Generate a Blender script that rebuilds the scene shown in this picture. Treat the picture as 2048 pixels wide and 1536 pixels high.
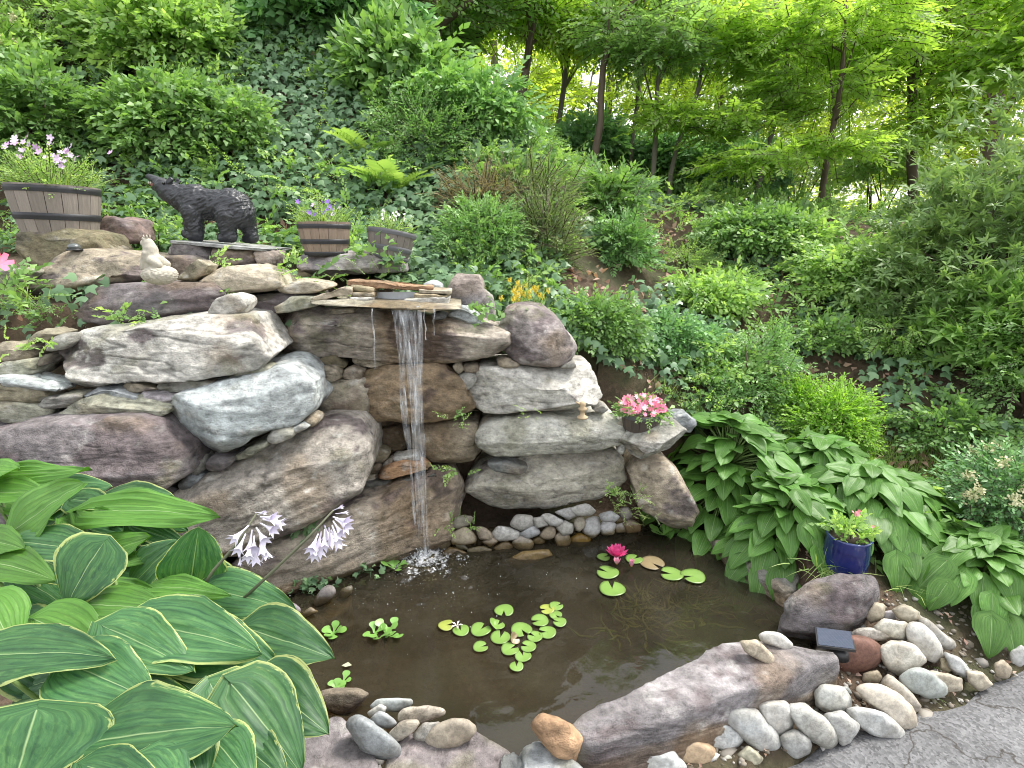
import bpy, bmesh, math, random
import numpy as np
from mathutils import Vector, Matrix

for _o in list(bpy.data.objects):
    bpy.data.objects.remove(_o)
scene = bpy.context.scene
COL = scene.collection
random.seed(7)
RNG = np.random.default_rng(11)

# ------------------------------------------------------------------ camera, sky, sun, exposure
PITCH = math.radians(14.7)
FPX = 1100.0                      # focal length in pixels of a 2048 wide frame
CAM_Z = 1.5
cam_data = bpy.data.cameras.new('camera')
cam_data.sensor_width = 36.0
cam_data.lens = 36.0 * FPX / 2048.0
cam_data.clip_start = 0.05
cam_data.clip_end = 500.0
cam = bpy.data.objects.new('camera', cam_data)
COL.objects.link(cam)
cam.location = (0, 0, CAM_Z)
cam.rotation_euler = (math.pi / 2 - PITCH, 0, 0)
scene.camera = cam

SUN_EL, SUN_AZ = math.radians(58), math.radians(66)     # azimuth from +Y towards +X (to the right)
world = bpy.data.worlds.new('World')
scene.world = world
world.use_nodes = True
wn, wl = world.node_tree.nodes, world.node_tree.links
bg = wn['Background']
sky = wn.new('ShaderNodeTexSky')
sky.sky_type = 'NISHITA'
sky.sun_disc = False
sky.sun_elevation = SUN_EL
sky.sun_rotation = SUN_AZ
sky.air_density = 1.0
sky.dust_density = 4.0
sky.ozone_density = 1.0
hs = wn.new('ShaderNodeHueSaturation')                   # thin white overcast
hs.inputs['Saturation'].default_value = 0.30
wl.new(sky.outputs[0], hs.inputs['Color'])
veil = wn.new('ShaderNodeMix'); veil.data_type = 'RGBA'        # even cloud veil over the whole sky
veil.inputs[0].default_value = 0.55
veil.inputs[7].default_value = (5.4, 5.5, 5.6, 1)
wl.new(hs.outputs[0], veil.inputs[6])
wl.new(veil.outputs[2], bg.inputs['Color'])
bg.inputs['Strength'].default_value = 0.15

sun_data = bpy.data.lights.new('sun', 'SUN')
sun_data.energy = 1.5
sun_data.angle = math.radians(14)
sun_data.color = (1.0, 0.95, 0.86)
sun = bpy.data.objects.new('sun', sun_data)
COL.objects.link(sun)
_d = Vector((math.sin(SUN_AZ) * math.cos(SUN_EL), math.cos(SUN_AZ) * math.cos(SUN_EL), math.sin(SUN_EL)))
sun.rotation_euler = _d.to_track_quat('Z', 'Y').to_euler()
sun.location = (6, 6, 12)

vs = scene.view_settings
vs.view_transform = 'Standard'
vs.look = 'None'
vs.exposure = 1.45
vs.gamma = 1.0
vs.use_curve_mapping = False
scene.cycles.max_bounces = 7
scene.cycles.diffuse_bounces = 4
scene.cycles.use_adaptive_sampling = True
scene.cycles.adaptive_threshold = 0.02
scene.cycles.glossy_bounces = 3
scene.cycles.transmission_bounces = 6
scene.cycles.transparent_max_bounces = 12
scene.cycles.filter_width = 1.0
scene.cycles.caustics_reflective = False
scene.cycles.caustics_refractive = False

# ------------------------------------------------------------------ pixel <-> place
CP, SP = math.cos(PITCH), math.sin(PITCH)
FWD = np.array([0, CP, -SP]); UP = np.array([0, SP, CP]); RIGHT = np.array([1.0, 0, 0])
CAM = np.array([0, 0, CAM_Z])
def ray(px, py):
    return FWD + RIGHT * ((px - 1024) / FPX) - UP * ((py - 768) / FPX)
def PY(px, py, Y):
    r = ray(px, py); return CAM + r * (Y / r[1])
def PZ(px, py, z):
    r = ray(px, py); return CAM + r * ((z - CAM_Z) / r[2])
def PC(px, py, zc):
    return CAM + ray(px, py) * zc
def project(P):
    P = np.asarray(P, float); rel = P - CAM
    zc = rel @ FWD; zs = np.where(np.abs(zc) < 1e-6, 1e-6, zc)
    return 1024 + FPX * (rel @ RIGHT) / zs, 768 - FPX * (rel @ UP) / zs, zc
# survey sheets: measured on enlarged details, (offset x, offset y, scale) -> pixels
SH = {'P': (0, 0, 1.0), 'A': (0, 250, 700 / 2048), 'B': (500, 450, 750 / 2048), 'C': (0, 650, 700 / 2048),
      'D': (0, 880, 700 / 1639), 'E': (550, 1000, 700 / 2006), 'F': (1150, 1000, 898 / 2048),
      'G': (1150, 650, 898 / 2048), 'H': (800, 0, 1248 / 2048)}
def px(s, x, y):
    o = SH[s]; return o[0] + x * o[2], o[1] + y * o[2]

# ------------------------------------------------------------------ noise
_PERM = RNG.permutation(256); _PERM = np.concatenate([_PERM, _PERM, _PERM])
_VAL = RNG.random(256) * 2 - 1
def vnoise(p):
    p = np.asarray(p, float); i = np.floor(p).astype(int); f = p - i
    u = f * f * f * (f * (f * 6 - 15) + 10); i &= 255
    def h(dx, dy, dz):
        return _VAL[_PERM[_PERM[_PERM[(i[:, 0] + dx) & 255] + ((i[:, 1] + dy) & 255)] + ((i[:, 2] + dz) & 255)]]
    def lp(a, b, t): return a + (b - a) * t
    x0 = lp(lp(h(0,0,0), h(1,0,0), u[:,0]), lp(h(0,1,0), h(1,1,0), u[:,0]), u[:,1])
    x1 = lp(lp(h(0,0,1), h(1,0,1), u[:,0]), lp(h(0,1,1), h(1,1,1), u[:,0]), u[:,1])
    return lp(x0, x1, u[:, 2])
def fbm(p, oct=4, gain=0.5):
    p = np.asarray(p, float); a, s, t = 1.0, 0.0, 0.0
    for k in range(oct):
        s = s + a * vnoise(p * (2.03 ** k) + 17.3 * k); t += a; a *= gain
    return s / t
def noise2(x, y, f, oct=3, seed=0.0):
    x = np.asarray(x, float); y = np.asarray(y, float); sh = np.broadcast(x, y).shape
    x = np.broadcast_to(x, sh).ravel(); y = np.broadcast_to(y, sh).ravel()
    return fbm(np.stack([x * f + seed, y * f - seed, np.full(x.shape, seed * 1.7 + .5)], 1), oct).reshape(sh)

# ------------------------------------------------------------------ objects
def link(o, parent=None):
    COL.objects.link(o)
    if parent is not None: o.parent = parent
    return o
def tag(o, label=None, cat=None, group=None, kind=None):
    if label: o['label'] = label
    if cat: o['category'] = cat
    if group: o['group'] = group
    if kind: o['kind'] = kind
    return o
def empty(name, loc, label, cat, group=None):
    o = bpy.data.objects.new(name, None); o.empty_display_size = 0.05
    o.location = tuple(loc); link(o)
    return tag(o, label, cat, group)
def mesh_from(name, V, F, rnd=None, uv=None, smooth=True, extra=None, col=None):
    V = np.asarray(V, np.float32); me = bpy.data.meshes.new(name)
    if isinstance(F, np.ndarray):
        n, k = F.shape
        me.vertices.add(len(V)); me.vertices.foreach_set('co', V.ravel())
        me.loops.add(n * k); me.loops.foreach_set('vertex_index', F.astype(np.int32).ravel())
        me.polygons.add(n); me.polygons.foreach_set('loop_start', np.arange(0, n * k, k, dtype=np.int32))
        me.polygons.foreach_set('loop_total', np.full(n, k, np.int32))
        me.update(calc_edges=True)
    else:
        me.from_pydata([tuple(map(float, v)) for v in V], [], [tuple(int(i) for i in f) for f in F]); me.update()
    for nm, arr in (('rnd', rnd),) + tuple((extra or {}).items()):
        if arr is not None:
            a = me.attributes.new(nm, 'FLOAT', 'POINT'); a.data.foreach_set('value', np.asarray(arr, np.float32))
    if col is not None:
        a = me.attributes.new('stone_colour', 'FLOAT_COLOR', 'POINT'); a.data.foreach_set('color', np.concatenate([col, np.ones((len(col), 1))], 1).astype(np.float32).ravel())
    if uv is not None:
        a = me.attributes.new('leafuv', 'FLOAT_VECTOR', 'POINT')
        a.data.foreach_set('vector', np.asarray(uv, np.float32).ravel())
    if smooth:
        me.polygons.foreach_set('use_smooth', np.ones(len(me.polygons), bool))
    return me
def mobj(name, me, mat=None, parent=None, loc=None):
    if mat is not None and not me.materials: me.materials.append(mat)
    o = bpy.data.objects.new(name, me); link(o, parent)
    if loc is not None: o.location = tuple(float(c) for c in loc)
    return o
class MB:
    """collects shapes for one mesh"""
    def __init__(s): s.v = []; s.f = []
    def add(s, V, F):
        n = len(s.v); s.v += [tuple(map(float, v)) for v in V]; s.f += [tuple(i + n for i in f) for f in F]; return s
    def box(s, c, size, R=None):
        c = np.array(c, float); h = np.array(size, float) / 2
        V = np.array([(x, y, z) for x in (-1, 1) for y in (-1, 1) for z in (-1, 1)]) * h
        if R is not None: V = V @ np.array(R).T
        return s.add(V + c, [(0, 1, 3, 2), (4, 6, 7, 5), (0, 4, 5, 1), (2, 3, 7, 6), (0, 2, 6, 4), (1, 5, 7, 3)])
    def tube(s, pts, rad, n=6, cap=True):
        pts = np.array(pts, float); k = len(pts)
        rad = np.full(k, rad, float) if np.isscalar(rad) else np.array(rad, float)
        V = []; ref = None
        for i in range(k):
            t = pts[min(i + 1, k - 1)] - pts[max(i - 1, 0)]; t = t / (np.linalg.norm(t) + 1e-9)
            if ref is None: ref = np.array([1.0, 0, 0]) if abs(t[0]) < .8 else np.array([0, 1.0, 0])
            a = ref - t * (ref @ t); a /= np.linalg.norm(a); b = np.cross(t, a); ref = a
            for j in range(n):
                w = 2 * math.pi * j / n; V.append(pts[i] + rad[i] * (a * math.cos(w) + b * math.sin(w)))
        F = [(i * n + j, i * n + (j + 1) % n, (i + 1) * n + (j + 1) % n, (i + 1) * n + j) for i in range(k - 1) for j in range(n)]
        if cap: F += [tuple(range(n - 1, -1, -1)), tuple((k - 1) * n + j for j in range(n))]
        return s.add(V, F)
    def lathe(s, prof, n=24, c=(0, 0, 0), closed=False):
        V = []; k = len(prof)
        for r, z in prof:
            for j in range(n):
                w = 2 * math.pi * j / n; V.append((c[0] + r * math.cos(w), c[1] + r * math.sin(w), c[2] + z))
        F = [(i * n + j, i * n + (j + 1) % n, (i + 1) * n + (j + 1) % n, (i + 1) * n + j) for i in range(k - 1) for j in range(n)]
        if not closed:
            F += [tuple(range(n - 1, -1, -1)), tuple((k - 1) * n + j for j in range(n))]
        return s.add(V, F)
    def build(s, name, mat, parent=None, loc=None, smooth=True):
        return mobj(name, mesh_from(name, s.v, s.f, smooth=smooth), mat, parent, loc)

# ------------------------------------------------------------------ materials
def newmat(name):
    m = bpy.data.materials.new(name); m.use_nodes = True
    nt = m.node_tree; return m, nt.nodes, nt.links, nt.nodes['Principled BSDF'], nt.nodes['Material Output']
def N(nodes, t, **kw):
    n = nodes.new(t)
    for k, v in kw.items():
        if k in ('operation', 'blend_type', 'data_type', 'noise_dimensions', 'feature', 'attribute_name', 'attribute_type', 'vector_type', 'bands_direction', 'wave_type', 'clamp'): setattr(n, k, v)
        else: n.inputs[k].default_value = v
    return n
def ramp(nodes, stops, interp='LINEAR'):
    r = nodes.new('ShaderNodeValToRGB'); r.color_ramp.interpolation = interp
    e = r.color_ramp.elements
    while len(e) < len(stops): e.new(0.5)
    for el, (p, c) in zip(e, stops):
        el.position = p; el.color = (c[0], c[1], c[2], 1) if not np.isscalar(c) else (c, c, c, 1)
    return r
def mixc(nodes, links, fac, a, b, blend='MIX'):
    m = nodes.new('ShaderNodeMix'); m.data_type = 'RGBA'; m.blend_type = blend
    for sock, val in ((m.inputs[0], fac), (m.inputs[6], a), (m.inputs[7], b)):
        if hasattr(val, 'is_output') or isinstance(val, bpy.types.NodeSocket): links.new(val, sock)
        elif np.isscalar(val): sock.default_value = val
        else: sock.default_value = (val[0], val[1], val[2], 1)
    return m.outputs[2]
def plain(name, col, rough=0.6, metal=0.0, var=0.15, scale=8.0, bump=0.0, coat=0.0, stretch=(1, 1, 1)):
    m, n, l, b, o = newmat(name)
    tc = n.new('ShaderNodeTexCoord'); mp = n.new('ShaderNodeMapping'); mp.inputs['Scale'].default_value = stretch
    l.new(tc.outputs['Object'], mp.inputs['Vector'])
    t = N(n, 'ShaderNodeTexNoise', Scale=scale, Detail=5.0, Roughness=0.6); l.new(mp.outputs[0], t.inputs['Vector'])
    c = mixc(n, l, t.outputs['Fac'], [x * (1 - var) for x in col], [min(1, x * (1 + var)) for x in col])
    l.new(c, b.inputs['Base Color']); b.inputs['Roughness'].default_value = rough; b.inputs['Metallic'].default_value = metal
    b.inputs['Coat Weight'].default_value = coat
    if bump:
        bp = N(n, 'ShaderNodeBump', Strength=bump, Distance=0.01); l.new(t.outputs['Fac'], bp.inputs['Height']); l.new(bp.outputs[0], b.inputs['Normal'])
    return m
def leafmat(name, dark, mid, light, trans=0.35, rough=0.45, stem=(0.07, 0.05, 0.03), spec=0.4):
    """leaf colour picked leaf by leaf from the 'rnd' attribute; stems carry rnd < 0"""
    m, n, l, b, o = newmat(name)
    at = N(n, 'ShaderNodeAttribute', attribute_name='rnd')
    r = ramp(n, [(0.0, dark), (0.45, mid), (1.0, light)]); l.new(at.outputs['Fac'], r.inputs['Fac'])
    lt = N(n, 'ShaderNodeMath', operation='LESS_THAN'); lt.inputs[1].default_value = -0.5; l.new(at.outputs['Fac'], lt.inputs[0])
    hv = N(n, 'ShaderNodeHueSaturation', Saturation=0.86, Value=1.14); l.new(r.outputs['Color'], hv.inputs['Color'])
    col = mixc(n, l, lt.outputs[0], hv.outputs[0], stem)
    l.new(col, b.inputs['Base Color']); b.inputs['Roughness'].default_value = rough; b.inputs['Specular IOR Level'].default_value = spec
    tr = n.new('ShaderNodeBsdfTranslucent')
    tc = mixc(n, l, 0.6, col, (1.0, 0.97, 0.45), 'MULTIPLY'); 
    br = N(n, 'ShaderNodeHueSaturation', Saturation=1.1, Value=1.9); l.new(tc, br.inputs['Color']); l.new(br.outputs[0], tr.inputs['Color'])
    mx = n.new('ShaderNodeMixShader'); 
    f = N(n, 'ShaderNodeMath', operation='MULTIPLY_ADD'); f.inputs[1].default_value = -trans; f.inputs[2].default_value = trans; l.new(lt.outputs[0], f.inputs[0])
    l.new(f.outputs[0], mx.inputs[0]); l.new(b.outputs[0], mx.inputs[1]); l.new(tr.outputs[0], mx.inputs[2]); l.new(mx.outputs[0], o.inputs['Surface'])
    return m

def rock_material():
    """colour comes with the stone (vertex colours: beds, crust, stains); the shader adds grain, specks and relief"""
    m, n, l, b, o = newmat('rock')
    oi = n.new('ShaderNodeObjectInfo'); tc = n.new('ShaderNodeTexCoord')
    off = N(n, 'ShaderNodeVectorMath', operation='SCALE'); off.inputs[0].default_value = (31.0, 17.0, 23.0); l.new(oi.outputs['Random'], off.inputs['Scale'])
    pos = N(n, 'ShaderNodeVectorMath', operation='ADD'); l.new(tc.outputs['Object'], pos.inputs[0]); l.new(off.outputs[0], pos.inputs[1])
    mp = n.new('ShaderNodeMapping'); mp.inputs['Scale'].default_value = (1.0, 1.0, 1.5); mp.inputs['Rotation'].default_value = (0.15, 0.3, 0); l.new(pos.outputs[0], mp.inputs['Vector'])
    ca = N(n, 'ShaderNodeAttribute', attribute_name='stone_colour')
    g = N(n, 'ShaderNodeTexNoise', Scale=30.0, Detail=5.0, Roughness=0.76); l.new(mp.outputs[0], g.inputs['Vector'])
    r = ramp(n, [(0.28, 0.38), (0.44, 0.86), (0.56, 1.12), (0.66, 1.35), (0.71, 1.9)]); l.new(g.outputs['Fac'], r.inputs['Fac'])
    c = mixc(n, l, 1.0, ca.outputs['Color'], r.outputs['Color'], 'MULTIPLY')
    at = N(n, 'ShaderNodeAttribute', attribute_name='wet')
    c = mixc(n, l, at.outputs['Fac'], c, mixc(n, l, 1.0, c, (0.70, 0.60, 0.48), 'MULTIPLY'))
    l.new(c, b.inputs['Base Color'])
    rr = n.new('ShaderNodeMapRange'); rr.inputs[3].default_value = 0.85; rr.inputs[4].default_value = 0.35; l.new(at.outputs['Fac'], rr.inputs[0]); l.new(rr.outputs[0], b.inputs['Roughness'])
    b.inputs['Specular IOR Level'].default_value = 0.3
    bp = N(n, 'ShaderNodeBump', Strength=0.75, Distance=0.018); l.new(g.outputs['Fac'], bp.inputs['Height']); l.new(bp.outputs[0], b.inputs['Normal'])
    return m
def pebble_material():
    m, n, l, b, o = newmat('river_stone')
    oi = n.new('ShaderNodeObjectInfo'); tc = n.new('ShaderNodeTexCoord')
    off = N(n, 'ShaderNodeVectorMath', operation='SCALE'); off.inputs[0].default_value = (31.0, 17.0, 23.0); l.new(oi.outputs['Random'], off.inputs['Scale'])
    pos = N(n, 'ShaderNodeVectorMath', operation='ADD'); l.new(tc.outputs['Object'], pos.inputs[0]); l.new(off.outputs[0], pos.inputs[1])
    rot = n.new('ShaderNodeMapping'); rot.inputs['Scale'].default_value = (6.0, 2.0, 9.0); rot.inputs['Rotation'].default_value = (0.5, 0.4, 0.3); l.new(pos.outputs[0], rot.inputs['Vector'])
    def noise(scale, detail, rough, dist, src):
        t = N(n, 'ShaderNodeTexNoise', Scale=scale, Detail=detail, Roughness=rough, Distortion=dist); l.new(src, t.inputs['Vector']); return t.outputs['Fac']
    v = noise(3.0, 4, 0.65, 1.4, rot.outputs[0]); f = noise(60, 3, 0.7, 0, pos.outputs[0]); g = noise(9, 2, 0.6, 0, pos.outputs[0])
    r = ramp(n, [(0.36, 0.62), (0.47, 1.0), (0.53, 1.08), (0.60, 0.70), (0.66, 1.1)]); l.new(v, r.inputs['Fac'])
    k = mixc(n, l, oi.outputs['Alpha'], (1, 1, 1), r.outputs['Color'])
    c = mixc(n, l, 1.0, oi.outputs['Color'], k, 'MULTIPLY')
    r2 = ramp(n, [(0.35, (0.75, 0.72, 0.68)), (0.65, (1.12, 1.12, 1.12))]); l.new(g, r2.inputs['Fac'])
    c = mixc(n, l, 1.0, c, r2.outputs['Color'], 'MULTIPLY')
    r3 = ramp(n, [(0.35, 0.74), (0.6, 1.1)]); l.new(f, r3.inputs['Fac']); c = mixc(n, l, 1.0, c, r3.outputs['Color'], 'MULTIPLY')
    at = N(n, 'ShaderNodeAttribute', attribute_name='wet')
    c = mixc(n, l, at.outputs['Fac'], c, mixc(n, l, 1.0, c, (0.45, 0.38, 0.24), 'MULTIPLY'))
    l.new(c, b.inputs['Base Color']); 
    rr = n.new('ShaderNodeMapRange'); rr.inputs[3].default_value = 0.68; rr.inputs[4].default_value = 0.22; l.new(at.outputs['Fac'], rr.inputs[0]); l.new(rr.outputs[0], b.inputs['Roughness'])
    b.inputs['Specular IOR Level'].default_value = 0.35
    bp = N(n, 'ShaderNodeBump', Strength=0.3, Distance=0.006); l.new(f, bp.inputs['Height']); l.new(bp.outputs[0], b.inputs['Normal'])
    return m
ROCK = rock_material()
PEBBLE = pebble_material()

# ================================================================== THE SETTING
def poly_sd(poly, x, y):
    """signed distance (negative inside) to a polygon, vectorised"""
    poly = np.asarray(poly, float); d = np.full(x.shape, 1e9); ins = np.zeros(x.shape, bool)
    for i in range(len(poly)):
        a, b = poly[i], poly[(i + 1) % len(poly)]
        e = b - a; wx, wy = x - a[0], y - a[1]
        t = np.clip((wx * e[0] + wy * e[1]) / (e @ e), 0, 1)
        d = np.minimum(d, np.hypot(wx - t * e[0], wy - t * e[1]))
        c = ((a[1] > y) != (b[1] > y)) & (x < (b[0] - a[0]) * (y - a[1]) / (b[1] - a[1] + 1e-12) + a[0])
        ins ^= c
    return np.where(ins, -d, d)
POND = np.array([PZ(a, b, 0)[:2] for a, b in [(590, 1240), (640, 1180), (760, 1140), (870, 1092), (1000, 1070), (1150, 1075), (1300, 1052),
        (1420, 1066), (1490, 1130), (1575, 1240), (1565, 1285), (1460, 1285), (1150, 1432), (1080, 1500), (1020, 1500), (930, 1440), (760, 1400), (640, 1380), (550, 1330)]])
def interp(x, xs, ys): return np.interp(x, xs, ys)
WX = [-6, -3, -2, -1.2, -0.9, -0.35, 0, 0.5, 0.9, 1.0]
WY = [1.5, 1.85, 2.0, 2.12, 2.2, 2.5, 2.6, 2.65, 2.65, 2.65]
def terrain(x, y):
    x = np.asarray(x, float); y = np.asarray(y, float)
    toe = interp(x, [-8, -4, -1.5, -0.6, 0, 0.5, 1.0, 1.8, 2.5, 3.5, 5, 9], [3.2, 3.55, 3.75, 3.6, 3.25, 3.15, 3.1, 2.95, 2.5, 2.0, 1.4, 1.0])
    base = interp(x, [-8, -1.5, -0.9, -0.45, 0, 0.5, 1.0, 1.5, 2.5, 5], [1.5, 1.46, 1.40, 1.28, 1.1, 0.85, 0.52, 0.34, 0.16, 0.08])
    slope = interp(x, [-8, -1.5, -0.5, 0.5, 1.5, 3, 6], [1.15, 1.1, 0.85, 0.68, 0.62, 0.6, 0.5])
    cap = interp(x, [-8, -3, -2, -1.5, -0.1, 1.0, 2.8, 5, 9], [6.0, 4.7, 3.8, 3.25, 2.5, 2.05, 1.75, 1.5, 1.2])
    hill = base + np.maximum(0, y - toe) * slope
    k = 0.25
    hill = -k * np.log(np.exp(-np.minimum(hill, 20) / k) + np.exp(-cap / k))        # soft cap at the ridge
    hill = hill + 0.07 * noise2(x, y, 1.3, 3, 3.0) * np.clip((y - toe) * 2, 0, 1) - 0.02 * np.maximum(0, y - 9)
    wy = interp(x, WX, WY)
    top = interp(x, [-6, -1.2, -0.8, -0.2, 0.15, 0.4, 0.7, 0.95], [1.2, 1.22, 1.16, 1.12, 0.9, 0.7, 0.48, 0.3])
    back = np.clip((y - wy - 0.60) / np.maximum(0.05, toe - wy - 0.60), 0, 1)
    shelf = top + (base - top) * back
    sp = poly_sd(POND, x.ravel(), y.ravel()).reshape(x.shape)
    low = interp(np.minimum(sp, 0.4), [-0.5, -0.25, -0.08, 0.05, 0.12], [-0.42, -0.34, -0.18, -0.07, -0.05])
    low = low + np.clip((-0.75 - x) * 0.6, 0, 0.12) * np.clip((sp - 0.12) * 6, 0, 1)
    ramp_ = np.clip((y - wy - 0.34) / 0.2, 0, 1)
    walled = np.where(y > toe, hill, low + (shelf - low) * ramp_)
    s = y - 1.376 - 0.348 * (x - 0.9)                                                # distance past the edge of the path
    toe_s = np.maximum(0.6, toe - 1.376 - 0.348 * (x - 0.9))
    right = np.where(s < 0.02, -0.095, np.where(s < 0.45, -0.095 + (s - 0.02) / 0.43 * 0.2, 0.105 + (base - 0.105) * np.clip((s - 0.45) / np.maximum(0.1, toe_s - 0.45), 0, 1)))
    right = np.where(y > toe, hill, right)
    right = np.where(sp < 0.12, np.minimum(right, low), right)
    w = np.clip((x - 0.85) / 0.2, 0, 1)
    z = walled * (1 - w) + right * w
    z = np.where((s < 0.02) & (x > 0.35) & (sp > 0.1) , np.minimum(z, -0.095), z)
    return z + 0.012 * noise2(x, y, 6.0, 3, 9.0) * np.where(s < 0.05, 0, 1)
def T1(x, y): return float(terrain(np.array([x]), np.array([y]))[0])

def grid_mesh(name, xs, ys, zf, keep=None, extra=None):
    X, Y = np.meshgrid(xs, ys); Z = zf(X, Y); nx, ny = len(xs), len(ys)
    V = np.stack([X.ravel(), Y.ravel(), Z.ravel()], 1)
    i = np.arange((nx) * (ny)).reshape(ny, nx)
    F = np.stack([i[:-1, :-1].ravel(), i[:-1, 1:].ravel(), i[1:, 1:].ravel(), i[1:, :-1].ravel()], 1)
    if keep is not None:
        kv = keep(X, Y).ravel(); F = F[kv[F].all(1)]
        used = np.unique(F); m = np.full(len(V), -1); m[used] = np.arange(len(used)); V = V[used]; F = m[F]
    return V, F
def soil_material():
    m, n, l, b, o = newmat('leaf_litter_soil')
    tc = n.new('ShaderNodeTexCoord')
    a = N(n, 'ShaderNodeTexNoise', Scale=2.0, Detail=6.0); f = N(n, 'ShaderNodeTexNoise', Scale=45.0, Detail=6.0, Roughness=0.7)
    v = N(n, 'ShaderNodeTexVoronoi', Scale=38.0)
    for t in (a, f, v): l.new(tc.outputs['Object'], t.inputs['Vector'])
    c = mixc(n, l, v.outputs['Color'], (0.075, 0.05, 0.032), (0.2, 0.135, 0.09))
    c = mixc(n, l, f.outputs['Fac'], (0.05, 0.035, 0.022), c)
    g = ramp(n, [(0.48, 0.0), (0.6, 0.6)]); l.new(a.outputs['Fac'], g.inputs['Fac'])
    c = mixc(n, l, g.outputs['Color'], c, (0.05, 0.07, 0.025))
    l.new(c, b.inputs['Base Color']); b.inputs['Roughness'].default_value = 0.95
    bp = N(n, 'ShaderNodeBump', Strength=0.8, Distance=0.02); l.new(f.outputs['Fac'], bp.inputs['Height']); l.new(bp.outputs[0], b.inputs['Normal'])
    return m
SOIL = soil_material()
xs = np.concatenate([np.linspace(-60, -9, 10), np.linspace(-8, -2.6, 28), np.arange(-2.5, 3.01, 0.045), np.linspace(3.2, 10, 30), np.linspace(12, 60, 10)])
ys = np.concatenate([np.linspace(-30, -1, 8), np.linspace(-0.5, 0.9, 8), np.arange(0.95, 3.6, 0.04), np.arange(3.65, 8, 0.11), np.linspace(8.2, 20, 24), np.linspace(24, 90, 10)])
V, F = grid_mesh('hillside', xs, ys, terrain)
tag(mobj('hillside', mesh_from('hillside', V, F), SOIL), kind='structure')

# ---- asphalt path
def asphalt_material():
    m, n, l, b, o = newmat('asphalt')
    tc = n.new('ShaderNodeTexCoord')
    v = N(n, 'ShaderNodeTexVoronoi', Scale=130.0); f = N(n, 'ShaderNodeTexNoise', Scale=6.0, Detail=6.0); e = N(n, 'ShaderNodeTexVoronoi', feature='DISTANCE_TO_EDGE', Scale=1.1)
    w = N(n, 'ShaderNodeTexNoise', Scale=4.0, Detail=5.0); l.new(tc.outputs['Object'], w.inputs['Vector'])
    wv = N(n, 'ShaderNodeVectorMath', operation='MULTIPLY_ADD'); l.new(w.outputs['Color'], wv.inputs[0]); wv.inputs[1].default_value = (.5, .5, .5); l.new(tc.outputs['Object'], wv.inputs[2]); l.new(wv.outputs[0], e.inputs['Vector'])
    for t in (v, f): l.new(tc.outputs['Object'], t.inputs['Vector'])
    c = mixc(n, l, v.outputs['Color'], (0.06, 0.06, 0.063), (0.20, 0.20, 0.207))
    r = ramp(n, [(0.35, 0.75), (0.65, 1.15)]); l.new(f.outputs['Fac'], r.inputs['Fac']); c = mixc(n, l, 1.0, c, r.outputs['Color'], 'MULTIPLY')
    k = ramp(n, [(0.0, 1.0), (0.008, 0.0)]); l.new(e.outputs['Distance'], k.inputs['Fac']); c = mixc(n, l, k.outputs['Color'], c, (0.035, 0.03, 0.025))
    l.new(c, b.inputs['Base Color']); b.inputs['Roughness'].default_value = 0.85
    bp = N(n, 'ShaderNodeBump', Strength=0.3, Distance=0.004); l.new(v.outputs['Distance'], bp.inputs['Height']); l.new(bp.outputs[0], b.inputs['Normal'])
    return m
xs = np.linspace(0.3, 8, 90); ss = np.linspace(0, 1, 12)
Vp = []; 
for x in xs:
    edge = 1.376 + 0.348 * (x - 0.9) + 0.02 * math.sin(x * 7) + 0.012 * math.sin(x * 19)
    for s in ss:
        yy = edge + (-6 - edge) * s ** 2
        Vp.append((x, yy, -0.07 - 0.018 * (1 - min(1, s * 9)) ** 2))
k = len(ss); Fp = np.array([(i * k + j, i * k + j + 1, (i + 1) * k + j + 1, (i + 1) * k + j) for i in range(len(xs) - 1) for j in range(k - 1)])[:, ::-1]
tag(mobj('path', mesh_from('path', Vp, Fp), asphalt_material()), kind='structure')

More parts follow.
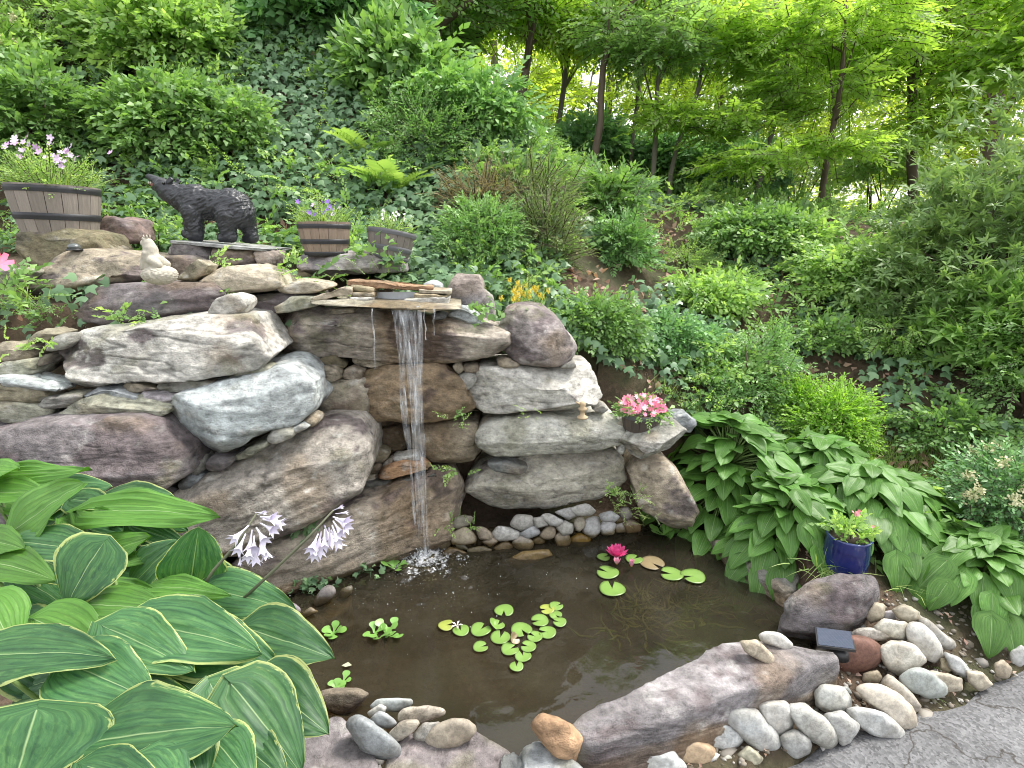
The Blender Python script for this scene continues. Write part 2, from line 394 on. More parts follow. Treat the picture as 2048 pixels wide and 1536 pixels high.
# ---- pond water: a closed body of brown water, its surface ruffled where the fall lands
FALL = PZ(845, 1112, 0.0)
def water_z(X, Y):
    r = np.hypot(X - FALL[0], (Y - FALL[1]))
    a = 0.014 * np.exp(-(r / 0.34) ** 2) + 0.0022 * np.exp(-(r / 0.8) ** 2)
    ch = noise2(X, Y, 26, 2, 5.0) * 1.4 + 0.5 * np.sin(r * 75 + 5 * noise2(X, Y, 7, 2, 2.0))
    return a * ch + 0.0011 * noise2(X, Y, 5, 2, 8.0)
xs = np.arange(-1.2, 1.35, 0.0125); ys = np.arange(1.0, 2.95, 0.0125)
V, F = grid_mesh('water', xs, ys, water_z, keep=lambda X, Y: poly_sd(POND, X.ravel(), Y.ravel()).reshape(X.shape) < 0.10)
def water_material():
    m, n, l, b, o = newmat('pond_water')
    fr = N(n, 'ShaderNodeFresnel', IOR=1.40)
    gl = n.new('ShaderNodeBsdfGlossy'); gl.inputs['Roughness'].default_value = 0.04; gl.inputs['Color'].default_value = (1, 1, 1, 1)
    tp = n.new('ShaderNodeBsdfTransparent'); tp.inputs['Color'].default_value = (0.60, 0.54, 0.39, 1)
    df = n.new('ShaderNodeBsdfDiffuse'); df.inputs['Color'].default_value = (0.062, 0.055, 0.037, 1)
    tc = n.new('ShaderNodeTexCoord'); t = N(n, 'ShaderNodeTexNoise', Scale=2.6, Detail=4.0, Distortion=1.2); l.new(tc.outputs['Object'], t.inputs['Vector'])
    r = ramp(n, [(0.3, 0.22), (0.7, 0.50)]); l.new(t.outputs['Fac'], r.inputs['Fac'])
    a = n.new('ShaderNodeMixShader'); l.new(r.outputs['Color'], a.inputs[0]); l.new(tp.outputs[0], a.inputs[1]); l.new(df.outputs[0], a.inputs[2])
    w = n.new('ShaderNodeMixShader'); l.new(fr.outputs[0], w.inputs[0]); l.new(a.outputs[0], w.inputs[1]); l.new(gl.outputs[0], w.inputs[2])
    rp = N(n, 'ShaderNodeTexNoise', Scale=14.0, Detail=3.0, Distortion=0.5); l.new(tc.outputs['Object'], rp.inputs['Vector'])
    bp = N(n, 'ShaderNodeBump', Strength=0.12, Distance=0.01); l.new(rp.outputs['Fac'], bp.inputs['Height']); l.new(bp.outputs[0], gl.inputs['Normal']); l.new(bp.outputs[0], fr.inputs['Normal'])
    l.new(w.outputs[0], o.inputs['Surface'])
    return m
WATER = water_material()
tag(mobj('water', mesh_from('water', V, F), WATER), kind='structure')

# ================================================================== ROCKS
def ico(sub):
    bm = bmesh.new(); bmesh.ops.create_icosphere(bm, subdivisions=sub, radius=1.0)
    V = np.array([v.co[:] for v in bm.verts]); F = np.array([[v.index for v in f.verts] for f in bm.faces]); bm.free()
    return V / np.linalg.norm(V, axis=1, keepdims=True), F
ICO = {s: ico(s) for s in (2, 3, 4, 5, 6)}
def vert_normals(V, F):
    fn = np.cross(V[F[:, 1]] - V[F[:, 0]], V[F[:, 2]] - V[F[:, 0]]); n = np.zeros_like(V)
    for k in range(3): np.add.at(n, F[:, k], fn)
    return n / (np.linalg.norm(n, axis=1, keepdims=True) + 1e-12)
def hull_planes(P):
    bm = bmesh.new()
    for p in P: bm.verts.new(p)
    r = bmesh.ops.convex_hull(bm, input=bm.verts); bm.normal_update()
    pl = []
    for f in bm.faces:
        nn = np.array(f.normal[:]); h = nn @ np.array(f.verts[0].co[:])
        if h < 0: nn, h = -nn, -h
        if f.calc_area() < 1e-5: continue
        if all(nn @ q[0] < 0.985 for q in pl): pl.append((nn, h))
    bm.free()
    return np.array([q[0] for q in pl]), np.array([q[1] for q in pl])
def crack_lines(V, seed, bed):
    """thin broken lines along and across the beds, 0..1"""
    o = np.random.default_rng(seed + 77).random(3) * 40; q = V @ np.asarray(bed)
    a = np.abs(fbm(np.stack([V[:, 0] * 1.7 + o[0], V[:, 1] * 1.7 + o[1], q * 8 + o[2]], 1), 4)); b = np.abs(fbm(V * np.array([4.5, 4.5, 2.2]) + o[::-1], 4))
    g = np.clip(fbm(V * 4 + o, 2) * 3 + .5, 0, 1)
    return np.maximum(np.clip(1 - a / .030, 0, 1), .9 * np.clip(1 - b / .022, 0, 1) * (1 - g)) * np.clip(g + .45, 0, 1)
def rock_shape(P, sub=5, p=26, chips=10, chip=0.06, rough=0.02, strata=0.012, seed=0, bed=(0.1, 0.05, 1.0), facets=0):
    """P: points in place.  Facetted, chipped, layered stone whose hull follows P."""
    P = np.asarray(P, float); lo, hi = P.min(0), P.max(0); c = (lo + hi) / 2; h = np.maximum((hi - lo) / 2, 1e-3)
    Q = (P - c) / h; ctr = Q.mean(0) * 0.5; Q = Q - ctr
    nn, hh = hull_planes(Q)
    hh = np.maximum(hh, 0.12)
    rg = np.random.default_rng(seed + 101)
    if chips:
        D = rg.normal(size=(chips, 3)); D[:, 1] *= 1.3; D /= np.linalg.norm(D, axis=1, keepdims=True)
        s = (Q @ D.T).max(0) * (1 - chip * (0.15 + 1.9 * rg.random(chips) ** 2))
        nn = np.vstack([nn, D]); hh = np.concatenate([hh, s])
    if facets:                                                                    # broken planes across the face turned to the pond
        D = np.stack([rg.normal(size=facets) * .75, -np.ones(facets), rg.normal(size=facets) * .75 + .12], 1); D /= np.linalg.norm(D, axis=1, keepdims=True)
        s = (Q @ D.T).max(0) * (1 - .07 - .24 * rg.random(facets))
        nn = np.vstack([nn, D]); hh = np.concatenate([hh, s])
    d, F = ICO[sub]
    t = np.maximum(d @ (nn / hh[:, None]).T, 1e-6)
    m = t.max(1, keepdims=True); r = 1.0 / (m[:, 0] * ((t / m) ** p).sum(1) ** (1.0 / p))
    V = d * r[:, None]
    a, b2 = V.min(0), V.max(0); V = (V - a) / (b2 - a) * 2 - 1                    # fill the measured extents
    V = V * h + c
    nrm = vert_normals(V, F); sz = float(np.sort(h)[1])
    o = rg.random(3) * 50
    f0 = fbm(V / sz * 1.3 + o, 2); disp = rough * sz * (1.1 * f0 + 1.5 * np.round(f0 * 4.5 + .25 * fbm(V / sz * 6 + o, 2)) / 4.5) + rough * sz * 0.9 * fbm(V / sz * 4.5 + o, 3)
    bed = np.array(bed, float) + rg.normal(size=3) * 0.12; bed /= np.linalg.norm(bed)
    if strata:
        warp = 0.016 * fbm(V * 5 + o, 3)
        q = V @ bed + warp
        side = np.clip(1.15 - np.abs(nrm @ bed), 0.1, 1)
        # broken beds: stepped ledges whose height changes from place to place
        st = fbm(np.stack([q / 0.05, V[:, 0] * 1.6 + o[0], V[:, 1] * 1.6], 1), 2)
        stp = np.round(st * 3.2) / 3.2 * 0.65 + st * 0.35
        fine = fbm(np.stack([q / 0.014, V[:, 0] * 3 + o[1], V[:, 1] * 3], 1), 2)
        disp = disp + strata * (1.2 * stp + 0.25 * fine) * side
        # scalloped breaks
        disp = disp - strata * .75 * crack_lines(V, seed, bed)
        br = fbm(V * np.array([4.0, 4.0, 5.5]) + o * 1.3, 2); disp = disp - strata * 1.6 * np.clip(br - 0.18, 0, 0.25) / 0.25
    return V + nrm * disp[:, None], F, bed
def stone_colours(V, F, bed, col, crust, seed):
    """bed bands, pale weathering, purple-brown crust, rust and olive stains, lichen: the stone's own colours"""
    rg = np.random.default_rng(seed + 501); o = rg.random(3) * 60; b = np.array(col, float)[None, :]
    q = V @ bed
    band = fbm(np.stack([q / 0.03 + 1.5 * vnoise(V * 6 + o), V[:, 0] * 2.2 + o[0], V[:, 1] * 2.2], 1), 3)
    big = fbm(V * 4.5 + o, 3); mid = fbm(V * 16 + o, 3); mt = fbm(V * 45 + o, 2)
    def ss(x, a, c): t = np.clip((x - a) / (c - a), 0, 1); return (t * t * (3 - 2 * t))[:, None]
    C = b * (1 + 0.13 * band + 0.26 * mid + 0.34 * mt)[:, None]
    C = C * (1 - 0.18 * ss(big, -0.1, -0.4)) + (C * 1.25 + 0.01 - C) * ss(big, 0.05, 0.35) * 0.6
    k = fbm(V * np.array([5.0, 5.0, 7.0]) + o * 0.7, 4, 0.6)
    th = 0.42 - 1.15 * crust
    cr = ss(k, th, th + 0.14) * 0.85
    pur = np.array([[0.135, 0.110, 0.112]]) * (1 + 0.5 * mid + 0.45 * mt + 0.3 * band)[:, None]
    C = C * (1 - cr) + pur * cr
    C = C + (np.array([[0.27, 0.20, 0.125]]) - C) * ss(fbm(V * 3.7 + o * 2, 3), 0.18, 0.45) * 0.45
    C = C + (np.array([[0.17, 0.165, 0.10]]) - C) * ss(fbm(V * 6.5 - o, 3), 0.2, 0.45) * 0.5
    C = C + (np.array([[0.60, 0.59, 0.55]]) - C) * ss(fbm(V * 21 + o * 3, 3, 0.7) + 0.25 * big, 0.32, 0.46) * np.clip(b.mean() * 1.5, .15, .5)
    ck = crack_lines(V, seed, bed)[:, None]; C = C + (C * .30 - C) * ck * .8
    return np.clip(C, 0.02, 0.8)
PAL = {'grey': (.33, .32, .29), 'blue': (.31, .33, .34), 'tan': (.38, .33, .25), 'purple': (.200, .180, .183), 'brown': (.27, .225, .17), 'pale': (.57, .55, .50),
       'green': (.33, .33, .26), 'orange': (.46, .27, .15), 'slate': (.20, .21, .205), 'white': (.60, .59, .55), 'cream': (.50, .44, .34), 'red': (.20, .105, .08), 'dark': (.17, .145, .12), 'lilac': (.37, .34, .35),
       'olive': (.22, .19, .12), 'buff': (.50, .42, .32), 'ice': (.50, .54, .54)}
def wet_of(V, wet):
    if wet is None: return np.zeros(len(V))
    if np.isscalar(wet): return np.full(len(V), float(wet))
    return np.clip(wet(V), 0, 1)
def put(name, V, F, bed, mat, col, alpha, label, cat, group, wet):
    base = np.array([(V[:, 0].min() + V[:, 0].max()) / 2, (V[:, 1].min() + V[:, 1].max()) / 2, V[:, 2].min()])
    c = PAL[col] if isinstance(col, str) else col
    if mat is ROCK: c = tuple(.84 * q for q in c)
    else: c = tuple(.86 * q for q in c)
    me = mesh_from(name, V - base, F, extra={'wet': wet_of(V, wet)}, col=stone_colours(V, F, bed, c, alpha, _seed[0]) if mat is ROCK else None)
    o = mobj(name, me, mat, loc=base)
    o.color = (c[0], c[1], c[2], alpha)
    return tag(o, label, cat, group, 'thing')
def sub_for(pp, lo=3):
    e = (pp.max(0) - pp.min(0)).max(); return max(lo, 6 if e > 420 else 5 if e > 120 else 4 if e > 52 else 3)
_seed = [0]
def boulder(label, sheet, poly, Y, col, alpha=0.25, thick=0.30, lean=0.0, skew=0.0, bulge=0.015, front=0.955, ridge=None, sub=None, p=150, chips=30, chip=0.075,
            rough=0.016, strata=0.0095, wet=None, name='boulder', cat='boulder', group='boulders of the stacked rock wall', bed=(0.1, 0.05, 1.0), fshift=(0, 0)):
    """outline measured on a survey sheet, front at depth Y; lean: the top lies further back, skew: the right end lies further back (m per 100 px)"""
    _seed[0] += 1
    if sheet == 'B' and name == 'boulder' or (sheet == 'B' and name == 'stone' and Y < 2.6): Y += 0.11
    pp = np.array([px(sheet, *q) for q in poly]); ctr = (pp.min(0) + pp.max(0)) / 2
    pp = ctr + (pp - ctr) * 1.025; sub = sub_for(pp)
    def at(q, dy): return PY(q[0], q[1], Y + skew * (q[0] - ctr[0]) / 100 + lean * (ctr[1] - q[1]) / 100 + dy)
    P = [at(q, 0) for q in pp]
    P += [at(ctr + (q - ctr) * front + np.array(fshift), -bulge) for q in pp]
    back = [at(ctr + (q - ctr) * 0.92, 0) for q in pp]
    P += [b + np.array([0, thick, 0]) for b in back]
    if ridge: 
        for x, y, dy in ridge: P.append(at(px(sheet, x, y), dy))
    V, F, bd = rock_shape(P, sub, p, chips, chip, rough, strata, _seed[0], bed, 9 if name == 'boulder' else 5 if name == 'stone' else 0)
    return put(name, V, F, bd, ROCK, col, alpha, label, cat, group, wet)
def small(label, sheet, poly, Y, col, alpha=0.1, **kw):
    d = dict(thick=0.14, bulge=0.015, chips=16, p=70, name='stone', cat='stone', group='small stones wedged in the rock wall', rough=0.03, strata=0.006); d.update(kw)
    return boulder(label, sheet, poly, Y, col, alpha, **d)
def cobble(label, sheet, poly, zr, col, vein=0.5, p=7, flat=0.75, wet=None, sub=4, chips=5, chip=0.10, name='cobble', cat='stone', group='river stones along the pond edge', rough=0.022, mat=None, lift=0.5):
    """rounded stone lying on ground of height zr, outline measured on a survey sheet"""
    _seed[0] += 1
    pp = np.array([px(sheet, *q) for q in poly]); ctr = (pp.min(0) + pp.max(0)) / 2
    ext = np.sort(pp.max(0) - pp.min(0)); zc = 2.0
    for _ in range(4):
        minor = ext[0] * zc / FPX * flat
        P0 = PZ(ctr[0], ctr[1], zr + minor * lift * 0.8); zc = (P0 - CAM) @ FWD
    pp = ctr + (pp - ctr) * 1.06; minor = ext[0] * zc / FPX * flat; rd = ray(*ctr); rd = rd / np.linalg.norm(rd)
    out = [PC(q[0], q[1], zc) for q in pp]
    P = list(out)
    for s, k in ((-0.42, 0.72), (0.42, 0.72)):
        P += [P0 + (q - P0) * k + rd * (minor * s) for q in out]
    V, F, bd = rock_shape(P, sub_for(pp), p, chips, chip, rough, .008 if mat else 0.0, _seed[0])
    return put(name, V, F, bd, mat or PEBBLE, col, vein, label, cat, group, wet)

def splash(V):       # wet streak behind the fall, ragged edges
    x = V[:, 0] + 0.05 * fbm(V * 6, 3); return np.clip((x + 0.66) / 0.05, 0, 1) * np.clip((-0.22 - x) / 0.12, 0, 1)
def splash_face(V):  # the wet half of the block behind the fall
    return np.clip((V[:, 0] + 0.735 + 0.012 * fbm(V * 14, 2)) / 0.006, 0, 1)
def waterline(V):
    return np.clip((0.055 + 0.02 * fbm(V * 9, 2) - V[:, 2]) / 0.02, 0, 1)
def wet_low(V): return np.maximum(waterline(V), splash(V) * 0.75)

# ---- the wall, from the terrace down
boulder('mossy brown boulder under the big barrel planter', 'A', [(80, 640), (330, 600), (500, 640), (570, 740), (480, 810), (120, 840), (60, 780)], 2.72, 'olive', .3, lean=.03)
boulder('pinkish brown slab leaning behind the big barrel planter', 'A', [(530, 660), (600, 525), (760, 550), (805, 640), (800, 695), (560, 700)], 3.05, (.30, .22, .20), .3, thick=.2, lean=.05)
small('low grey stone between the big barrel and the frog statue', 'A', [(500, 700), (600, 675), (660, 730), (640, 765), (520, 760)], 2.82, 'tan')
boulder('long tan grey boulder sloping down to the left, behind the frog statue', 'A', [(80, 1000), (150, 890), (370, 730), (640, 740), (850, 770), (870, 915), (700, 930), (400, 970), (200, 1010)], 2.62, 'tan', .36, lean=.05, thick=.35, ridge=[(400, 860, -.05), (300, 780, -.01)])
boulder('plum brown boulder just right of the frog statue', 'A', [(930, 765), (1100, 760), (1200, 800), (1190, 880), (1040, 910), (940, 890)], 2.78, 'purple', .42)
small('lumpy tan stone leaning beside the frog statue', 'A', [(1035, 905), (1080, 830), (1150, 785), (1212, 820), (1190, 885), (1120, 920)], 2.56, 'cream', .2, thick=.12)
boulder('wedge of honey coloured stone with streaked grain below the bear', 'A', [(1145, 880), (1200, 840), (1430, 818), (1600, 868), (1640, 950), (1560, 975), (1400, 990), (1260, 962)], 2.54, 'cream', .06, thick=.3, lean=.08)
boulder('long dark purple slab streaked with white under the frog statue', 'A', [(378, 985), (560, 945), (900, 925), (1200, 928), (1300, 990), (1240, 1070), (1190, 1120), (1000, 1165), (620, 1200), (480, 1195), (410, 1090)], 2.44, 'purple', .46, lean=.03, thick=.4)
small('pale rounded triangular stone lying on the purple slab', 'A', [(1195, 1110), (1270, 1020), (1340, 988), (1420, 1010), (1437, 1050), (1400, 1112), (1290, 1122)], 2.36, 'pale', .05)
boulder('purple slab left of the fall, under the cream stones', 'A', [(1390, 1000), (1820, 985), (1850, 1040), (1600, 1090), (1590, 1120), (1440, 1150), (1370, 1110)], 2.58, 'purple', .4, thick=.3)
small('cream crumpled stone beside the spillway', 'A', [(1605, 965), (1740, 903), (1900, 925), (1935, 950), (1840, 987), (1650, 994)], 2.56, 'cream', .05)
small('grey green flat stone left of the spillway ledge', 'A', [(1588, 1060), (1680, 1005), (1830, 1005), (1860, 1060), (1720, 1090), (1620, 1112)], 2.50, 'green', .05)
boulder('large pale boulder with purple rim and pointed right end', 'A', [(303, 1330), (340, 1280), (460, 1205), (700, 1195), (940, 1180), (1150, 1118), (1420, 1122), (1455, 1175), (1548, 1370), (1480, 1425), (1200, 1445), (940, 1505), (600, 1535), (380, 1535), (328, 1420)], 2.22, 'pale', .24, lean=.05, thick=.4, bulge=.09, sub=6, ridge=[(480, 1250, -.1), (900, 1300, -.13), (1180, 1440, -.06)], fshift=(0, 12))
small('thin pale slab lying behind the large pale boulder', 'A', [(640, 1190), (760, 1158), (920, 1153), (938, 1180), (750, 1204)], 2.42, 'pale', .0, thick=.1)
boulder('long blue grey ledge slab under the two small barrels', 'B', [(245, 190), (300, 140), (640, 145), (800, 190), (790, 275), (560, 294), (360, 292), (285, 240)], 2.78, 'lilac', .1, lean=.1, thick=.5)
boulder('grey green stone at the left edge under the barrel stone', 'A', [(-60, 860), (60, 838), (122, 860), (105, 930), (-60, 950)], 2.5, 'green', .1, thick=.2)
boulder('tan flat stone at the left edge above the slates', 'C', [(-80, 110), (120, 106), (165, 150), (120, 212), (-80, 218)], 2.18, 'tan', .1)
boulder('mossy grey stone at the left edge, under the tan flat stone', 'C', [(-80, 222), (150, 205), (212, 250), (150, 312), (-80, 310)], 2.16, 'green', .15)
small('small grey green wedge stone at the foot of the ferny gap', 'C', [(125, 112), (220, 33), (305, 60), (255, 105)], 2.24, 'green')
small('tilted slate wedge touching the large pale boulder', 'C', [(232, 130), (300, 80), (400, 58), (424, 100), (360, 142), (258, 158)], 2.2, 'grey')
small('small square brown stone left of the large pale boulder', 'C', [(205, 200), (235, 180), (270, 190), (262, 232), (215, 240)], 2.18, 'dark')
small('long thin white grey slate at the left edge', 'C', [(-60, 310), (60, 322), (200, 352), (328, 380), (322, 402), (150, 377), (-60, 345)], 2.08, 'ice', .0, thick=.16)
small('tan block under the thin slate at the left edge', 'C', [(-60, 356), (90, 362), (220, 398), (242, 440), (200, 468), (60, 458), (-60, 440)], 2.08, 'tan', .1)
small('pale stepped block at the left edge above the big purple boulder', 'C', [(-60, 455), (60, 452), (242, 500), (248, 540), (217, 594), (120, 580), (-60, 570)], 2.06, 'green', .05, thick=.2)
small('mossy sliver of stone under the pale stepped block', 'C', [(-40, 585), (120, 582), (140, 605), (60, 622), (-40, 630)], 2.08, 'olive')
small('grey flat stone right of the tan block', 'C', [(203, 482), (260, 430), (440, 412), (457, 450), (380, 482), (240, 502)], 2.08, 'grey')
small('bluish layered slate above the long green grey slab', 'C', [(453, 405), (530, 373), (640, 383), (720, 413), (802, 430), (802, 447), (640, 440), (460, 443)], 2.1, 'blue', .0)
small('long green grey slab tapering to the left', 'C', [(295, 555), (420, 450), (560, 428), (760, 438), (985, 488), (988, 522), (880, 553), (600, 563), (310, 577)], 2.05, 'green', .05, thick=.25, sub=5, strata=.012)
small('tan rounded stone under the large pale boulder', 'C', [(676, 382), (720, 343), (830, 338), (912, 365), (917, 402), (760, 413), (690, 402)], 2.14, 'tan', .1)
small('grey leaf shaped slate under the large pale boulder', 'C', [(906, 392), (930, 338), (1060, 312), (1222, 345), (1238, 372), (1100, 394), (960, 413)], 2.14, 'grey', .15)
small('lilac grey chip above the tapering slab', 'C', [(803, 405), (930, 398), (1018, 430), (1013, 472), (870, 454), (808, 437)], 2.1, 'lilac', .1)
small('thin mossy slate in the seam right of the large pale boulder', 'C', [(1315, 302), (1400, 268), (1520, 250), (1565, 275), (1420, 314), (1330, 322)], 2.2, 'green')
small('dark slate sliver above the blue grey boulder', 'C', [(1238, 352), (1330, 322), (1394, 350), (1330, 378), (1248, 380)], 2.18, 'slate')
boulder('big blue grey boulder with a rough dark right shoulder', 'C', [(985, 500), (1080, 388), (1350, 355), (1500, 266), (1640, 260), (1740, 282), (1818, 380), (1813, 505), (1740, 575), (1600, 615), (1440, 705), (1200, 785), (1120, 765), (1045, 700), (998, 600)], 2.14, 'ice', .2, lean=.04, thick=.4, bulge=.09, sub=6, skew=.03)
small('dark upright stone at the left end of the blue grey boulder', 'C', [(962, 560), (990, 515), (1042, 640), (1034, 716), (990, 695), (968, 630)], 2.12, 'slate')
boulder('big dark purple boulder at the left edge above the hosta', 'C', [(-300, 670), (0, 640), (300, 590), (560, 556), (740, 540), (900, 588), (965, 650), (1064, 760), (1070, 870), (950, 935), (700, 990), (400, 1000), (-300, 920)], 1.92, 'purple', .42, lean=.05, thick=.45, sub=6, skew=.02)
small('small grey stone under the corner of the big purple boulder', 'C', [(1068, 800), (1150, 788), (1188, 850), (1140, 884), (1078, 874)], 2.06, 'grey')
small('brown speckled stone under the blue grey boulder', 'C', [(1186, 832), (1220, 778), (1360, 772), (1368, 822), (1270, 874), (1208, 852)], 2.06, 'purple', .15)
small('pale grey chip at the top of the slanting boulder', 'C', [(1036, 930), (1090, 888), (1142, 910), (1110, 953), (1058, 972)], 2.03, 'blue')
small('flat grey slate along the slanting seam', 'C', [(1345, 782), (1440, 728), (1552, 692), (1558, 722), (1450, 784), (1368, 800)], 2.08, 'green')
small('white rounded stone in the slanting seam', 'C', [(1552, 692), (1600, 608), (1660, 588), (1704, 630), (1704, 662), (1600, 704)], 2.1, 'white', .0, p=10)
small('bluish chip right of the white rounded stone', 'C', [(1688, 612), (1760, 588), (1794, 610), (1720, 644)], 2.13, 'ice', .0)
small('round brown pebble between the blue grey boulder and the pale block', 'C', [(1743, 575), (1790, 545), (1842, 570), (1832, 602), (1770, 608)], 2.18, 'tan', .0, p=8)
boulder('huge slanting grey boulder above the hosta flowers', 'C', [(880, 1130), (1080, 960), (1250, 898), (1500, 757), (1720, 636), (1900, 600), (2060, 608), (2152, 700), (2143, 860), (2100, 965), (1900, 1075), (1700, 1140), (1620, 1245), (1300, 1410), (1180, 1460), (960, 1360)], 2.10, (.45, .41, .36), .24, lean=.05, skew=.05, thick=.45, sub=6, bulge=.05, front=.8, bed=(-.45, .1, 1))
boulder('long brown boulder at the waterline under the slanting boulder', 'P', [(440, 1150), (560, 1060), (700, 1005), (860, 942), (918, 950), (922, 1000), (895, 1060), (855, 1105), (740, 1145), (620, 1185), (560, 1195), (470, 1180)], 2.31, (.38, .33, .27), .26, lean=.05, skew=.09, thick=.35, sub=6, bulge=.04, front=.82, wet=wet_low, bed=(-.3, .1, 1))
boulder('broad lintel boulder that the fall runs over', 'B', [(88, 560), (130, 485), (330, 462), (600, 455), (960, 505), (1280, 545), (1395, 588), (1405, 645), (1345, 745), (1200, 760), (1040, 735), (820, 700), (600, 705), (400, 715), (140, 705), (98, 640)], 2.50, (.44, .39, .33), .26, lean=.03, thick=.4, sub=6, bulge=.05, ridge=[(330, 600, -.13), (600, 610, -.12), (900, 640, -.11), (1180, 670, -.08)], fshift=(0, -2), wet=splash)
small('thin pale chip propping the spillway ledge', 'B', [(436, 458), (562, 455), (567, 482), (448, 488)], 2.44, 'tan', thick=.1)
small('small dark pebble under the right end of the ledge', 'B', [(975, 490), (1030, 475), (1075, 490), (1060, 518), (990, 515)], 2.46, 'slate', thick=.1)
boulder('upright grey boulder right of the spillway', 'B', [(1065, 360), (1120, 270), (1250, 280), (1280, 340), (1275, 430), (1190, 475), (1085, 425)], 2.66, 'lilac', .08, thick=.22)
boulder('narrow upright grey stone behind the purple rounded boulder', 'B', [(1262, 350), (1320, 395), (1340, 480), (1325, 550), (1240, 540), (1225, 470)], 2.72, 'grey', .1, thick=.18)
small('pale blue stone at the right end of the spillway', 'B', [(1078, 482), (1150, 442), (1202, 475), (1245, 520), (1286, 552), (1150, 535), (1072, 512)], 2.5, 'ice', .1)
boulder('rounded purple boulder right of the lintel, split by a crack', 'B', [(1362, 570), (1400, 468), (1460, 444), (1600, 455), (1705, 540), (1796, 680), (1745, 765), (1620, 790), (1490, 770), (1385, 715)], 2.50, (.34, .30, .29), .30, lean=.06, thick=.35, p=30, ridge=[(1500, 590, -.1), (1420, 680, -.03)])
small('flat oval stone under the rounded purple boulder', 'B', [(1345, 740), (1400, 732), (1480, 765), (1450, 785), (1368, 783)], 2.48, 'tan', .0, p=10)
small('grey chip behind the right end of the rounded purple boulder', 'B', [(1685, 775), (1770, 742), (1780, 790), (1730, 804)], 2.62, 'grey')
small('tan ledge stone directly behind the falling water', 'B', [(552, 705), (700, 695), (880, 728), (925, 772), (780, 785), (568, 775)], 2.50, 'tan', .08, wet=splash, thick=.25)
small('thin mossy slate under the left end of the lintel', 'B', [(125, 722), (320, 716), (330, 750), (230, 755)], 2.42, 'green')
small('grey oblong stone under the left end of the lintel', 'B', [(115, 738), (352, 763), (348, 822), (290, 828), (118, 782)], 2.36, 'grey', .05)
small('dark mossy flat stone above the brown egg shaped stone', 'B', [(325, 740), (460, 716), (515, 782), (400, 774)], 2.46, 'olive')
small('brown egg shaped stone above the pale block', 'B', [(335, 825), (400, 775), (470, 798), (490, 840), (430, 874), (342, 868)], 2.40, 'tan', .05, p=9)
small('squarish brown stone between the egg shaped stone and the wet block', 'B', [(496, 800), (550, 782), (615, 800), (605, 856), (498, 856)], 2.45, 'brown', .05)
small('upper left pebble of three beside the wet block', 'B', [(1098, 762), (1140, 752), (1170, 790), (1140, 818), (1103, 792)], 2.50, 'tan', .0, p=8, thick=.1)
small('upper right pebble of three beside the wet block', 'B', [(1163, 765), (1242, 766), (1250, 800), (1200, 818), (1163, 802)], 2.50, 'brown', .0, p=8, thick=.1)
small('grey heart shaped cobble beside the wet block', 'B', [(1126, 830), (1200, 808), (1240, 850), (1212, 892), (1170, 912), (1132, 870)], 2.48, 'grey', .0, p=9)
boulder('pale square block left of the wet streak', 'B', [(326, 930), (380, 872), (560, 856), (640, 856), (640, 1087), (400, 1102), (346, 1062), (326, 1000)], 2.40, (.44, .43, .36), .06, thick=.3)
boulder('wet brown block behind the fall', 'B', [(600, 815), (760, 772), (1050, 770), (1115, 830), (1184, 930), (1226, 1010), (1100, 1065), (900, 1090), (605, 1093)], 2.44, (.42, .36, .28), .12, thick=.35, wet=splash_face, sub=6)
boulder('pale chalky block right of the fall', 'B', [(1180, 935), (1250, 786), (1400, 775), (1912, 796), (1935, 860), (1925, 985), (1860, 1025), (1640, 1045), (1300, 1046), (1228, 1025), (1184, 992)], 2.46, 'pale', .06, lean=.04, thick=.4, sub=6, ridge=[(1350, 910, -.06), (1800, 900, -.06)])
boulder('brown rounded boulder under the wet block', 'B', [(830, 1155), (880, 1105), (1100, 1090), (1260, 1100), (1275, 1250), (1200, 1306), (1100, 1326), (960, 1296), (886, 1244)], 2.50, (.33, .28, .21), .1, thick=.35, wet=lambda V: .6 * splash(V))
boulder('long pale green block with stepped right end', 'B', [(1226, 1155), (1280, 1085), (1500, 1045), (1800, 1055), (2005, 1065), (2046, 1130), (2016, 1235), (1900, 1260), (1660, 1296), (1300, 1286), (1246, 1235)], 2.44, (.52, .51, .45), .05, lean=.05, thick=.4, sub=6, ridge=[(1330, 1150, -.07), (1950, 1140, -.05)])
boulder('dark wet boulder deep behind the foot of the fall', 'B', [(620, 1130), (830, 1105), (900, 1250), (720, 1270), (640, 1240)], 2.62, 'brown', .2, wet=.9)
small('small brown stone topping the stacked slates', 'B', [(646, 1262), (690, 1227), (760, 1250), (734, 1300), (656, 1294)], 2.46, 'brown', .05, wet=.3, thick=.1)
small('white topped chip on the stacked slates', 'B', [(776, 1277), (910, 1254), (925, 1287), (800, 1304)], 2.44, 'white', .0, thick=.1)
small('small grey chip left of the orange slate', 'B', [(716, 1308), (770, 1277), (786, 1307), (730, 1330)], 2.44, 'slate', thick=.08)
small('orange splintered slate in front of the fall', 'B', [(690, 1395), (740, 1328), (830, 1302), (972, 1328), (980, 1352), (850, 1376), (700, 1400)], 2.38, 'orange', .0, thick=.14, strata=.012)
small('tan cube stone left of the orange slate', 'B', [(606, 1375), (690, 1367), (690, 1412), (616, 1414)], 2.42, 'tan', thick=.1)
small('dark upright chip behind the tan cube stone', 'B', [(636, 1340), (700, 1298), (724, 1320), (692, 1370)], 2.46, 'dark', thick=.08, wet=.5)
small('dark wet slate under the tan cube stone', 'B', [(610, 1410), (760, 1402), (758, 1442), (636, 1453)], 2.40, 'slate', wet=.5, thick=.12)
small('long ridged slate under the orange slate', 'B', [(750, 1442), (820, 1398), (1000, 1366), (1014, 1387), (860, 1444), (768, 1458)], 2.38, 'slate', wet=.3, thick=.14)
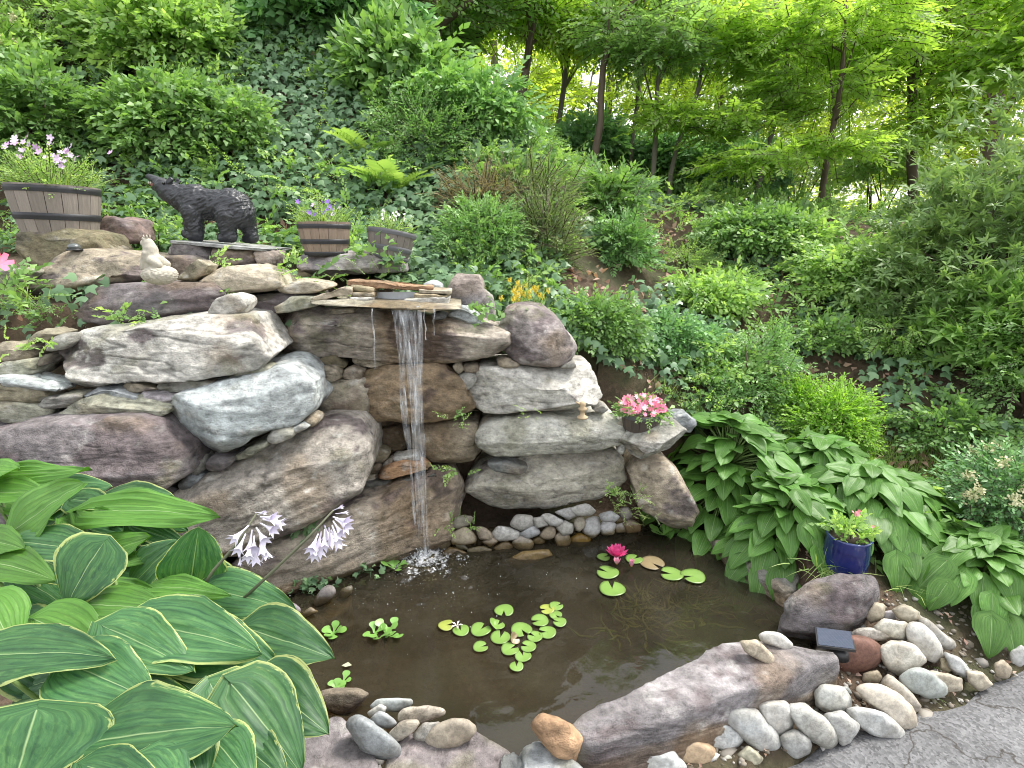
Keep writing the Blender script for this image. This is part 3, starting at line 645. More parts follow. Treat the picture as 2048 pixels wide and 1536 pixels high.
small('lowest dark slate resting on the waterline boulder', 'B', [(570, 1472), (620, 1452), (765, 1463), (742, 1493), (598, 1493)], 2.38, 'slate', wet=.5, thick=.12)
small('angular slate right of the foot of the fall', 'B', [(996, 1370), (1060, 1372), (1084, 1412), (1018, 1420)], 2.44, 'slate', wet=.4, thick=.12)
boulder('lowest broad boulder right of the fall', 'B', [(1180, 1445), (1240, 1356), (1500, 1326), (1800, 1285), (1995, 1250), (2045, 1300), (2055, 1400), (1960, 1505), (1700, 1565), (1350, 1578), (1246, 1535)], 2.50, (.48, .45, .38), .08, lean=.03, thick=.4, sub=6, ridge=[(1400, 1420, -.05), (1850, 1420, -.03)])
small('dark blue slate lens between the long pale block and the lowest boulder', 'B', [(1296, 1312), (1400, 1292), (1514, 1335), (1504, 1368), (1400, 1364), (1316, 1337)], 2.44, 'slate', .0, thick=.1)
boulder('dark brown boulder low at the left behind the hosta leaves', 'P', [(-120, 965), (330, 985), (430, 1090), (400, 1260), (-120, 1260)], 2.02, 'purple', .35, thick=.3)
# ---- the spillway: flat stones stacked round a metal lip
boulder('long thin slab that forms the lip of the spillway', 'B', [(330, 408), (600, 404), (900, 425), (1140, 445), (1142, 462), (900, 462), (600, 448), (345, 434)], 2.46, (.36, .33, .25), .05, thick=.3, bulge=.01, lean=.5, front=.9, chips=4, chip=.03, name='slab', cat='stone slab', group='flat stones of the spillway', wet=splash)
G_ = dict(name='slab', cat='stone slab', group='flat stones of the spillway', thick=.16, chips=4, chip=.04, bulge=.008, front=.9)
small('pale flat stone at the left end of the spillway stack', 'B', [(336, 395), (480, 338), (552, 338), (560, 388), (440, 408), (340, 412)], 2.50, 'cream', .0, **G_)
small('yellow brick of stone, topmost of the left spillway pier', 'B', [(552, 326), (672, 340), (674, 370), (556, 366)], 2.54, (.42, .35, .23), .0, **G_)
small('yellow brick of stone in the middle of the left spillway pier', 'B', [(548, 367), (674, 372), (674, 396), (548, 394)], 2.52, (.41, .34, .23), .0, **G_)
small('pale brick of stone, lowest of the left spillway pier', 'B', [(542, 395), (668, 398), (664, 416), (542, 413)], 2.50, 'pale', .0, **G_)
small('rusty orange slab bridging the spillway', 'B', [(535, 304), (780, 318), (995, 342), (992, 364), (860, 366), (535, 332)], 2.56, (.40, .25, .15), .0, **G_)
small('buff slab, topmost of the right spillway pier', 'B', [(925, 350), (1090, 358), (1084, 382), (928, 377)], 2.54, 'cream', .0, **G_)
small('yellow slab in the middle of the right spillway pier', 'B', [(900, 376), (1080, 384), (1074, 400), (900, 397)], 2.52, (.42, .35, .23), .0, **G_)
small('white faced slab, lowest of the right spillway pier', 'B', [(840, 412), (960, 396), (1084, 400), (1086, 432), (856, 424)], 2.50, 'pale', .0, **G_)
small('smooth blue grey cobble behind the spillway slab', 'B', [(938, 332), (990, 306), (1044, 330), (1038, 356), (960, 348)], 2.70, 'ice', .0, p=8)
# ---- right corner
boulder('flat grey rock under the pink flower planter', 'G', [(206, 525), (260, 478), (330, 458), (480, 472), (525, 500), (445, 594), (330, 645), (268, 625), (216, 562)], 2.48, 'grey', .05, lean=.1, thick=.3, ridge=[(300, 545, -.06)])
boulder('ridged grey stone behind the flat grey rock', 'G', [(395, 455), (460, 422), (520, 410), (548, 440), (548, 495), (500, 490), (420, 475)], 2.72, 'blue', .05, thick=.15)
boulder('tall buff boulder at the far right corner of the pond', 'G', [(262, 700), (300, 646), (430, 640), (485, 690), (550, 830), (598, 915), (565, 962), (450, 950), (335, 880), (282, 770)], 2.52, (.40, .34, .26), .16, lean=.04, thick=.35, sub=6, wet=waterline)
for lab, P_, Yq, c_ in [('grey chip left of the pink flower planter', [(1870, 1010), (1920, 985), (1960, 1010), (1930, 1035)], 2.62, 'grey'), ('blue grey pebble beside the pink flower planter', [(1900, 1040), (1950, 1018), (1990, 1040), (1950, 1058)], 2.58, 'ice'), ('pale chip at the end of the long pale green block', [(2005, 1090), (2050, 1078), (2070, 1105), (2040, 1140)], 2.5, 'pale'), ('white wedge under the end of the long pale green block', [(2010, 1240), (2040, 1180), (2052, 1190), (2040, 1260)], 2.46, 'white')]:
    small(lab, 'B', P_, Yq, c_, thick=.08)
# ---- bear plinth
small('plum block of the bear plinth, left end', 'A', [(965, 720), (1000, 690), (1100, 696), (1235, 706), (1232, 800), (1100, 795), (960, 765)], 2.86, 'purple', .2, thick=.2, group='blocks of the bear plinth', front=.92, bulge=.01, chips=4)
small('grey brown block in the middle of the bear plinth', 'A', [(1236, 716), (1475, 728), (1478, 824), (1300, 828), (1234, 812)], 2.86, 'brown', .15, thick=.2, group='blocks of the bear plinth', front=.92, bulge=.01, chips=4)
small('pale pinkish block at the right end of the bear plinth', 'A', [(1480, 736), (1555, 735), (1588, 765), (1584, 832), (1482, 828)], 2.86, (.40, .34, .30), .05, thick=.2, group='blocks of the bear plinth', front=.92, bulge=.01, chips=4)

# ================================================================== STONES ROUND THE POND
def slab_from(label, sheet, top, ztop, bottom, zbot, col, alpha, sub=6, wet=waterline, p=110, **kw):
    _seed[0] += 1
    P = [PZ(*px(sheet, x, y), z if z is not None else ztop) for x, y, z in top] + [PZ(*px(sheet, x, y), zbot) for x, y in bottom]
    P += [np.array([q[0], q[1], zbot]) for q in P[:len(top)]]
    V, F, bd = rock_shape(P, sub, p, kw.get('chips', 22), kw.get('chip', .06), kw.get('rough', .014), kw.get('strata', .006), _seed[0])
    return put('boulder', V, F, bd, ROCK, col, alpha, label, 'boulder', 'boulders round the pond', wet)
n_ = None
slab_from('long dark purple slab along the front of the pond', 'F', [(-40, 1010, n_), (0, 978, n_), (200, 868, n_), (520, 736, n_), (720, 642, n_), (840, 622, n_), (1160, 676, .15), (1192, 742, .12), (900, 812, .14), (600, 902, .14), (280, 1015, .12), (0, 1150, .1)], .15,
          [(1185, 830), (900, 900), (500, 1000), (330, 1060), (100, 1180), (-40, 1250)], -.10, (.27, .25, .255), .30)
slab_from('low purple slab under the river stones at the front of the pond', 'E', [(690, 1395, n_), (860, 1330, n_), (1000, 1280, n_), (1150, 1335, n_), (1215, 1390, n_), (1335, 1440, n_), (1420, 1530, n_), (1300, 1650, n_), (600, 1650, n_)], .06, [(1340, 1500), (700, 1700)], -.2, (.24, .21, .21), .30)
slab_from('purple flagstone at the front, half under the big hosta', 'E', [(-60, 1536, n_), (0, 1400, n_), (150, 1330, n_), (330, 1215, n_), (440, 1300, n_), (570, 1440, n_), (620, 1600, n_), (300, 1750, n_), (-60, 1750, n_)], .08, [(500, 1600)], -.2, 'purple', .35)
slab_from('grey slab under the tan block at the front of the pond', 'E', [(1395, 1455, n_), (1450, 1375, n_), (1510, 1345, n_), (1620, 1420, n_), (1760, 1500, n_), (1800, 1650, n_), (1420, 1650, n_)], .10, [(1420, 1560), (1400, 1500)], -.2, 'blue', .1, sub=5)
slab_from('small dark stone between the two front slabs', 'E', [(1300, 1470, n_), (1370, 1446, n_), (1430, 1510, n_), (1430, 1600, n_), (1290, 1600, n_)], .07, [(1400, 1530)], -.15, 'slate', .2, sub=4)
slab_from('purple rock at the left edge of the pond beside the hosta', 'E', [(-120, 940, n_), (0, 950, n_), (90, 975, n_), (205, 1035, n_), (212, 1090, .05), (120, 1100, n_), (-100, 1080, n_)], .12, [(205, 1120), (0, 1120)], -.2, 'purple', .35, sub=5)
slab_from('mud coloured shelf rock under the left bank pebbles', 'E', [(-100, 760, n_), (60, 690, n_), (220, 640, n_), (330, 590, n_), (440, 560, n_), (420, 620, n_), (200, 730, n_), (100, 830, n_), (-60, 900, n_)], -.02, [(300, 640)], -.25, 'olive', .1, sub=5)
slab_from('lichened grey rock along the right bank under the hosta', 'F', [(600, 150, n_), (720, 190, n_), (840, 230, n_), (1030, 335, n_), (1000, 440, .07), (860, 330, .07), (760, 270, .07), (640, 200, .06)], .08, [(660, 240), (760, 330), (850, 440), (945, 540)], -.12, 'grey', .16, p=16, chips=16, chip=.10, rough=.05)
cobble('big plum boulder standing behind the solar panel', 'F', [(925, 610), (940, 540), (965, 455), (1080, 366), (1330, 328), (1384, 380), (1395, 455), (1335, 485), (1285, 600), (1200, 650), (1050, 660)], .0, 'purple', .30, p=18, flat=.85, sub=6, chips=8, name='boulder', cat='boulder', group='boulders round the pond', mat=ROCK)
cobble('brown rough wedge rock at the near left corner of the pond', 'E', [(225, 1120), (300, 1086), (470, 1076), (535, 1106), (505, 1182), (430, 1255), (330, 1238), (238, 1175)], -.02, 'brown', .25, p=22, flat=.8, sub=5, name='boulder', cat='boulder', group='boulders round the pond', mat=ROCK, wet=waterline)
cobble('tan orange block perched at the front of the pond', 'E', [(1476, 1290), (1540, 1226), (1600, 1238), (1722, 1288), (1750, 1370), (1704, 1506), (1640, 1494), (1556, 1400)], .08, (.50, .32, .19), .0, p=16, flat=.8, sub=5, name='boulder', cat='boulder', group='boulders round the pond', mat=ROCK)
cobble('flat red brown stone carrying the solar panel', 'F', [(1182, 745), (1240, 616), (1340, 622), (1412, 680), (1404, 732), (1312, 795), (1230, 800)], -.02, 'red', .0, p=9, flat=.7, sub=5)
cobble('banded cream stone lying on the long purple slab', 'F', [(752, 642), (830, 636), (905, 710), (898, 758), (780, 692)], .15, 'cream', .9, p=14, flat=.6)
cobble('white pointed stone lying on the long purple slab', 'F', [(842, 616), (880, 598), (940, 608), (992, 660), (960, 688), (858, 652)], .15, 'white', .1, p=9, flat=.6)
CB = 'E'
for lab, poly, zr, c_, v_ in [
    ('blue grey oblong cobble at the front, beside the big hosta', [(410, 1292), (440, 1236), (490, 1228), (600, 1308), (714, 1400), (720, 1452), (640, 1494), (538, 1452)], .07, 'blue', .45),
    ('pale grey flat cobble at the back of the front pile', [(552, 1182), (590, 1137), (770, 1137), (784, 1170), (700, 1213), (578, 1203)], .05, 'ice', .1),
    ('small white cobble under the pale grey flat one', [(532, 1217), (600, 1172), (638, 1190), (622, 1228), (548, 1244)], .06, 'white', .1),
    ('pale grey oval cobble above the blue grey oblong one', [(547, 1252), (600, 1212), (694, 1265), (694, 1292), (640, 1309), (567, 1284)], .07, (.42, .44, .45), .1),
    ('white cobble with brown swirls on the front slab', [(712, 1242), (760, 1187), (900, 1177), (969, 1210), (944, 1248), (800, 1284), (728, 1279)], .07, (.62, .56, .48), 1.0),
    ('veined brown and white cobble beside the oblong one', [(656, 1332), (720, 1272), (810, 1252), (824, 1290), (742, 1374), (688, 1389)], .07, (.50, .46, .39), 1.0),
    ('grey streaked cobble behind the big tan egg shaped one', [(796, 1342), (850, 1282), (940, 1272), (900, 1352), (868, 1379), (806, 1374)], .07, (.46, .45, .42), .9),
    ('big tan egg shaped cobble at the front of the pond', [(861, 1372), (900, 1318), (1000, 1257), (1090, 1257), (1149, 1310), (1134, 1362), (1030, 1424), (938, 1424)], .06, (.42, .37, .30), .15),
    ('dark smooth cobble at the foot of the lowest boulder', [(996, 142), (1060, 87), (1134, 93), (1113, 142), (1040, 168)], .10, (.24, .22, .18), .1),
    ('grey square cobble nearest the foot of the fall', [(906, 242), (940, 182), (1012, 176), (1019, 240), (972, 294), (917, 274)], -.01, (.36, .34, .33), .4),
    ('tan wedge cobble behind the grey square one', [(1012, 202), (1090, 156), (1154, 210), (1154, 254), (1018, 264)], .03, 'tan', .4),
    ('brown streaked upright cobble', [(1156, 150), (1200, 150), (1244, 190), (1244, 234), (1180, 224)], .06, 'brown', .8),
    ('small brown cobble under the whitish oval one', [(1186, 242), (1240, 211), (1274, 240), (1232, 274)], .02, 'brown', .4),
    ('whitish oval cobble with grey rim in the far bank', [(1241, 202), (1290, 146), (1404, 183), (1394, 229), (1288, 234)], .05, (.46, .45, .43), .8),
    ('rounded grey cobble at the top of the far bank', [(1351, 142), (1380, 81), (1474, 91), (1479, 144), (1410, 179)], .10, (.36, .35, .33), .4),
    ('blue grey flat cobble in the middle of the far bank', [(1401, 192), (1490, 146), (1519, 190), (1450, 224)], .06, (.33, .34, .35), .2),
    ('dull grey cobble behind the tan egg one in the far bank', [(1472, 100), (1540, 96), (1564, 150), (1500, 164)], .11, (.32, .31, .29), .3),
    ('tan egg cobble in the middle of the far bank', [(1516, 202), (1560, 146), (1609, 158), (1604, 214), (1548, 229)], .04, (.40, .34, .26), .2),
    ('pale striped cobble in the upper row of the far bank', [(1526, 92), (1570, 76), (1649, 120), (1622, 154), (1558, 134)], .12, (.46, .46, .45), .8),
    ('long grey cobble against the lowest boulder', [(1606, 67), (1700, 41), (1734, 90), (1680, 114)], .15, (.38, .38, .38), .5),
    ('large pale flat cobble highest in the far bank', [(1696, 52), (1780, 21), (1834, 70), (1802, 94), (1718, 94)], .17, (.46, .46, .45), .5),
    ('mottled grey cobble right of the striped one', [(1611, 152), (1660, 116), (1709, 140), (1704, 194), (1648, 204)], .07, (.40, .39, .36), .5),
    ('narrow brown upright cobble beside the white ones', [(1711, 112), (1760, 91), (1779, 140), (1742, 184), (1711, 162)], .08, (.36, .32, .26), .3),
    ('brown waterline cobble left of the ochre one', [(1606, 212), (1650, 176), (1694, 220), (1694, 274), (1618, 269)], .0, (.34, .29, .22), .2),
    ('ochre wet cobble at the far waterline', [(1686, 232), (1740, 186), (1814, 213), (1814, 264), (1730, 274)], -.03, (.48, .36, .14), .2),
    ('white blocky cobble, left of the bright white pair', [(1761, 172), (1780, 96), (1852, 91), (1864, 170), (1822, 219), (1768, 204)], .03, (.56, .56, .57), .4),
    ('white veined cobble, right of the bright white pair', [(1856, 152), (1900, 111), (1954, 140), (1939, 204), (1878, 204)], .02, (.58, .58, .59), .5),
    ('grey angular cobble above the bright white pair', [(1856, 82), (1920, 61), (1974, 100), (1942, 129), (1878, 124)], .12, (.42, .43, .45), .4),
    ('small tan cobble at the middle of the far waterline', [(1466, 232), (1520, 201), (1544, 240), (1500, 259)], .0, 'tan', .2),
    ('grey brown cobble above the far waterline', [(1361, 242), (1420, 201), (1484, 250), (1474, 294), (1388, 294)], .0, (.34, .31, .27), .3),
    ('round tan cobble at the waterline under the whitish oval one', [(1246, 272), (1320, 231), (1369, 260), (1342, 304), (1258, 299)], -.02, (.38, .33, .27), .2),
    ('flat grey cobble half in the water near the fall', [(1106, 282), (1190, 261), (1244, 290), (1180, 319), (1118, 309)], -.02, (.36, .36, .35), .3),
    ('brown flat cobble awash at the foot of the fall', [(951, 312), (1020, 271), (1114, 310), (1124, 344), (1010, 354)], -.04, 'brown', .3),
    ('small dark chip beside the tan wedge cobble', [(1026, 245), (1080, 246), (1109, 287), (1058, 284)], .0, 'slate', .3),
    ('wet tan rock breaking the surface of the pond', [(1325, 352), (1420, 296), (1560, 284), (1585, 320), (1480, 360), (1390, 400)], -.05, (.40, .34, .24), .3),
    ('slate pebble on the left bank, the uppermost', [(221, 580), (270, 506), (330, 486), (349, 540), (302, 594), (238, 619)], .0, (.28, .26, .26), .3),
    ('wet slate pebble on the left bank next to the water', [(351, 582), (390, 506), (444, 491), (444, 540), (392, 584)], -.02, (.27, .26, .24), .3),
    ('purple grey pebble on the left bank, the lowest', [(36, 642), (100, 591), (144, 620), (134, 674), (68, 669)], .02, (.29, .26, .28), .2),
    ('thin brown pebble on the left bank between two slate ones', [(136, 662), (200, 616), (244, 640), (150, 684)], .0, (.3, .26, .2), .3),
    ]:
    cobble(lab, 'E', poly, zr, c_, v_, wet=waterline, p=random.choice([6, 9, 14, 20]), chips=9, chip=.13, rough=.035)
for lab, poly, zr, c_, v_, p_ in [
    ('tan round cobble at the right end of the far bank', [(216, 112), (250, 87), (299, 110), (299, 148), (238, 154)], .0, (.44, .36, .29), .1, 5),
    ('small grey cobble left of the tan round one in the far bank', [(182, 112), (215, 102), (229, 145), (188, 154)], .02, (.36, .33, .31), .1, 6),
    ('dark oval cobble standing behind the tan round one', [(202, 40), (240, 32), (259, 70), (230, 98), (202, 72)], .10, (.27, .25, .23), .1, 5),
    ('white angular stone against the long slab, leftmost of the path border', [(326, 1042), (370, 966), (440, 966), (504, 1030), (499, 1112), (440, 1154), (346, 1114)], -.07, (.58, .59, .59), .3, 16),
    ('long grey white cobble second from the left of the path border', [(501, 1012), (540, 971), (640, 986), (754, 1060), (769, 1112), (700, 1154), (598, 1124), (516, 1072)], -.07, (.50, .51, .50), .7, 9),
    ('white flat stone at the bottom edge below the angular one', [(150, 1200), (260, 1146), (420, 1141), (496, 1215), (490, 1290), (150, 1290)], -.08, (.56, .58, .57), .2, 14),
    ('tan smooth stone in front of the long grey white cobble', [(466, 1122), (520, 1091), (634, 1128), (649, 1192), (600, 1230), (488, 1206)], -.08, (.52, .39, .26), .1, 9),
    ('pale grey slanting cobble beside the white upright one', [(676, 992), (740, 946), (830, 966), (924, 1080), (934, 1134), (850, 1154), (766, 1092)], -.06, (.48, .49, .48), .3, 8),
    ('white upright cobble in the middle of the path border', [(826, 942), (860, 908), (960, 921), (999, 970), (984, 1042), (930, 1074), (866, 1012)], -.03, (.64, .63, .60), .3, 10),
    ('grey white oval cobble right of the white upright one', [(971, 942), (1060, 936), (1184, 1040), (1199, 1122), (1160, 1144), (1078, 1094), (1006, 1002)], -.06, (.50, .50, .47), .6, 7),
    ('small speckled grey cobble at the edge of the path', [(936, 1082), (1000, 1051), (1074, 1090), (1079, 1152), (1020, 1184), (956, 1142)], -.08, (.44, .45, .44), .3, 6),
    ('yellowish chip at the edge of the path, low centre', [(741, 1162), (790, 1121), (854, 1180), (832, 1219), (758, 1208)], -.08, (.48, .46, .35), .3, 16),
    ('white lobed cobble behind the path border', [(1091, 882), (1130, 839), (1220, 856), (1264, 910), (1254, 954), (1170, 979), (1101, 942)], -.03, (.60, .61, .58), .2, 9),
    ('grey cobble tucked under the white lobed one', [(1136, 987), (1220, 966), (1294, 1030), (1284, 1082), (1230, 1114), (1176, 1052)], -.06, (.50, .51, .50), .4, 8),
    ('pale long cobble at the edge of the asphalt', [(1246, 962), (1310, 946), (1420, 966), (1504, 1050), (1504, 1099), (1400, 1084), (1296, 1024)], -.08, (.55, .56, .55), .4, 9),
    ('biggest cream oval cobble of the path border', [(1276, 872), (1330, 836), (1440, 876), (1544, 970), (1552, 1042), (1480, 1044), (1376, 962)], -.07, (.56, .51, .43), .1, 5),
    ('long tan grey cobble behind the biggest cream oval one', [(1386, 832), (1430, 796), (1524, 868), (1579, 930), (1552, 964), (1476, 902)], -.06, (.46, .42, .36), .3, 7),
    ('pale blue smooth cobble of the path border', [(1476, 812), (1550, 761), (1624, 778), (1694, 850), (1684, 893), (1600, 904), (1526, 862)], -.06, (.50, .55, .54), .1, 5),
    ('broad white speckled cobble right of the red brown stone', [(1376, 682), (1450, 636), (1544, 668), (1599, 730), (1552, 764), (1500, 804), (1416, 772)], -.03, (.60, .57, .50), .4, 8),
    ('white lichened cobble behind the broad speckled one', [(1361, 582), (1410, 541), (1504, 558), (1534, 600), (1502, 644), (1418, 622)], .05, (.58, .56, .48), .5, 9),
    ('grey veined flat stone behind the red brown stone', [(1266, 602), (1330, 581), (1440, 596), (1464, 620), (1400, 644), (1288, 634)], .05, (.44, .41, .36), .9, 12),
    ('white smooth oval cobble up the slope of the border', [(1506, 602), (1530, 556), (1594, 566), (1664, 650), (1679, 712), (1640, 744), (1556, 692)], .0, (.58, .57, .53), .1, 5),
    ('slim grey finger cobble beside the white smooth oval one', [(1566, 552), (1600, 536), (1734, 650), (1734, 682), (1690, 684), (1596, 602)], .02, (.42, .41, .38), .2, 7),
    ('tan upright chip at the foot of the plum boulder', [(1326, 522), (1370, 464), (1414, 480), (1404, 542), (1346, 564)], .08, (.44, .39, .30), .2, 16),
    ('tan angular cobble up by the grass tuft', [(1446, 502), (1500, 471), (1564, 508), (1579, 552), (1520, 564), (1466, 532)], .09, (.42, .38, .30), .3, 14),
    ('lilac square chip between two tan stones', [(1402, 510), (1460, 501), (1469, 547), (1413, 554)], .07, (.44, .42, .44), .2, 18),
    ('cream knobbly stone right of the pale blue cobble', [(1616, 782), (1700, 797), (1764, 818), (1764, 863), (1690, 874), (1640, 850)], -.05, (.52, .47, .38), .4, 10),
    ('thin grey slate at the right end of the border', [(1686, 690), (1764, 728), (1814, 790), (1792, 814), (1716, 772)], -.04, (.45, .46, .45), .4, 12),
    ('tan blocky stone at the right end of the border', [(1786, 780), (1860, 786), (1904, 840), (1850, 874), (1796, 832)], -.07, (.48, .43, .34), .2, 14),
    ('small yellow white stone beside the white smooth oval cobble', [(1666, 720), (1720, 738), (1714, 784), (1668, 774)], -.03, (.54, .48, .34), .4, 10),
    ('little tan pebble against the end of the long slab', [(1026, 892), (1060, 861), (1084, 900), (1062, 939), (1031, 934)], -.07, (.46, .42, .36), .1, 6),
    ('small blue grey cobble behind the white lobed one', [(1191, 855), (1240, 850), (1264, 886), (1214, 896)], -.04, (.44, .47, .46), .2, 6),
    ('small white chip at the bottom, left of the yellowish chip', [(656, 1187), (700, 1161), (734, 1190), (724, 1226), (668, 1219)], -.085, (.54, .54, .48), .3, 16),
    ('tan square stone at the far end of the border near the hosta', [(1906, 752), (1950, 731), (1989, 770), (1974, 814), (1916, 804)], -.06, (.47, .41, .32), .2, 16),
    ('brown flat stone in front of the red brown stone', [(1316, 790), (1380, 775), (1400, 810), (1370, 840), (1310, 835)], -.05, (.42, .36, .26), .4, 10),
    ('grey stone at the right edge, under the hosta leaves', [(1985, 690), (2035, 660), (2060, 700), (2030, 760), (1990, 740)], -.02, (.44, .44, .42), .3, 9),
    ]:
    cobble(lab, 'F', poly, zr, c_, v_, p=p_ * 1.6, flat=.8, chips=9, chip=.13, rough=.035, wet=(waterline if zr >= -.01 and poly[0][0] < 300 else None), group='river stones between the slab and the path' if poly[0][0] > 300 else 'river stones along the pond edge')
# stones seen through the water on the bed
k = 0
for where, s_, x, y, w, h in [('left of the splash', 'E', 560, 480, 90, 50), ('beside the floating hyacinth near the hosta', 'E', 250, 700, 90, 40), ('off the left bank pebbles', 'E', 400, 620, 80, 36), ('behind the small lily pad', 'E', 1700, 330, 110, 46), ('under the white cobble pair', 'E', 1880, 240, 60, 34), ('behind the pink water lily', 'F', 330, 190, 110, 60), ('below the tall corner boulder', 'F', 540, 200, 80, 40), ('right of the twin lily pads', 'F', 690, 300, 100, 44), ('along the right bank, upper of three', 'F', 780, 380, 90, 50), ('along the right bank, middle of three', 'F', 830, 470, 90, 46), ('behind the twin lily pads', 'F', 600, 270, 90, 44), ('along the right bank, lowest by the plum boulder', 'F', 860, 560, 80, 36), ('near the left corner purple rock', 'E', 260, 1000, 50, 22), ('beside the corner water plant', 'F', 450, 215, 70, 34)]:
    a = np.linspace(0, 2 * math.pi, 9)[:-1] + .3 * k; k += 1
    cobble('drowned brown stone under the water ' + where, s_, [(x + w * .5 * math.cos(t), y + h * .5 * math.sin(t)) for t in a], -.13, (.34, .28, .17), .3, wet=.5, name='drowned_stone', group='stones under the pond water', p=6, sub=3)

# grit and pebble chips between the cobbles, too small and too many to count
rg = np.random.default_rng(515); n = 9000; x = rg.uniform(-1.0, 2.0, n); y = rg.uniform(1.0, 2.9, n); sp = poly_sd(POND, x, y); e = y - 1.376 - .348 * (x - .9)
ok = ((x > .30) & (e > -.03) & (e < .55) & (sp > .05) & (y < 2.0)) | ((sp > -.06) & (sp < .16) & (y > 2.3) & (x > -.35) & (x < .75)) | ((sp > -.03) & (sp < .22) & (y < 1.5) & (x < .3)) | ((sp > -.05) & (sp < .12) & (x < -.6))
x, y = x[ok][:2600], y[ok][:2600]; m = len(x); P = np.stack([x, y, terrain(x, y) + .002], 1); r = .004 + .013 * rg.random(m) ** 2.5; r[::9] *= 1.7
v, f = ICO[2] if False else ico(1); jit = 1 + .25 * rg.normal(size=(m, len(v), 1)); sc = rg.uniform(.6, 1.3, (m, 1, 3)) * np.array([1, 1, .7])
Vg = (v[None] * jit * sc * r[:, None, None] + P[:, None]).reshape(-1, 3); Fg = (f[None] + (np.arange(m) * len(v))[:, None, None]).reshape(-1, 3); tone = np.repeat(rg.random(m), len(v))
def grit_material():
    m_, nn_, l, b, o = newmat('grit'); at = N(nn_, 'ShaderNodeAttribute', attribute_name='rnd'); r_ = ramp(nn_, [(0, (.10, .085, .065)), (.4, (.22, .19, .15)), (.75, (.33, .31, .28)), (1, (.50, .49, .46))]); l.new(at.outputs['Fac'], r_.inputs['Fac']); l.new(r_.outputs['Color'], b.inputs['Base Color']); b.inputs['Roughness'].default_value = .85; return m_
tag(mobj('gravel', mesh_from('gravel', Vg, Fg, rnd=tone, smooth=False), grit_material()), 'fine gravel and chips between the stones round the pond', 'gravel', kind='stuff')

# ================================================================== STATUES
def sculpt(name, caps, voxel, smooth=3):
    """tapered capsules fused into one continuous skin (voxel remesh), returns V, F in the capsules' own units"""
    mb = MB()
    for (a, ra, b, rb) in caps:
        a, b = np.array(a, float), np.array(b, float); L = np.linalg.norm(b - a)
        if L < 1e-6: b = a + np.array([0, 0, 1e-3]); L = 1e-3
        ax = (b - a) / L; ts = []
        for w in np.linspace(-90, 0, 6)[:-1]: ts.append((math.sin(math.radians(w)) * ra, math.cos(math.radians(w)) * ra))
        for u in np.linspace(0, 1, 4): ts.append((u * L, ra + (rb - ra) * u))
        for w in np.linspace(0, 90, 6)[1:]: ts.append((L + math.sin(math.radians(w)) * rb, math.cos(math.radians(w)) * rb))
        mb.tube([a + ax * t for t, r in ts], [max(r, 1e-4) for t, r in ts], n=14)
    me = mesh_from(name + '_sketch', mb.v, mb.f); o = bpy.data.objects.new(name + '_sketch', me); COL.objects.link(o)
    r = o.modifiers.new('r', 'REMESH'); r.mode = 'VOXEL'; r.voxel_size = voxel
    s = o.modifiers.new('s', 'SMOOTH'); s.iterations = smooth; s.factor = 0.6
    dg = bpy.context.evaluated_depsgraph_get(); dg.update()
    me2 = bpy.data.meshes.new_from_object(o.evaluated_get(dg)); bpy.data.objects.remove(o); bpy.data.meshes.remove(me)
    me2.calc_loop_triangles()
    V = np.array([v.co[:] for v in me2.vertices]); F = np.array([t.vertices[:] for t in me2.loop_triangles]); bpy.data.meshes.remove(me2)
    return V, F
# ---- bear: sketched side-on, x to its tail, y away from the viewer, z up, units of 1/100 of the sheet
def c3(x, y, d=0.0): return ((x - 1200) / 100.0, d / 100.0, (690 - y) / 100.0)
caps = []
def cap(x1, y1, r1, x2, y2, r2, d1=0, d2=None): caps.append((c3(x1, y1, d1), r1 / 100, c3(x2, y2, d1 if d2 is None else d2), r2 / 100))
cap(1150, 478, 100, 1270, 480, 92); cap(1270, 480, 92, 1400, 492, 104); cap(1110, 455, 84, 1160, 450, 88); cap(1380, 470, 92, 1420, 520, 98)
cap(1120, 470, 88, 1010, 425, 66); cap(1020, 425, 62, 975, 395, 56); cap(985, 395, 52, 955, 380, 44); cap(960, 372, 38, 890, 336, 19); cap(962, 402, 38, 905, 396, 15); cap(1060, 450, 70, 985, 420, 55)
for d in (-38, 38): cap(1030, 362, 15, 1042, 348, 15, d); cap(985, 372, 18, 965, 360, 16, d * .75)
cap(1160, 530, 66, 1172, 610, 50, -52); cap(1172, 610, 50, 1180, 668, 40, -52); cap(1180, 668, 34, 1135, 672, 30, -52)
cap(1110, 520, 60, 1092, 610, 46, 50); cap(1092, 610, 46, 1096, 655, 36, 50); cap(1090, 662, 32, 1052, 665, 28, 50)
cap(1372, 540, 78, 1366, 615, 52, -50); cap(1366, 615, 50, 1385, 665, 38, -50); cap(1375, 668, 34, 1325, 674, 28, -50)
cap(1430, 540, 74, 1452, 610, 50, 48); cap(1452, 610, 48, 1476, 665, 36, 48); cap(1470, 672, 32, 1430, 676, 27, 48)
cap(1480, 470, 22, 1500, 500, 14)
V, F = sculpt('bear', caps, 0.06, 3)
nrm = vert_normals(V, F)
head = np.clip((-1.5 - V[:, 0]) / 0.5, 0, 1)
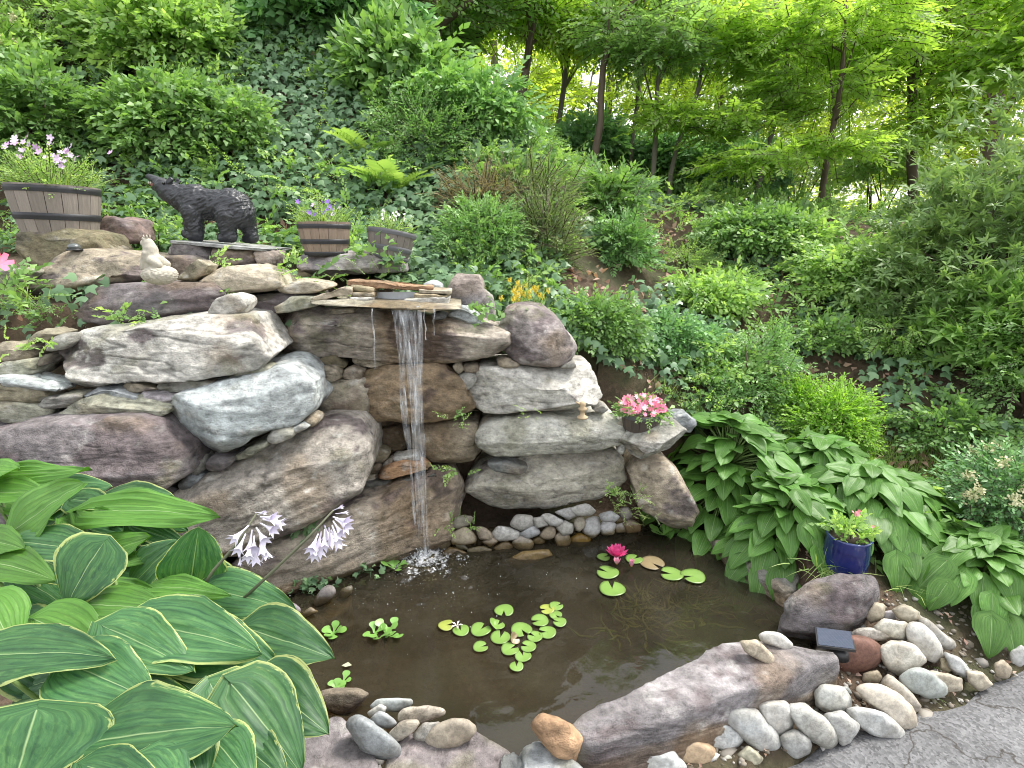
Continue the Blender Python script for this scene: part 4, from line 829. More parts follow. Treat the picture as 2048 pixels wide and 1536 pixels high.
# mouth slit between the jaws, then combed tufts of fur running back and down
q = np.stack([V[:, 0] * 1.1 + V[:, 2] * .9, V[:, 1] * 3.2, V[:, 2] * 2.6 - V[:, 0] * 1.7], 1)
fur = fbm(np.stack([V[:, 0] * 1.3 + V[:, 2] * 0.5, V[:, 1] * 5, (V[:, 2] - .45 * V[:, 0]) * 5], 1) + .6 * vnoise(V * 2.3)[:, None], 3, .6)
V = V + nrm * ((0.075 * fur + .075 * fbm(np.stack([V[:, 0] * 3 + V[:, 2], V[:, 1] * 11, (V[:, 2] - .5 * V[:, 0]) * 12], 1), 2)) * (1 - .6 * head) * np.clip(V[:, 2] / .4, .3, 1))[:, None]
U = 0.000      # sheet unit -> metres
def sheet_m(sheet, Y, p): zc = (PY(*px(sheet, *p), Y) - CAM) @ FWD; return SH[sheet][2] / FPX * zc
um = sheet_m('A', 3.02, (1200, 690)) * 93
tilt = math.radians(3.0)
foot = PY(*px('A', 1205, 686), 3.02)
R = np.array([[math.cos(tilt), 0, math.sin(tilt)], [0, 1, 0], [-math.sin(tilt), 0, math.cos(tilt)]])
BLACK = plain('black_resin', (0.030, 0.032, 0.037), 0.40, var=.5, scale=30, bump=.3)
zmin = V[:, 2].min()
bear = tag(mobj('bear_statue', mesh_from('bear_statue', ((V - np.array([0, 0, zmin])) * um) @ R.T, F), BLACK, loc=foot), 'black bear statue with raised open muzzle on a stone plinth', 'statue')
bear_eye = plain('dark_glass', (0.01, 0.01, 0.01), 0.1)
def bearpt(x, y, d): return ((np.array(c3(x, y, d)) - np.array([0, 0, zmin])) * um) @ R.T
mb = MB(); mb.tube([bearpt(1000, 372, -46), bearpt(1000, 370, -56)], [.008, .004], 8); mb.build('eye', bear_eye, bear)
TONGUE = plain('painted_mouth', (0.32, 0.13, 0.11), 0.5)
mb = MB(); mb.tube([bearpt(945, 385, -6), bearpt(915, 380, -6), bearpt(893, 379, -6)], [.016, .012, .006], 8); mb.build('tongue', TONGUE, bear)
mb = MB()
for xx in (893, 905, 922): mb.tube([bearpt(xx, 366, -18), bearpt(xx, 378, -20)], [.004, .001], 5)
mb.build('teeth', plain('ivory', (.62, .58, .48), .5), bear)
# slab under the bear
slab_c = [PY(*px('A', x, y), 2.84) for x, y in [(985, 672), (1548, 722), (1548, 742), (985, 694)]]
P = slab_c + [q + np.array([0, .42, .0]) for q in slab_c]
V, F, bd = rock_shape(P, 5, 60, 4, .02, .008, .003, 900)
put('plinth_slab', V, F, bd, ROCK, (.40, .41, .40), .0, 'thin grey slab under the feet of the bear statue', 'stone slab', None, None)

# ---- frog with a crown sitting up on a patterned ball
caps = []
def f3(x, y, d=0.0): return ((x - 940) / 100.0, d / 100.0, (930 - y) / 100.0)
def fcap(x1, y1, r1, x2, y2, r2, d1=0, d2=None): caps.append((f3(x1, y1, d1), r1 / 100, f3(x2, y2, d1 if d2 is None else d2), r2 / 100))
fcap(905, 790, 46, 915, 740, 36); fcap(912, 735, 36, 908, 712, 30); fcap(905, 705, 26, 880, 708, 16); fcap(930, 800, 40, 915, 830, 44)
for d in (-16, 16): fcap(895, 690, 9, 893, 684, 9, d)
for d in (-34, 34): fcap(900, 760, 14, 880, 800, 11, d); fcap(880, 800, 11, 875, 838, 12, d); fcap(935, 800, 26, 968, 822, 20, d * 1.1); fcap(968, 822, 20, 925, 845, 14, d * 1.1)
V, F = sculpt('frog', caps, 0.05, 2)
V = V + vert_normals(V, F) * (0.02 * fbm(V * 6, 3))[:, None]
um = sheet_m('A', 2.42, (940, 930)) * 106
STATUE = plain('cast_stone', (0.43, 0.40, 0.33), 0.85, var=.3, scale=40, bump=.4)
fb = PY(*px('A', 942, 934), 2.42)
frog = tag(mobj('frog_statue', mesh_from('frog_statue', V * um, F), STATUE, loc=fb), 'small cast stone frog with a crown sitting on a ball', 'statue')
bv, bf = ICO[5]
rb = .88
tex = 0.022 * np.sign(np.sin(bv[:, 0] * 16 + 3 * np.sin(bv[:, 2] * 9)) * np.sin(bv[:, 2] * 15 + 2 * np.cos(bv[:, 1] * 8)))
B = bv * (rb + tex[:, None]) * np.array([1, 1, .60]); B = B + np.array([.03, 0, .53])
mobj('ball', mesh_from('ball', B * um, bf), STATUE, frog)
mb = MB()
for j in range(6):
    w = j * math.pi / 3; c = np.array(f3(905, 680)) + np.array([.15 * math.cos(w), .15 * math.sin(w), 0])
    mb.tube([c * um, (c + np.array([.03 * math.cos(w), .03 * math.sin(w), .16])) * um], [.0045, .001], 5)
mb.tube([np.array(f3(905, 690)) * um, np.array(f3(905, 680)) * um], [.013, .014], 10); mb.build('crown_ring', STATUE, frog)

# ================================================================== PLANTERS
WOODS = {}
def barrel_wood(name, col):
    m, n, l, b, o = newmat(name)
    tc = n.new('ShaderNodeTexCoord'); mp = n.new('ShaderNodeMapping'); mp.inputs['Scale'].default_value = (1, 1, .06); oi = n.new('ShaderNodeObjectInfo')
    l.new(tc.outputs['Object'], mp.inputs['Vector'])
    w = N(n, 'ShaderNodeTexNoise', noise_dimensions='4D', Scale=120.0, Detail=4.0, Roughness=.65); l.new(mp.outputs[0], w.inputs['Vector'])
    rs = N(n, 'ShaderNodeMath', operation='MULTIPLY'); rs.inputs[1].default_value = 40; l.new(oi.outputs['Random'], rs.inputs[0]); l.new(rs.outputs[0], w.inputs['W'])
    c = mixc(n, l, w.outputs['Fac'], [x * .6 for x in col], [min(1, x * 1.4) for x in col])
    v = n.new('ShaderNodeMapRange'); v.inputs[3].default_value = .8; v.inputs[4].default_value = 1.15; l.new(oi.outputs['Random'], v.inputs[0])
    h = n.new('ShaderNodeHueSaturation'); l.new(v.outputs[0], h.inputs['Value']); l.new(c, h.inputs['Color']); l.new(h.outputs[0], b.inputs['Base Color']); b.inputs['Roughness'].default_value = .75
    bp = N(n, 'ShaderNodeBump', Strength=.4, Distance=.004); l.new(w.outputs['Fac'], bp.inputs['Height']); l.new(bp.outputs[0], b.inputs['Normal'])
    return m
IRON = plain('dark_hoop', (0.035, 0.036, 0.04), 0.5, metal=.3, var=.3, scale=25)
POTSOIL = plain('potting_soil', (0.045, 0.032, 0.022), 0.95, var=.4, scale=60, bump=.6)
def barrel(label, base, rt, rb, h, n, wood, hoops, tilt=(0, 0), hoop_mat=None, bellow=.03):
    root = empty('barrel_planter', base, label, 'planter', 'planters on the rock garden'); root.rotation_euler = (tilt[0], tilt[1], 0)
    def rad(z): u = z / h; return rb + (rt - rb) * u + bellow * rt * math.sin(math.pi * u)
    zs = np.linspace(0, h, 7); half = math.pi / n * .96; V = []
    for z in zs:
        for w in (-half, -half * .4, half * .4, half):
            V.append((rad(z) * math.cos(w), rad(z) * math.sin(w), z))
        for w in (half, -half): V.append(((rad(z) - .014) * math.cos(w), (rad(z) - .014) * math.sin(w), z))
    F = [(i * 6 + j, i * 6 + (j + 1) % 6, (i + 1) * 6 + (j + 1) % 6, (i + 1) * 6 + j) for i in range(6) for j in range(6)] + [tuple(range(5, -1, -1)), tuple(36 + j for j in range(6))]
    me = mesh_from('stave', V, F, smooth=False)
    for j in range(n):
        o = mobj('stave', me, wood, root); o.rotation_euler = (0, 0, 2 * math.pi * (j + .3) / n)
    for z0, z1 in hoops:
        zz = np.linspace(z0, z1, 3) * h
        prof = [(rad(z) + .0035, z) for z in zz] + [(rad(z) - .002, z) for z in zz[::-1]]
        mb = MB(); mb.lathe(prof + [prof[0]], 40, closed=True); mb.build('hoop', hoop_mat or IRON, root)
    mb = MB(); mb.lathe([(rad(h * .9) - .012, h * .80), (rad(h * .9) - .012, h * .90), (.01, h * .93)], 24); mb.build('soil', POTSOIL, root)
    mb = MB(); mb.lathe([(rb - .010, .006), (rb - .010, .018)], 24); mb.build('bottom', wood, root)
    return root, rad
W1 = barrel_wood('weathered_oak', (0.27, 0.235, 0.205)); W2 = barrel_wood('warm_oak', (0.25, 0.19, 0.145)); W3 = barrel_wood('grey_oak', (0.19, 0.165, 0.15)); W4 = barrel_wood('dark_slat', (0.085, 0.066, 0.055))
bb = PY(124, 478, 2.9); big_barrel, _ = barrel('big weathered half barrel planter with pale pink petunias at left', bb, .192, .150, .255, 18, W1, [(.0, .10), (.36, .48), (.86, .97)], tilt=(0, math.radians(2)))
bb1 = PY(653, 510, 2.95); barrel1, _ = barrel('small brown barrel planter with purple flowers beside the bear', bb1, .132, .103, .165, 18, W2, [(.0, .11), (.34, .48), (.80, .93)])
bb2 = PY(777, 520, 3.0); barrel2, _ = barrel('small grey barrel planter with white flowers, tilted, half hidden by ivy', bb2, .128, .094, .150, 18, W3, [(.0, .12), (.30, .46), (.84, .99)], tilt=(math.radians(-6), math.radians(9)), hoop_mat=plain('grey_hoop', (.11, .11, .12), .55, var=.3))
bb3 = PY(1281, 861, 2.60); pink_pl, _ = barrel('low dark brown planter of pink begonias on flat grey rock', bb3, .098, .082, .098, 14, W4, [(.80, 1.0)], hoop_mat=plain('grey_rim', (.10, .10, .105), .6, var=.3))
# ---- blue glazed pot
def glaze():
    m, n, l, b, o = newmat('cobalt_glaze'); tc = n.new('ShaderNodeTexCoord'); s = n.new('ShaderNodeSeparateXYZ'); l.new(tc.outputs['Object'], s.inputs[0])
    t = N(n, 'ShaderNodeTexNoise', Scale=14.0, Detail=5.0, Distortion=.6); l.new(tc.outputs['Object'], t.inputs['Vector'])
    a = N(n, 'ShaderNodeMath', operation='MULTIPLY_ADD'); l.new(t.outputs['Fac'], a.inputs[0]); a.inputs[1].default_value = .07; l.new(s.outputs['Z'], a.inputs[2])
    r = ramp(n, [(.045, (.10, .12, .22)), (.075, (.012, .022, .15)), (.16, (.008, .012, .09)), (.22, (.02, .035, .17))]); l.new(a.outputs[0], r.inputs['Fac'])
    l.new(r.outputs['Color'], b.inputs['Base Color']); b.inputs['Roughness'].default_value = .12; b.inputs['Coat Weight'].default_value = .6; return m
pb = PZ(1686, 1142, .14)
pot = empty('glazed_pot', pb, 'cobalt blue glazed pot with pink geranium in front of the hosta', 'pot')
mb = MB(); mb.lathe([(.074, 0), (.083, .02), (.087, .07), (.085, .13), (.083, .155), (.086, .165), (.085, .172), (.078, .172), (.075, .15), (.01, .148)], 36); mb.build('pot_body', glaze(), pot)
mb = MB(); mb.lathe([(.074, .150), (.074, .156), (.01, .160)], 24); mb.build('soil', POTSOIL, pot)
# ================================================================== SOLAR PANEL, LAMP, SPILLWAY PLATE, KNOB
def panel_mat():
    m, n, l, b, o = newmat('solar_cells'); tc = n.new('ShaderNodeTexCoord'); br = n.new('ShaderNodeTexBrick')
    br.offset = 0.0; br.inputs['Scale'].default_value = 40; br.inputs['Mortar Size'].default_value = .012; br.inputs['Color1'].default_value = (.06, .075, .11, 1); br.inputs['Color2'].default_value = (.07, .085, .12, 1); br.inputs['Mortar'].default_value = (.12, .14, .17, 1)
    l.new(tc.outputs['Object'], br.inputs['Vector']); l.new(br.outputs['Color'], b.inputs['Base Color']); b.inputs['Roughness'].default_value = .08; b.inputs['Coat Weight'].default_value = .5; return m
PLASTIC = plain('black_plastic', (0.02, 0.02, 0.022), 0.45, var=.2)
zc = 1.98
q = [PC(*px('F', x, y), z_) for x, y, z_ in [(1092, 585, 2.06), (1262, 603, 2.04), (1280, 692, 1.93), (1105, 668, 1.95)]]
ctr = sum(q) / 4; ex = (q[1] - q[0] + q[2] - q[3]) / 2; ey = (q[0] - q[3] + q[1] - q[2]) / 2
lx, ly = np.linalg.norm(ex), np.linalg.norm(ey); ex = ex / lx; ey = ey / ly; ez = np.cross(ex, ey); ez /= np.linalg.norm(ez)
sol = empty('solar_panel', ctr - np.array([0, 0, .10]), 'small black solar panel tilted on a bracket above red brown stone', 'solar panel')
o0 = np.array([0, 0, .10]); R = np.stack([ex, ey, ez], 1)
mb = MB(); mb.box(o0, (lx, ly, .009), R); mb.build('panel_body', PLASTIC, sol, smooth=False)
mb = MB(); mb.box(o0 + ez * .0052, (lx - .010, ly - .010, .003), R); mb.build('cells', panel_mat(), sol, smooth=False)
mb = MB(); mb.box(o0 - ez * .02 + ey * (ly * .42), (lx * .5, ly * .45, .03), R); mb.tube([o0 + ey * ly * .3 - ez * .02 - ex * lx * .22, o0 + ey * ly * .3 - ez * .02 + ex * lx * .25], .022, 12); mb.build('lamp_head', PLASTIC, sol)
fp = PZ(*px('F', 1205, 700), .06) - (ctr - np.array([0, 0, .10]))
mb = MB(); mb.tube([o0 - ez * .006 - ey * ly * .2, fp + np.array([0, 0, .02])], [.012, .012], 10); mb.tube([fp + np.array([0, 0, .02]), fp - np.array([0, 0, .012])], [.026, .034], 14); mb.build('bracket', PLASTIC, sol)
lp = PY(*px('A', 437, 735), 2.66)
lamp = empty('ground_lamp', lp, 'black dome solar lamp lying on the long tan boulder', 'garden lamp')
mb = MB(); mb.lathe([(.034, 0), (.034, .006), (.028, .010)], 20); mb.build('base', PLASTIC, lamp)
mb = MB(); mb.lathe([(.028, .010), (.026, .022), (.017, .031), (.004, .034)], 20); mb.build('dome', plain('smoked_lens', (.10, .11, .11), .15, coat=.5), lamp)
pc = [PY(*px('B', x, y), 2.60) for x, y in [(665, 366), (905, 366), (905, 418), (665, 418)]]
mb = MB(); c = sum(pc) / 4; mb.box((0, 0, 0), (np.linalg.norm(pc[1] - pc[0]), .004, np.linalg.norm(pc[3] - pc[0])))
sp_ = mb.build('spillway_plate', plain('galvanised_plate', (.42, .45, .48), .35, metal=.6, var=.25, scale=30), None, c, smooth=False); tag(sp_, 'grey metal spillway plate between the stacked yellow stones', 'metal plate')
kb = PY(*px('B', 1815, 1055), 2.42); km = sheet_m('B', 2.42, (1815, 1055))
mb = MB(); mb.lathe([(r * km, z * km) for r, z in [(30, 0), (30, 8), (14, 18), (11, 38), (22, 48), (24, 56), (13, 64), (17, 78), (15, 90), (4, 96)]], 20)
mb.tube([(-10 * km, 0, 78 * km), (-38 * km, 0, 92 * km)], [8 * km, 4 * km], 8)
tag(mb.build('bird_finial', plain('turned_wood', (.45, .34, .21), .7, var=.25, scale=50), None, kb), 'little turned tan finial standing on the long pale green block', 'ornament')

# ================================================================== FALLING WATER
def fall_mat():
    m, n, l, b, o = newmat('falling_water')
    tc = n.new('ShaderNodeTexCoord'); mp = n.new('ShaderNodeMapping'); mp.inputs['Scale'].default_value = (40, 40, 7.0); l.new(tc.outputs['Object'], mp.inputs['Vector'])
    t = N(n, 'ShaderNodeTexNoise', Scale=1.6, Detail=4.0, Roughness=.65, Distortion=.3); l.new(mp.outputs[0], t.inputs['Vector'])
    r = ramp(n, [(.40, .05), (.58, .24), (.74, .80)]); l.new(t.outputs['Fac'], r.inputs['Fac'])
    tp = n.new('ShaderNodeBsdfTransparent'); b.inputs['Base Color'].default_value = (.86, .89, .92, 1); b.inputs['Roughness'].default_value = .25
    mx = n.new('ShaderNodeMixShader'); l.new(r.outputs['Color'], mx.inputs[0]); l.new(tp.outputs[0], mx.inputs[1]); l.new(b.outputs[0], mx.inputs[2]); l.new(mx.outputs[0], o.inputs['Surface']); return m
FALLM = fall_mat()
lip = PY(*px('B', 850, 440), 2.43); rg = np.random.default_rng(5)
root = empty('waterfall', (FALL[0], FALL[1], 0), 'thin white waterfall dropping from the spillway lip into the pond', 'waterfall')
def strand(x0, x1, w0, w1, y, ztop, zbot, wob=.006, n=26, name='water_sheet'):
    V = []; F = []; ph = rg.random(3) * 6; k = 7
    for i in range(n + 1):
        u = i / n; z = ztop + (zbot - ztop) * u
        s = u ** .62; xc = x0 + (x1 - x0) * s + wob * math.sin(5 * u + ph[0]) + wob * .6 * math.sin(13 * u + ph[1]); w = w0 + (w1 - w0) * s ** .7
        w *= 1 + .25 * math.sin(17 * u + ph[2])
        yc = y - .05 * math.sqrt(u)
        for j in range(k):
            a = (j / (k - 1) - .5); V.append((xc + w * a - FALL[0], yc - FALL[1] + .006 * math.cos(a * 9 + ph[0] + 3 * u) + .004 * math.sin(a * 21 + 8 * u), z))
    F = [(i * k + j, i * k + j + 1, (i + 1) * k + j + 1, (i + 1) * k + j) for i in range(n) for j in range(k - 1)]
    mobj(name, mesh_from(name, V, F), FALLM, root)
zt = lip[2]
x_at = lambda bx: PY(*px('B', bx, 450), 2.43)[0]
strand(x_at(865), FALL[0] + .01, .095, .018, 2.435, zt, 0.0)
strand(x_at(905), FALL[0] + .018, .05, .014, 2.425, zt, 0.0, .004)
strand(x_at(800), FALL[0] - .02, .06, .012, 2.428, zt, .02, .008, name='water_strand')
strand(x_at(845), FALL[0] - .005, .04, .012, 2.43, zt, 0.0, .007, name='water_strand')
strand(x_at(930), FALL[0] + .03, .02, .010, 2.43, zt, .0, .003, name='water_strand')
for bx, zb in ((680, .95), (960, 1.08), (1010, 1.10)):
    strand(x_at(bx), x_at(bx) + .005, .007, .004, 2.40, zt - .01, zb, .003, 16, 'water_trickle')
# droplets
def blobs(name, pts, rad, parent, mat, loc):
    v, f = ico(1); Vs = (v[None] * rad[:, None, None] + pts[:, None, :]).reshape(-1, 3); Fs = (f[None] + (np.arange(len(pts)) * len(v))[:, None, None]).reshape(-1, 3)
    o = mobj(name, mesh_from(name, Vs, Fs), mat, parent); o['kind'] = 'stuff'; return o
FOAM = plain('white_foam', (.80, .82, .83), .4, var=.05)
n = 420; r_ = np.abs(rg.normal(size=n)) * .075; a_ = rg.random(n) * 6.283
pts = np.stack([r_ * np.cos(a_) * 1.25 , r_ * np.sin(a_) * .9 - .04, np.abs(rg.normal(size=n)) * .035 * np.exp(-r_ / .06) + .002], 1)
blobs('splash_drops', pts, .0008 + .0030 * rg.random(n) ** 2 * np.exp(-r_ / .12), root, FOAM, None)
n = 240; r_ = .10 + np.abs(rg.normal(size=n)) * .26; a_ = rg.random(n) * 6.283
pts = np.stack([r_ * np.cos(a_) * 1.2 + .03, -np.abs(r_ * np.sin(a_)), np.full(n, .003)], 1)
blobs('bubbles', pts, (.0006 + .0022 * rg.random(n) ** 3), root, FOAM, None)
# churned crown of white water
V, F = grid_mesh('c', np.linspace(-.27, .27, 100), np.linspace(-.27, .12, 76), lambda X, Y: .008 + .022 * np.exp(-(X ** 2 + (Y + .02) ** 2) / .0032) * (.6 + .9 * noise2(X, Y, 55, 3, 1.0)) + .016 * noise2(X, Y, 40, 3, 4.0) - .010 * (np.hypot(X, Y) / .15) ** 2)
def churn_mat():
    m, n, l, b, o = newmat('white_water'); tc = n.new('ShaderNodeTexCoord'); t = N(n, 'ShaderNodeTexNoise', Scale=48.0, Detail=5.0, Roughness=.7); l.new(tc.outputs['Object'], t.inputs['Vector'])
    ln = N(n, 'ShaderNodeVectorMath', operation='LENGTH'); l.new(tc.outputs['Object'], ln.inputs[0])
    ml = N(n, 'ShaderNodeMath', operation='MULTIPLY_ADD'); l.new(ln.outputs['Value'], ml.inputs[0]); ml.inputs[1].default_value = -1.05; l.new(t.outputs['Fac'], ml.inputs[2])
    r = ramp(n, [(.34, .0), (.52, .66)]); l.new(ml.outputs[0], r.inputs['Fac'])
    tp = n.new('ShaderNodeBsdfTransparent'); b.inputs['Base Color'].default_value = (.82, .84, .86, 1); b.inputs['Roughness'].default_value = .3
    mx = n.new('ShaderNodeMixShader'); l.new(r.outputs['Color'], mx.inputs[0]); l.new(tp.outputs[0], mx.inputs[1]); l.new(b.outputs[0], mx.inputs[2]); l.new(mx.outputs[0], o.inputs['Surface']); return m
mobj('white_water', mesh_from('white_water', V, F), churn_mat(), root)

# ================================================================== WATER PLANTS
def pad_mat(name, a, b_):
    m, n, l, b, o = newmat(name); tc = n.new('ShaderNodeTexCoord'); t = N(n, 'ShaderNodeTexNoise', Scale=22.0, Detail=4.0); l.new(tc.outputs['Object'], t.inputs['Vector'])
    at = N(n, 'ShaderNodeAttribute', attribute_name='rnd'); c = mixc(n, l, t.outputs['Fac'], a, b_); rr = ramp(n, [(.0, .75), (.12, 1.1), (.85, 1.0), (1.0, .72)]); l.new(at.outputs['Fac'], rr.inputs['Fac'])
    c = mixc(n, l, 1.0, c, rr.outputs['Color'], 'MULTIPLY'); l.new(c, b.inputs['Base Color']); b.inputs['Roughness'].default_value = .32; return m
PADS = [pad_mat('pad_green', (.135, .245, .050), (.19, .31, .075)), pad_mat('pad_yellow', (.24, .29, .05), (.31, .35, .08)), pad_mat('pad_bronze', (.20, .15, .085), (.27, .22, .12))]
def lily_pad(label, s, x, y, w, ang, mat=0, curl=0.0, tilt=0.0, dz=0.0):
    zc = (PZ(*px(s, x, y), 0) - CAM) @ FWD; r = w * SH[s][2] / FPX * zc / 2
    c = PZ(*px(s, x, y), .0065 + dz); V = [(0, 0, -.001)]; rn = [0.0]; nr, na = 5, 40; gap = .26; rg = np.random.default_rng(int(x * 7 + y))
    for i in range(1, nr + 1):
        for j in range(na + 1):
            a = gap + (2 * math.pi - 2 * gap) * j / na; u = i / nr; lob = 1 - .10 * u * math.exp(-((min(j, na - j)) / 2.2) ** 2)
            rr = r * u * lob * (1 + .02 * math.sin(3 * a + x))
            z = .0022 * math.sin(2 * a + y) * u + curl * r * u ** 3 * (math.cos(a - 2.2) > .2) * (math.cos(a - 2.2) - .2) + .0012 * (u > .95)
            V.append((rr * math.cos(a), rr * math.sin(a), z)); rn.append(u)
    F = [(0, 1 + j, 2 + j) for j in range(na)]
    for i in range(nr - 1):
        for j in range(na):
            k0 = 1 + i * (na + 1) + j; k1 = k0 + na + 1; F.append((k0, k1, k1 + 1)); F.append((k0, k1 + 1, k0 + 1))
    o = mobj('lily_pad', mesh_from('lily_pad', V, np.array(F), rnd=rn), PADS[mat], loc=c); o.rotation_euler = (tilt, 0, ang)
    sol_ = o.modifiers.new('thick', 'SOLIDIFY'); sol_.thickness = .0016
    return tag(o, label, 'lily pad', 'lily pads on the pond')
for i_, (lab, s, x, y, w, a, m_) in enumerate([
    ('lily pad standing apart at the back of the main group', 'E', 1312, 632, 110, 4.7, 0), ('yellow green lily pad at the upper right of the group, left of a pair', 'E', 1558, 624, 88, 3.4, 1), ('lily pad at the upper right tip of the group', 'E', 1612, 606, 80, .5, 0),
    ('small lily pad under the upper right tip of the group', 'E', 1608, 659, 74, 5.5, 0), ('round lily pad with notch to the left, upper right of the group', 'E', 1516, 690, 105, 3.3, 0), ('lily pad at the right edge of the group', 'E', 1630, 698, 80, 2.9, 0),
    ('lily pad under the right edge of the group', 'E', 1560, 756, 105, 3.1, 0), ('lily pad tucked under its right neighbour in the middle', 'E', 1490, 781, 92, 2.6, 0), ('largest lily pad in the middle of the group', 'E', 1413, 742, 122, 5.2, 0),
    ('yellowing lily pad at the far left of the group', 'E', 980, 717, 90, .2, 1), ('lily pad carrying a fallen white petal', 'E', 1066, 746, 94, 2.0, 0), ('big lily pad left of the curled bud leaf', 'E', 1180, 740, 118, 1.0, 0),
    ('lily pad left of the folded reddish leaf', 'E', 1292, 786, 114, 1.4, 0), ('lily pad with water beads in the lower middle', 'E', 1347, 853, 103, .6, 0), ('lily pad with water beads at the lower right', 'E', 1452, 838, 92, 2.9, 0),
    ('lily pad last but one at the bottom of the group', 'E', 1422, 892, 95, 1.8, 0), ('lowest lily pad of the group', 'E', 1383, 952, 80, 1.5, 0), ('lone lily pad left of the lower group', 'E', 1180, 840, 88, .4, 0),
    ('small lily pad left of the pink water lily', 'F', 130, 259, 60, .3, 0), ('lily pad just below the pink water lily', 'F', 148, 328, 103, 2.6, 0), ('heart shaped lily pad below the pink water lily, the lower', 'F', 170, 403, 118, 1.5, 0),
    ('bronze lily pad right of the pink water lily', 'F', 352, 287, 112, 5.4, 2), ('left lily pad of the overlapping twin pair', 'F', 440, 336, 106, 2.9, 0), ('right lily pad of the overlapping twin pair', 'F', 537, 346, 112, 3.3, 0), ('lily pad behind the pink water lily', 'F', 270, 268, 78, .7, 0)]):
    lily_pad(lab, s, x, y, w, a, m_, dz=.0012 * (i_ % 3))
lily_pad('curled pale lily pad lifting out of the water', 'E', 1275, 716, 84, 1.0, 0, curl=1.1, dz=.004)
lily_pad('folded reddish lily pad standing on edge', 'E', 1375, 797, 62, .6, 2, curl=1.3, tilt=.5, dz=.008)
# ---- pink water lily and buds
def petal(L, w, cup):
    V = []; 
    for i in range(6):
        u = i / 5
        for t in (-1, 0, 1): V.append((L * u, t * w * math.sin(math.pi * min(1, u * .92 + .08)) ** .8, cup * L * u * u + .18 * w * abs(t)))
    return V, [(i * 3 + j, i * 3 + j + 1, (i + 1) * 3 + j + 1, (i + 1) * 3 + j) for i in range(5) for j in range(2)]
LILYPINK = plain('lily_pink', (.72, .10, .30), .5, var=.25, scale=60); LILYPALE = plain('lily_pale_pink', (.76, .36, .48), .5, var=.2); GOLD = plain('stamen_gold', (.75, .45, .06), .6)
def lily(label, s, x, y, r, rings, mat, zz=.018):
    c = PZ(*px(s, x, y), .012); root = empty('water_lily', c, label, 'water lily', 'water lilies')
    for L, cnt, el, sh in rings:
        V, F = petal(r * L, r * .23, .35); me = mesh_from('petal', V, F)
        for j in range(cnt):
            o = mobj('petal', me, mat, root, (0, 0, .006)); o.rotation_euler = (0, -math.radians(el), 2 * math.pi * (j + sh) / cnt)
    mb = MB(); mb.lathe([(r * .16, .008), (r * .14, r * .4), (r * .05, r * .45)], 12); mb.build('stamens', GOLD, root)
lily('open pink water lily among the pads', 'F', 190, 262, .062, [(1, 10, 14, 0), (.95, 10, 34, .5), (.85, 9, 52, .2), (.7, 8, 68, .6)], LILYPINK)
lily('pale pink water lily bud in front of the open bloom', 'F', 190, 298, .034, [(1, 6, 40, 0), (1, 6, 66, .5), (.9, 5, 80, .2)], LILYPALE)
lily('pale pink water lily bud right of the open bloom', 'F', 257, 308, .036, [(1, 6, 50, 0), (1, 6, 70, .5), (.9, 5, 82, .2)], LILYPALE)
# ---- floating hyacinths
HYA = plain('hyacinth_leaf', (.17, .34, .075), .35, var=.3, scale=30)
def spoon():
    V = []; F = []; k = 8
    for i, (x, w, z) in enumerate([(0, .10, 0), (.3, .12, .16), (.45, .22, .30), (.62, .38, .42), (.80, .40, .52), (.95, .25, .60), (1.0, .05, .62)]):
        for t in (-1, -.4, .4, 1): V.append((x, t * w, z + .1 * w * t * t))
    F = [(i * 4 + j, i * 4 + j + 1, (i + 1) * 4 + j + 1, (i + 1) * 4 + j) for i in range(6) for j in range(3)]; return mesh_from('hyacinth_leaf', V, F)
SPOON = spoon(); SPOON.materials.append(HYA)
def hyacinth(label, s, x, y, size, n, spread=0):
    c = PZ(*px(s, x, y), .002); root = empty('water_hyacinth', c, label, 'water plant', 'floating water plants')
    for j in range(n):
        o = mobj('leaf', SPOON, None, root, (random.uniform(-spread, spread), random.uniform(-spread, spread) * .6, 0)); k_ = size * random.uniform(.7, 1.15); o.scale = (k_, k_, k_ * random.uniform(.4, 1.1)); o.rotation_euler = (0, random.uniform(-.2, .3), j * 2.4 + random.random())
    mb = MB()
    for j in range(5): mb.tube([(0, 0, 0), (random.uniform(-.02, .02), random.uniform(-.02, .02), -.05)], [.004, .001], 5)
    mb.build('roots', plain('roots', (.05, .04, .02), .8), root)
hyacinth('floating hyacinth with one tall leaf, nearer the big hosta', 'E', 335, 765, .045, 8)
hyacinth('larger floating hyacinth cluster right of the tall leaved one', 'E', 625, 765, .042, 16, .05)
hyacinth('tiny four leaved floater near the brown wedge rock', 'E', 390, 1042, .036, 5)
hyacinth('tiny floater touching the brown wedge rock', 'E', 350, 1080, .034, 4)
hyacinth('floating green plant at the far right corner', 'F', 408, 155, .07, 9, .02)
hyacinth('small bright green plant at the foot of the fall', 'E', 690, 390, .05, 8, .015)
mb = MB(); mb.add([(-.018, 0, 0), (0, -.012, .004), (.02, 0, .001), (.002, .014, .003)], [(0, 1, 2, 3)]); tag(mb.build('fallen_leaf', plain('pale_leaf', (.42, .44, .30), .6), None, PZ(*px('E', 410, 948), .007)), 'pale fallen leaf floating near the left edge of the pond', 'leaf')
mb = MB()
for j in range(5):
    w = j * 1.256; mb.add([(0, 0, .002), (.016 * math.cos(w - .25), .016 * math.sin(w - .25), .008), (.026 * math.cos(w), .026 * math.sin(w), .006), (.016 * math.cos(w + .25), .016 * math.sin(w + .25), .008)], [(0, 1, 2, 3)])
tag(mb.build('fallen_blossom', plain('white_petal', (.75, .73, .66), .6), None, PZ(*px('E', 1042, 722), .012)), 'white fallen blossom at the left end of the lily pads', 'blossom')
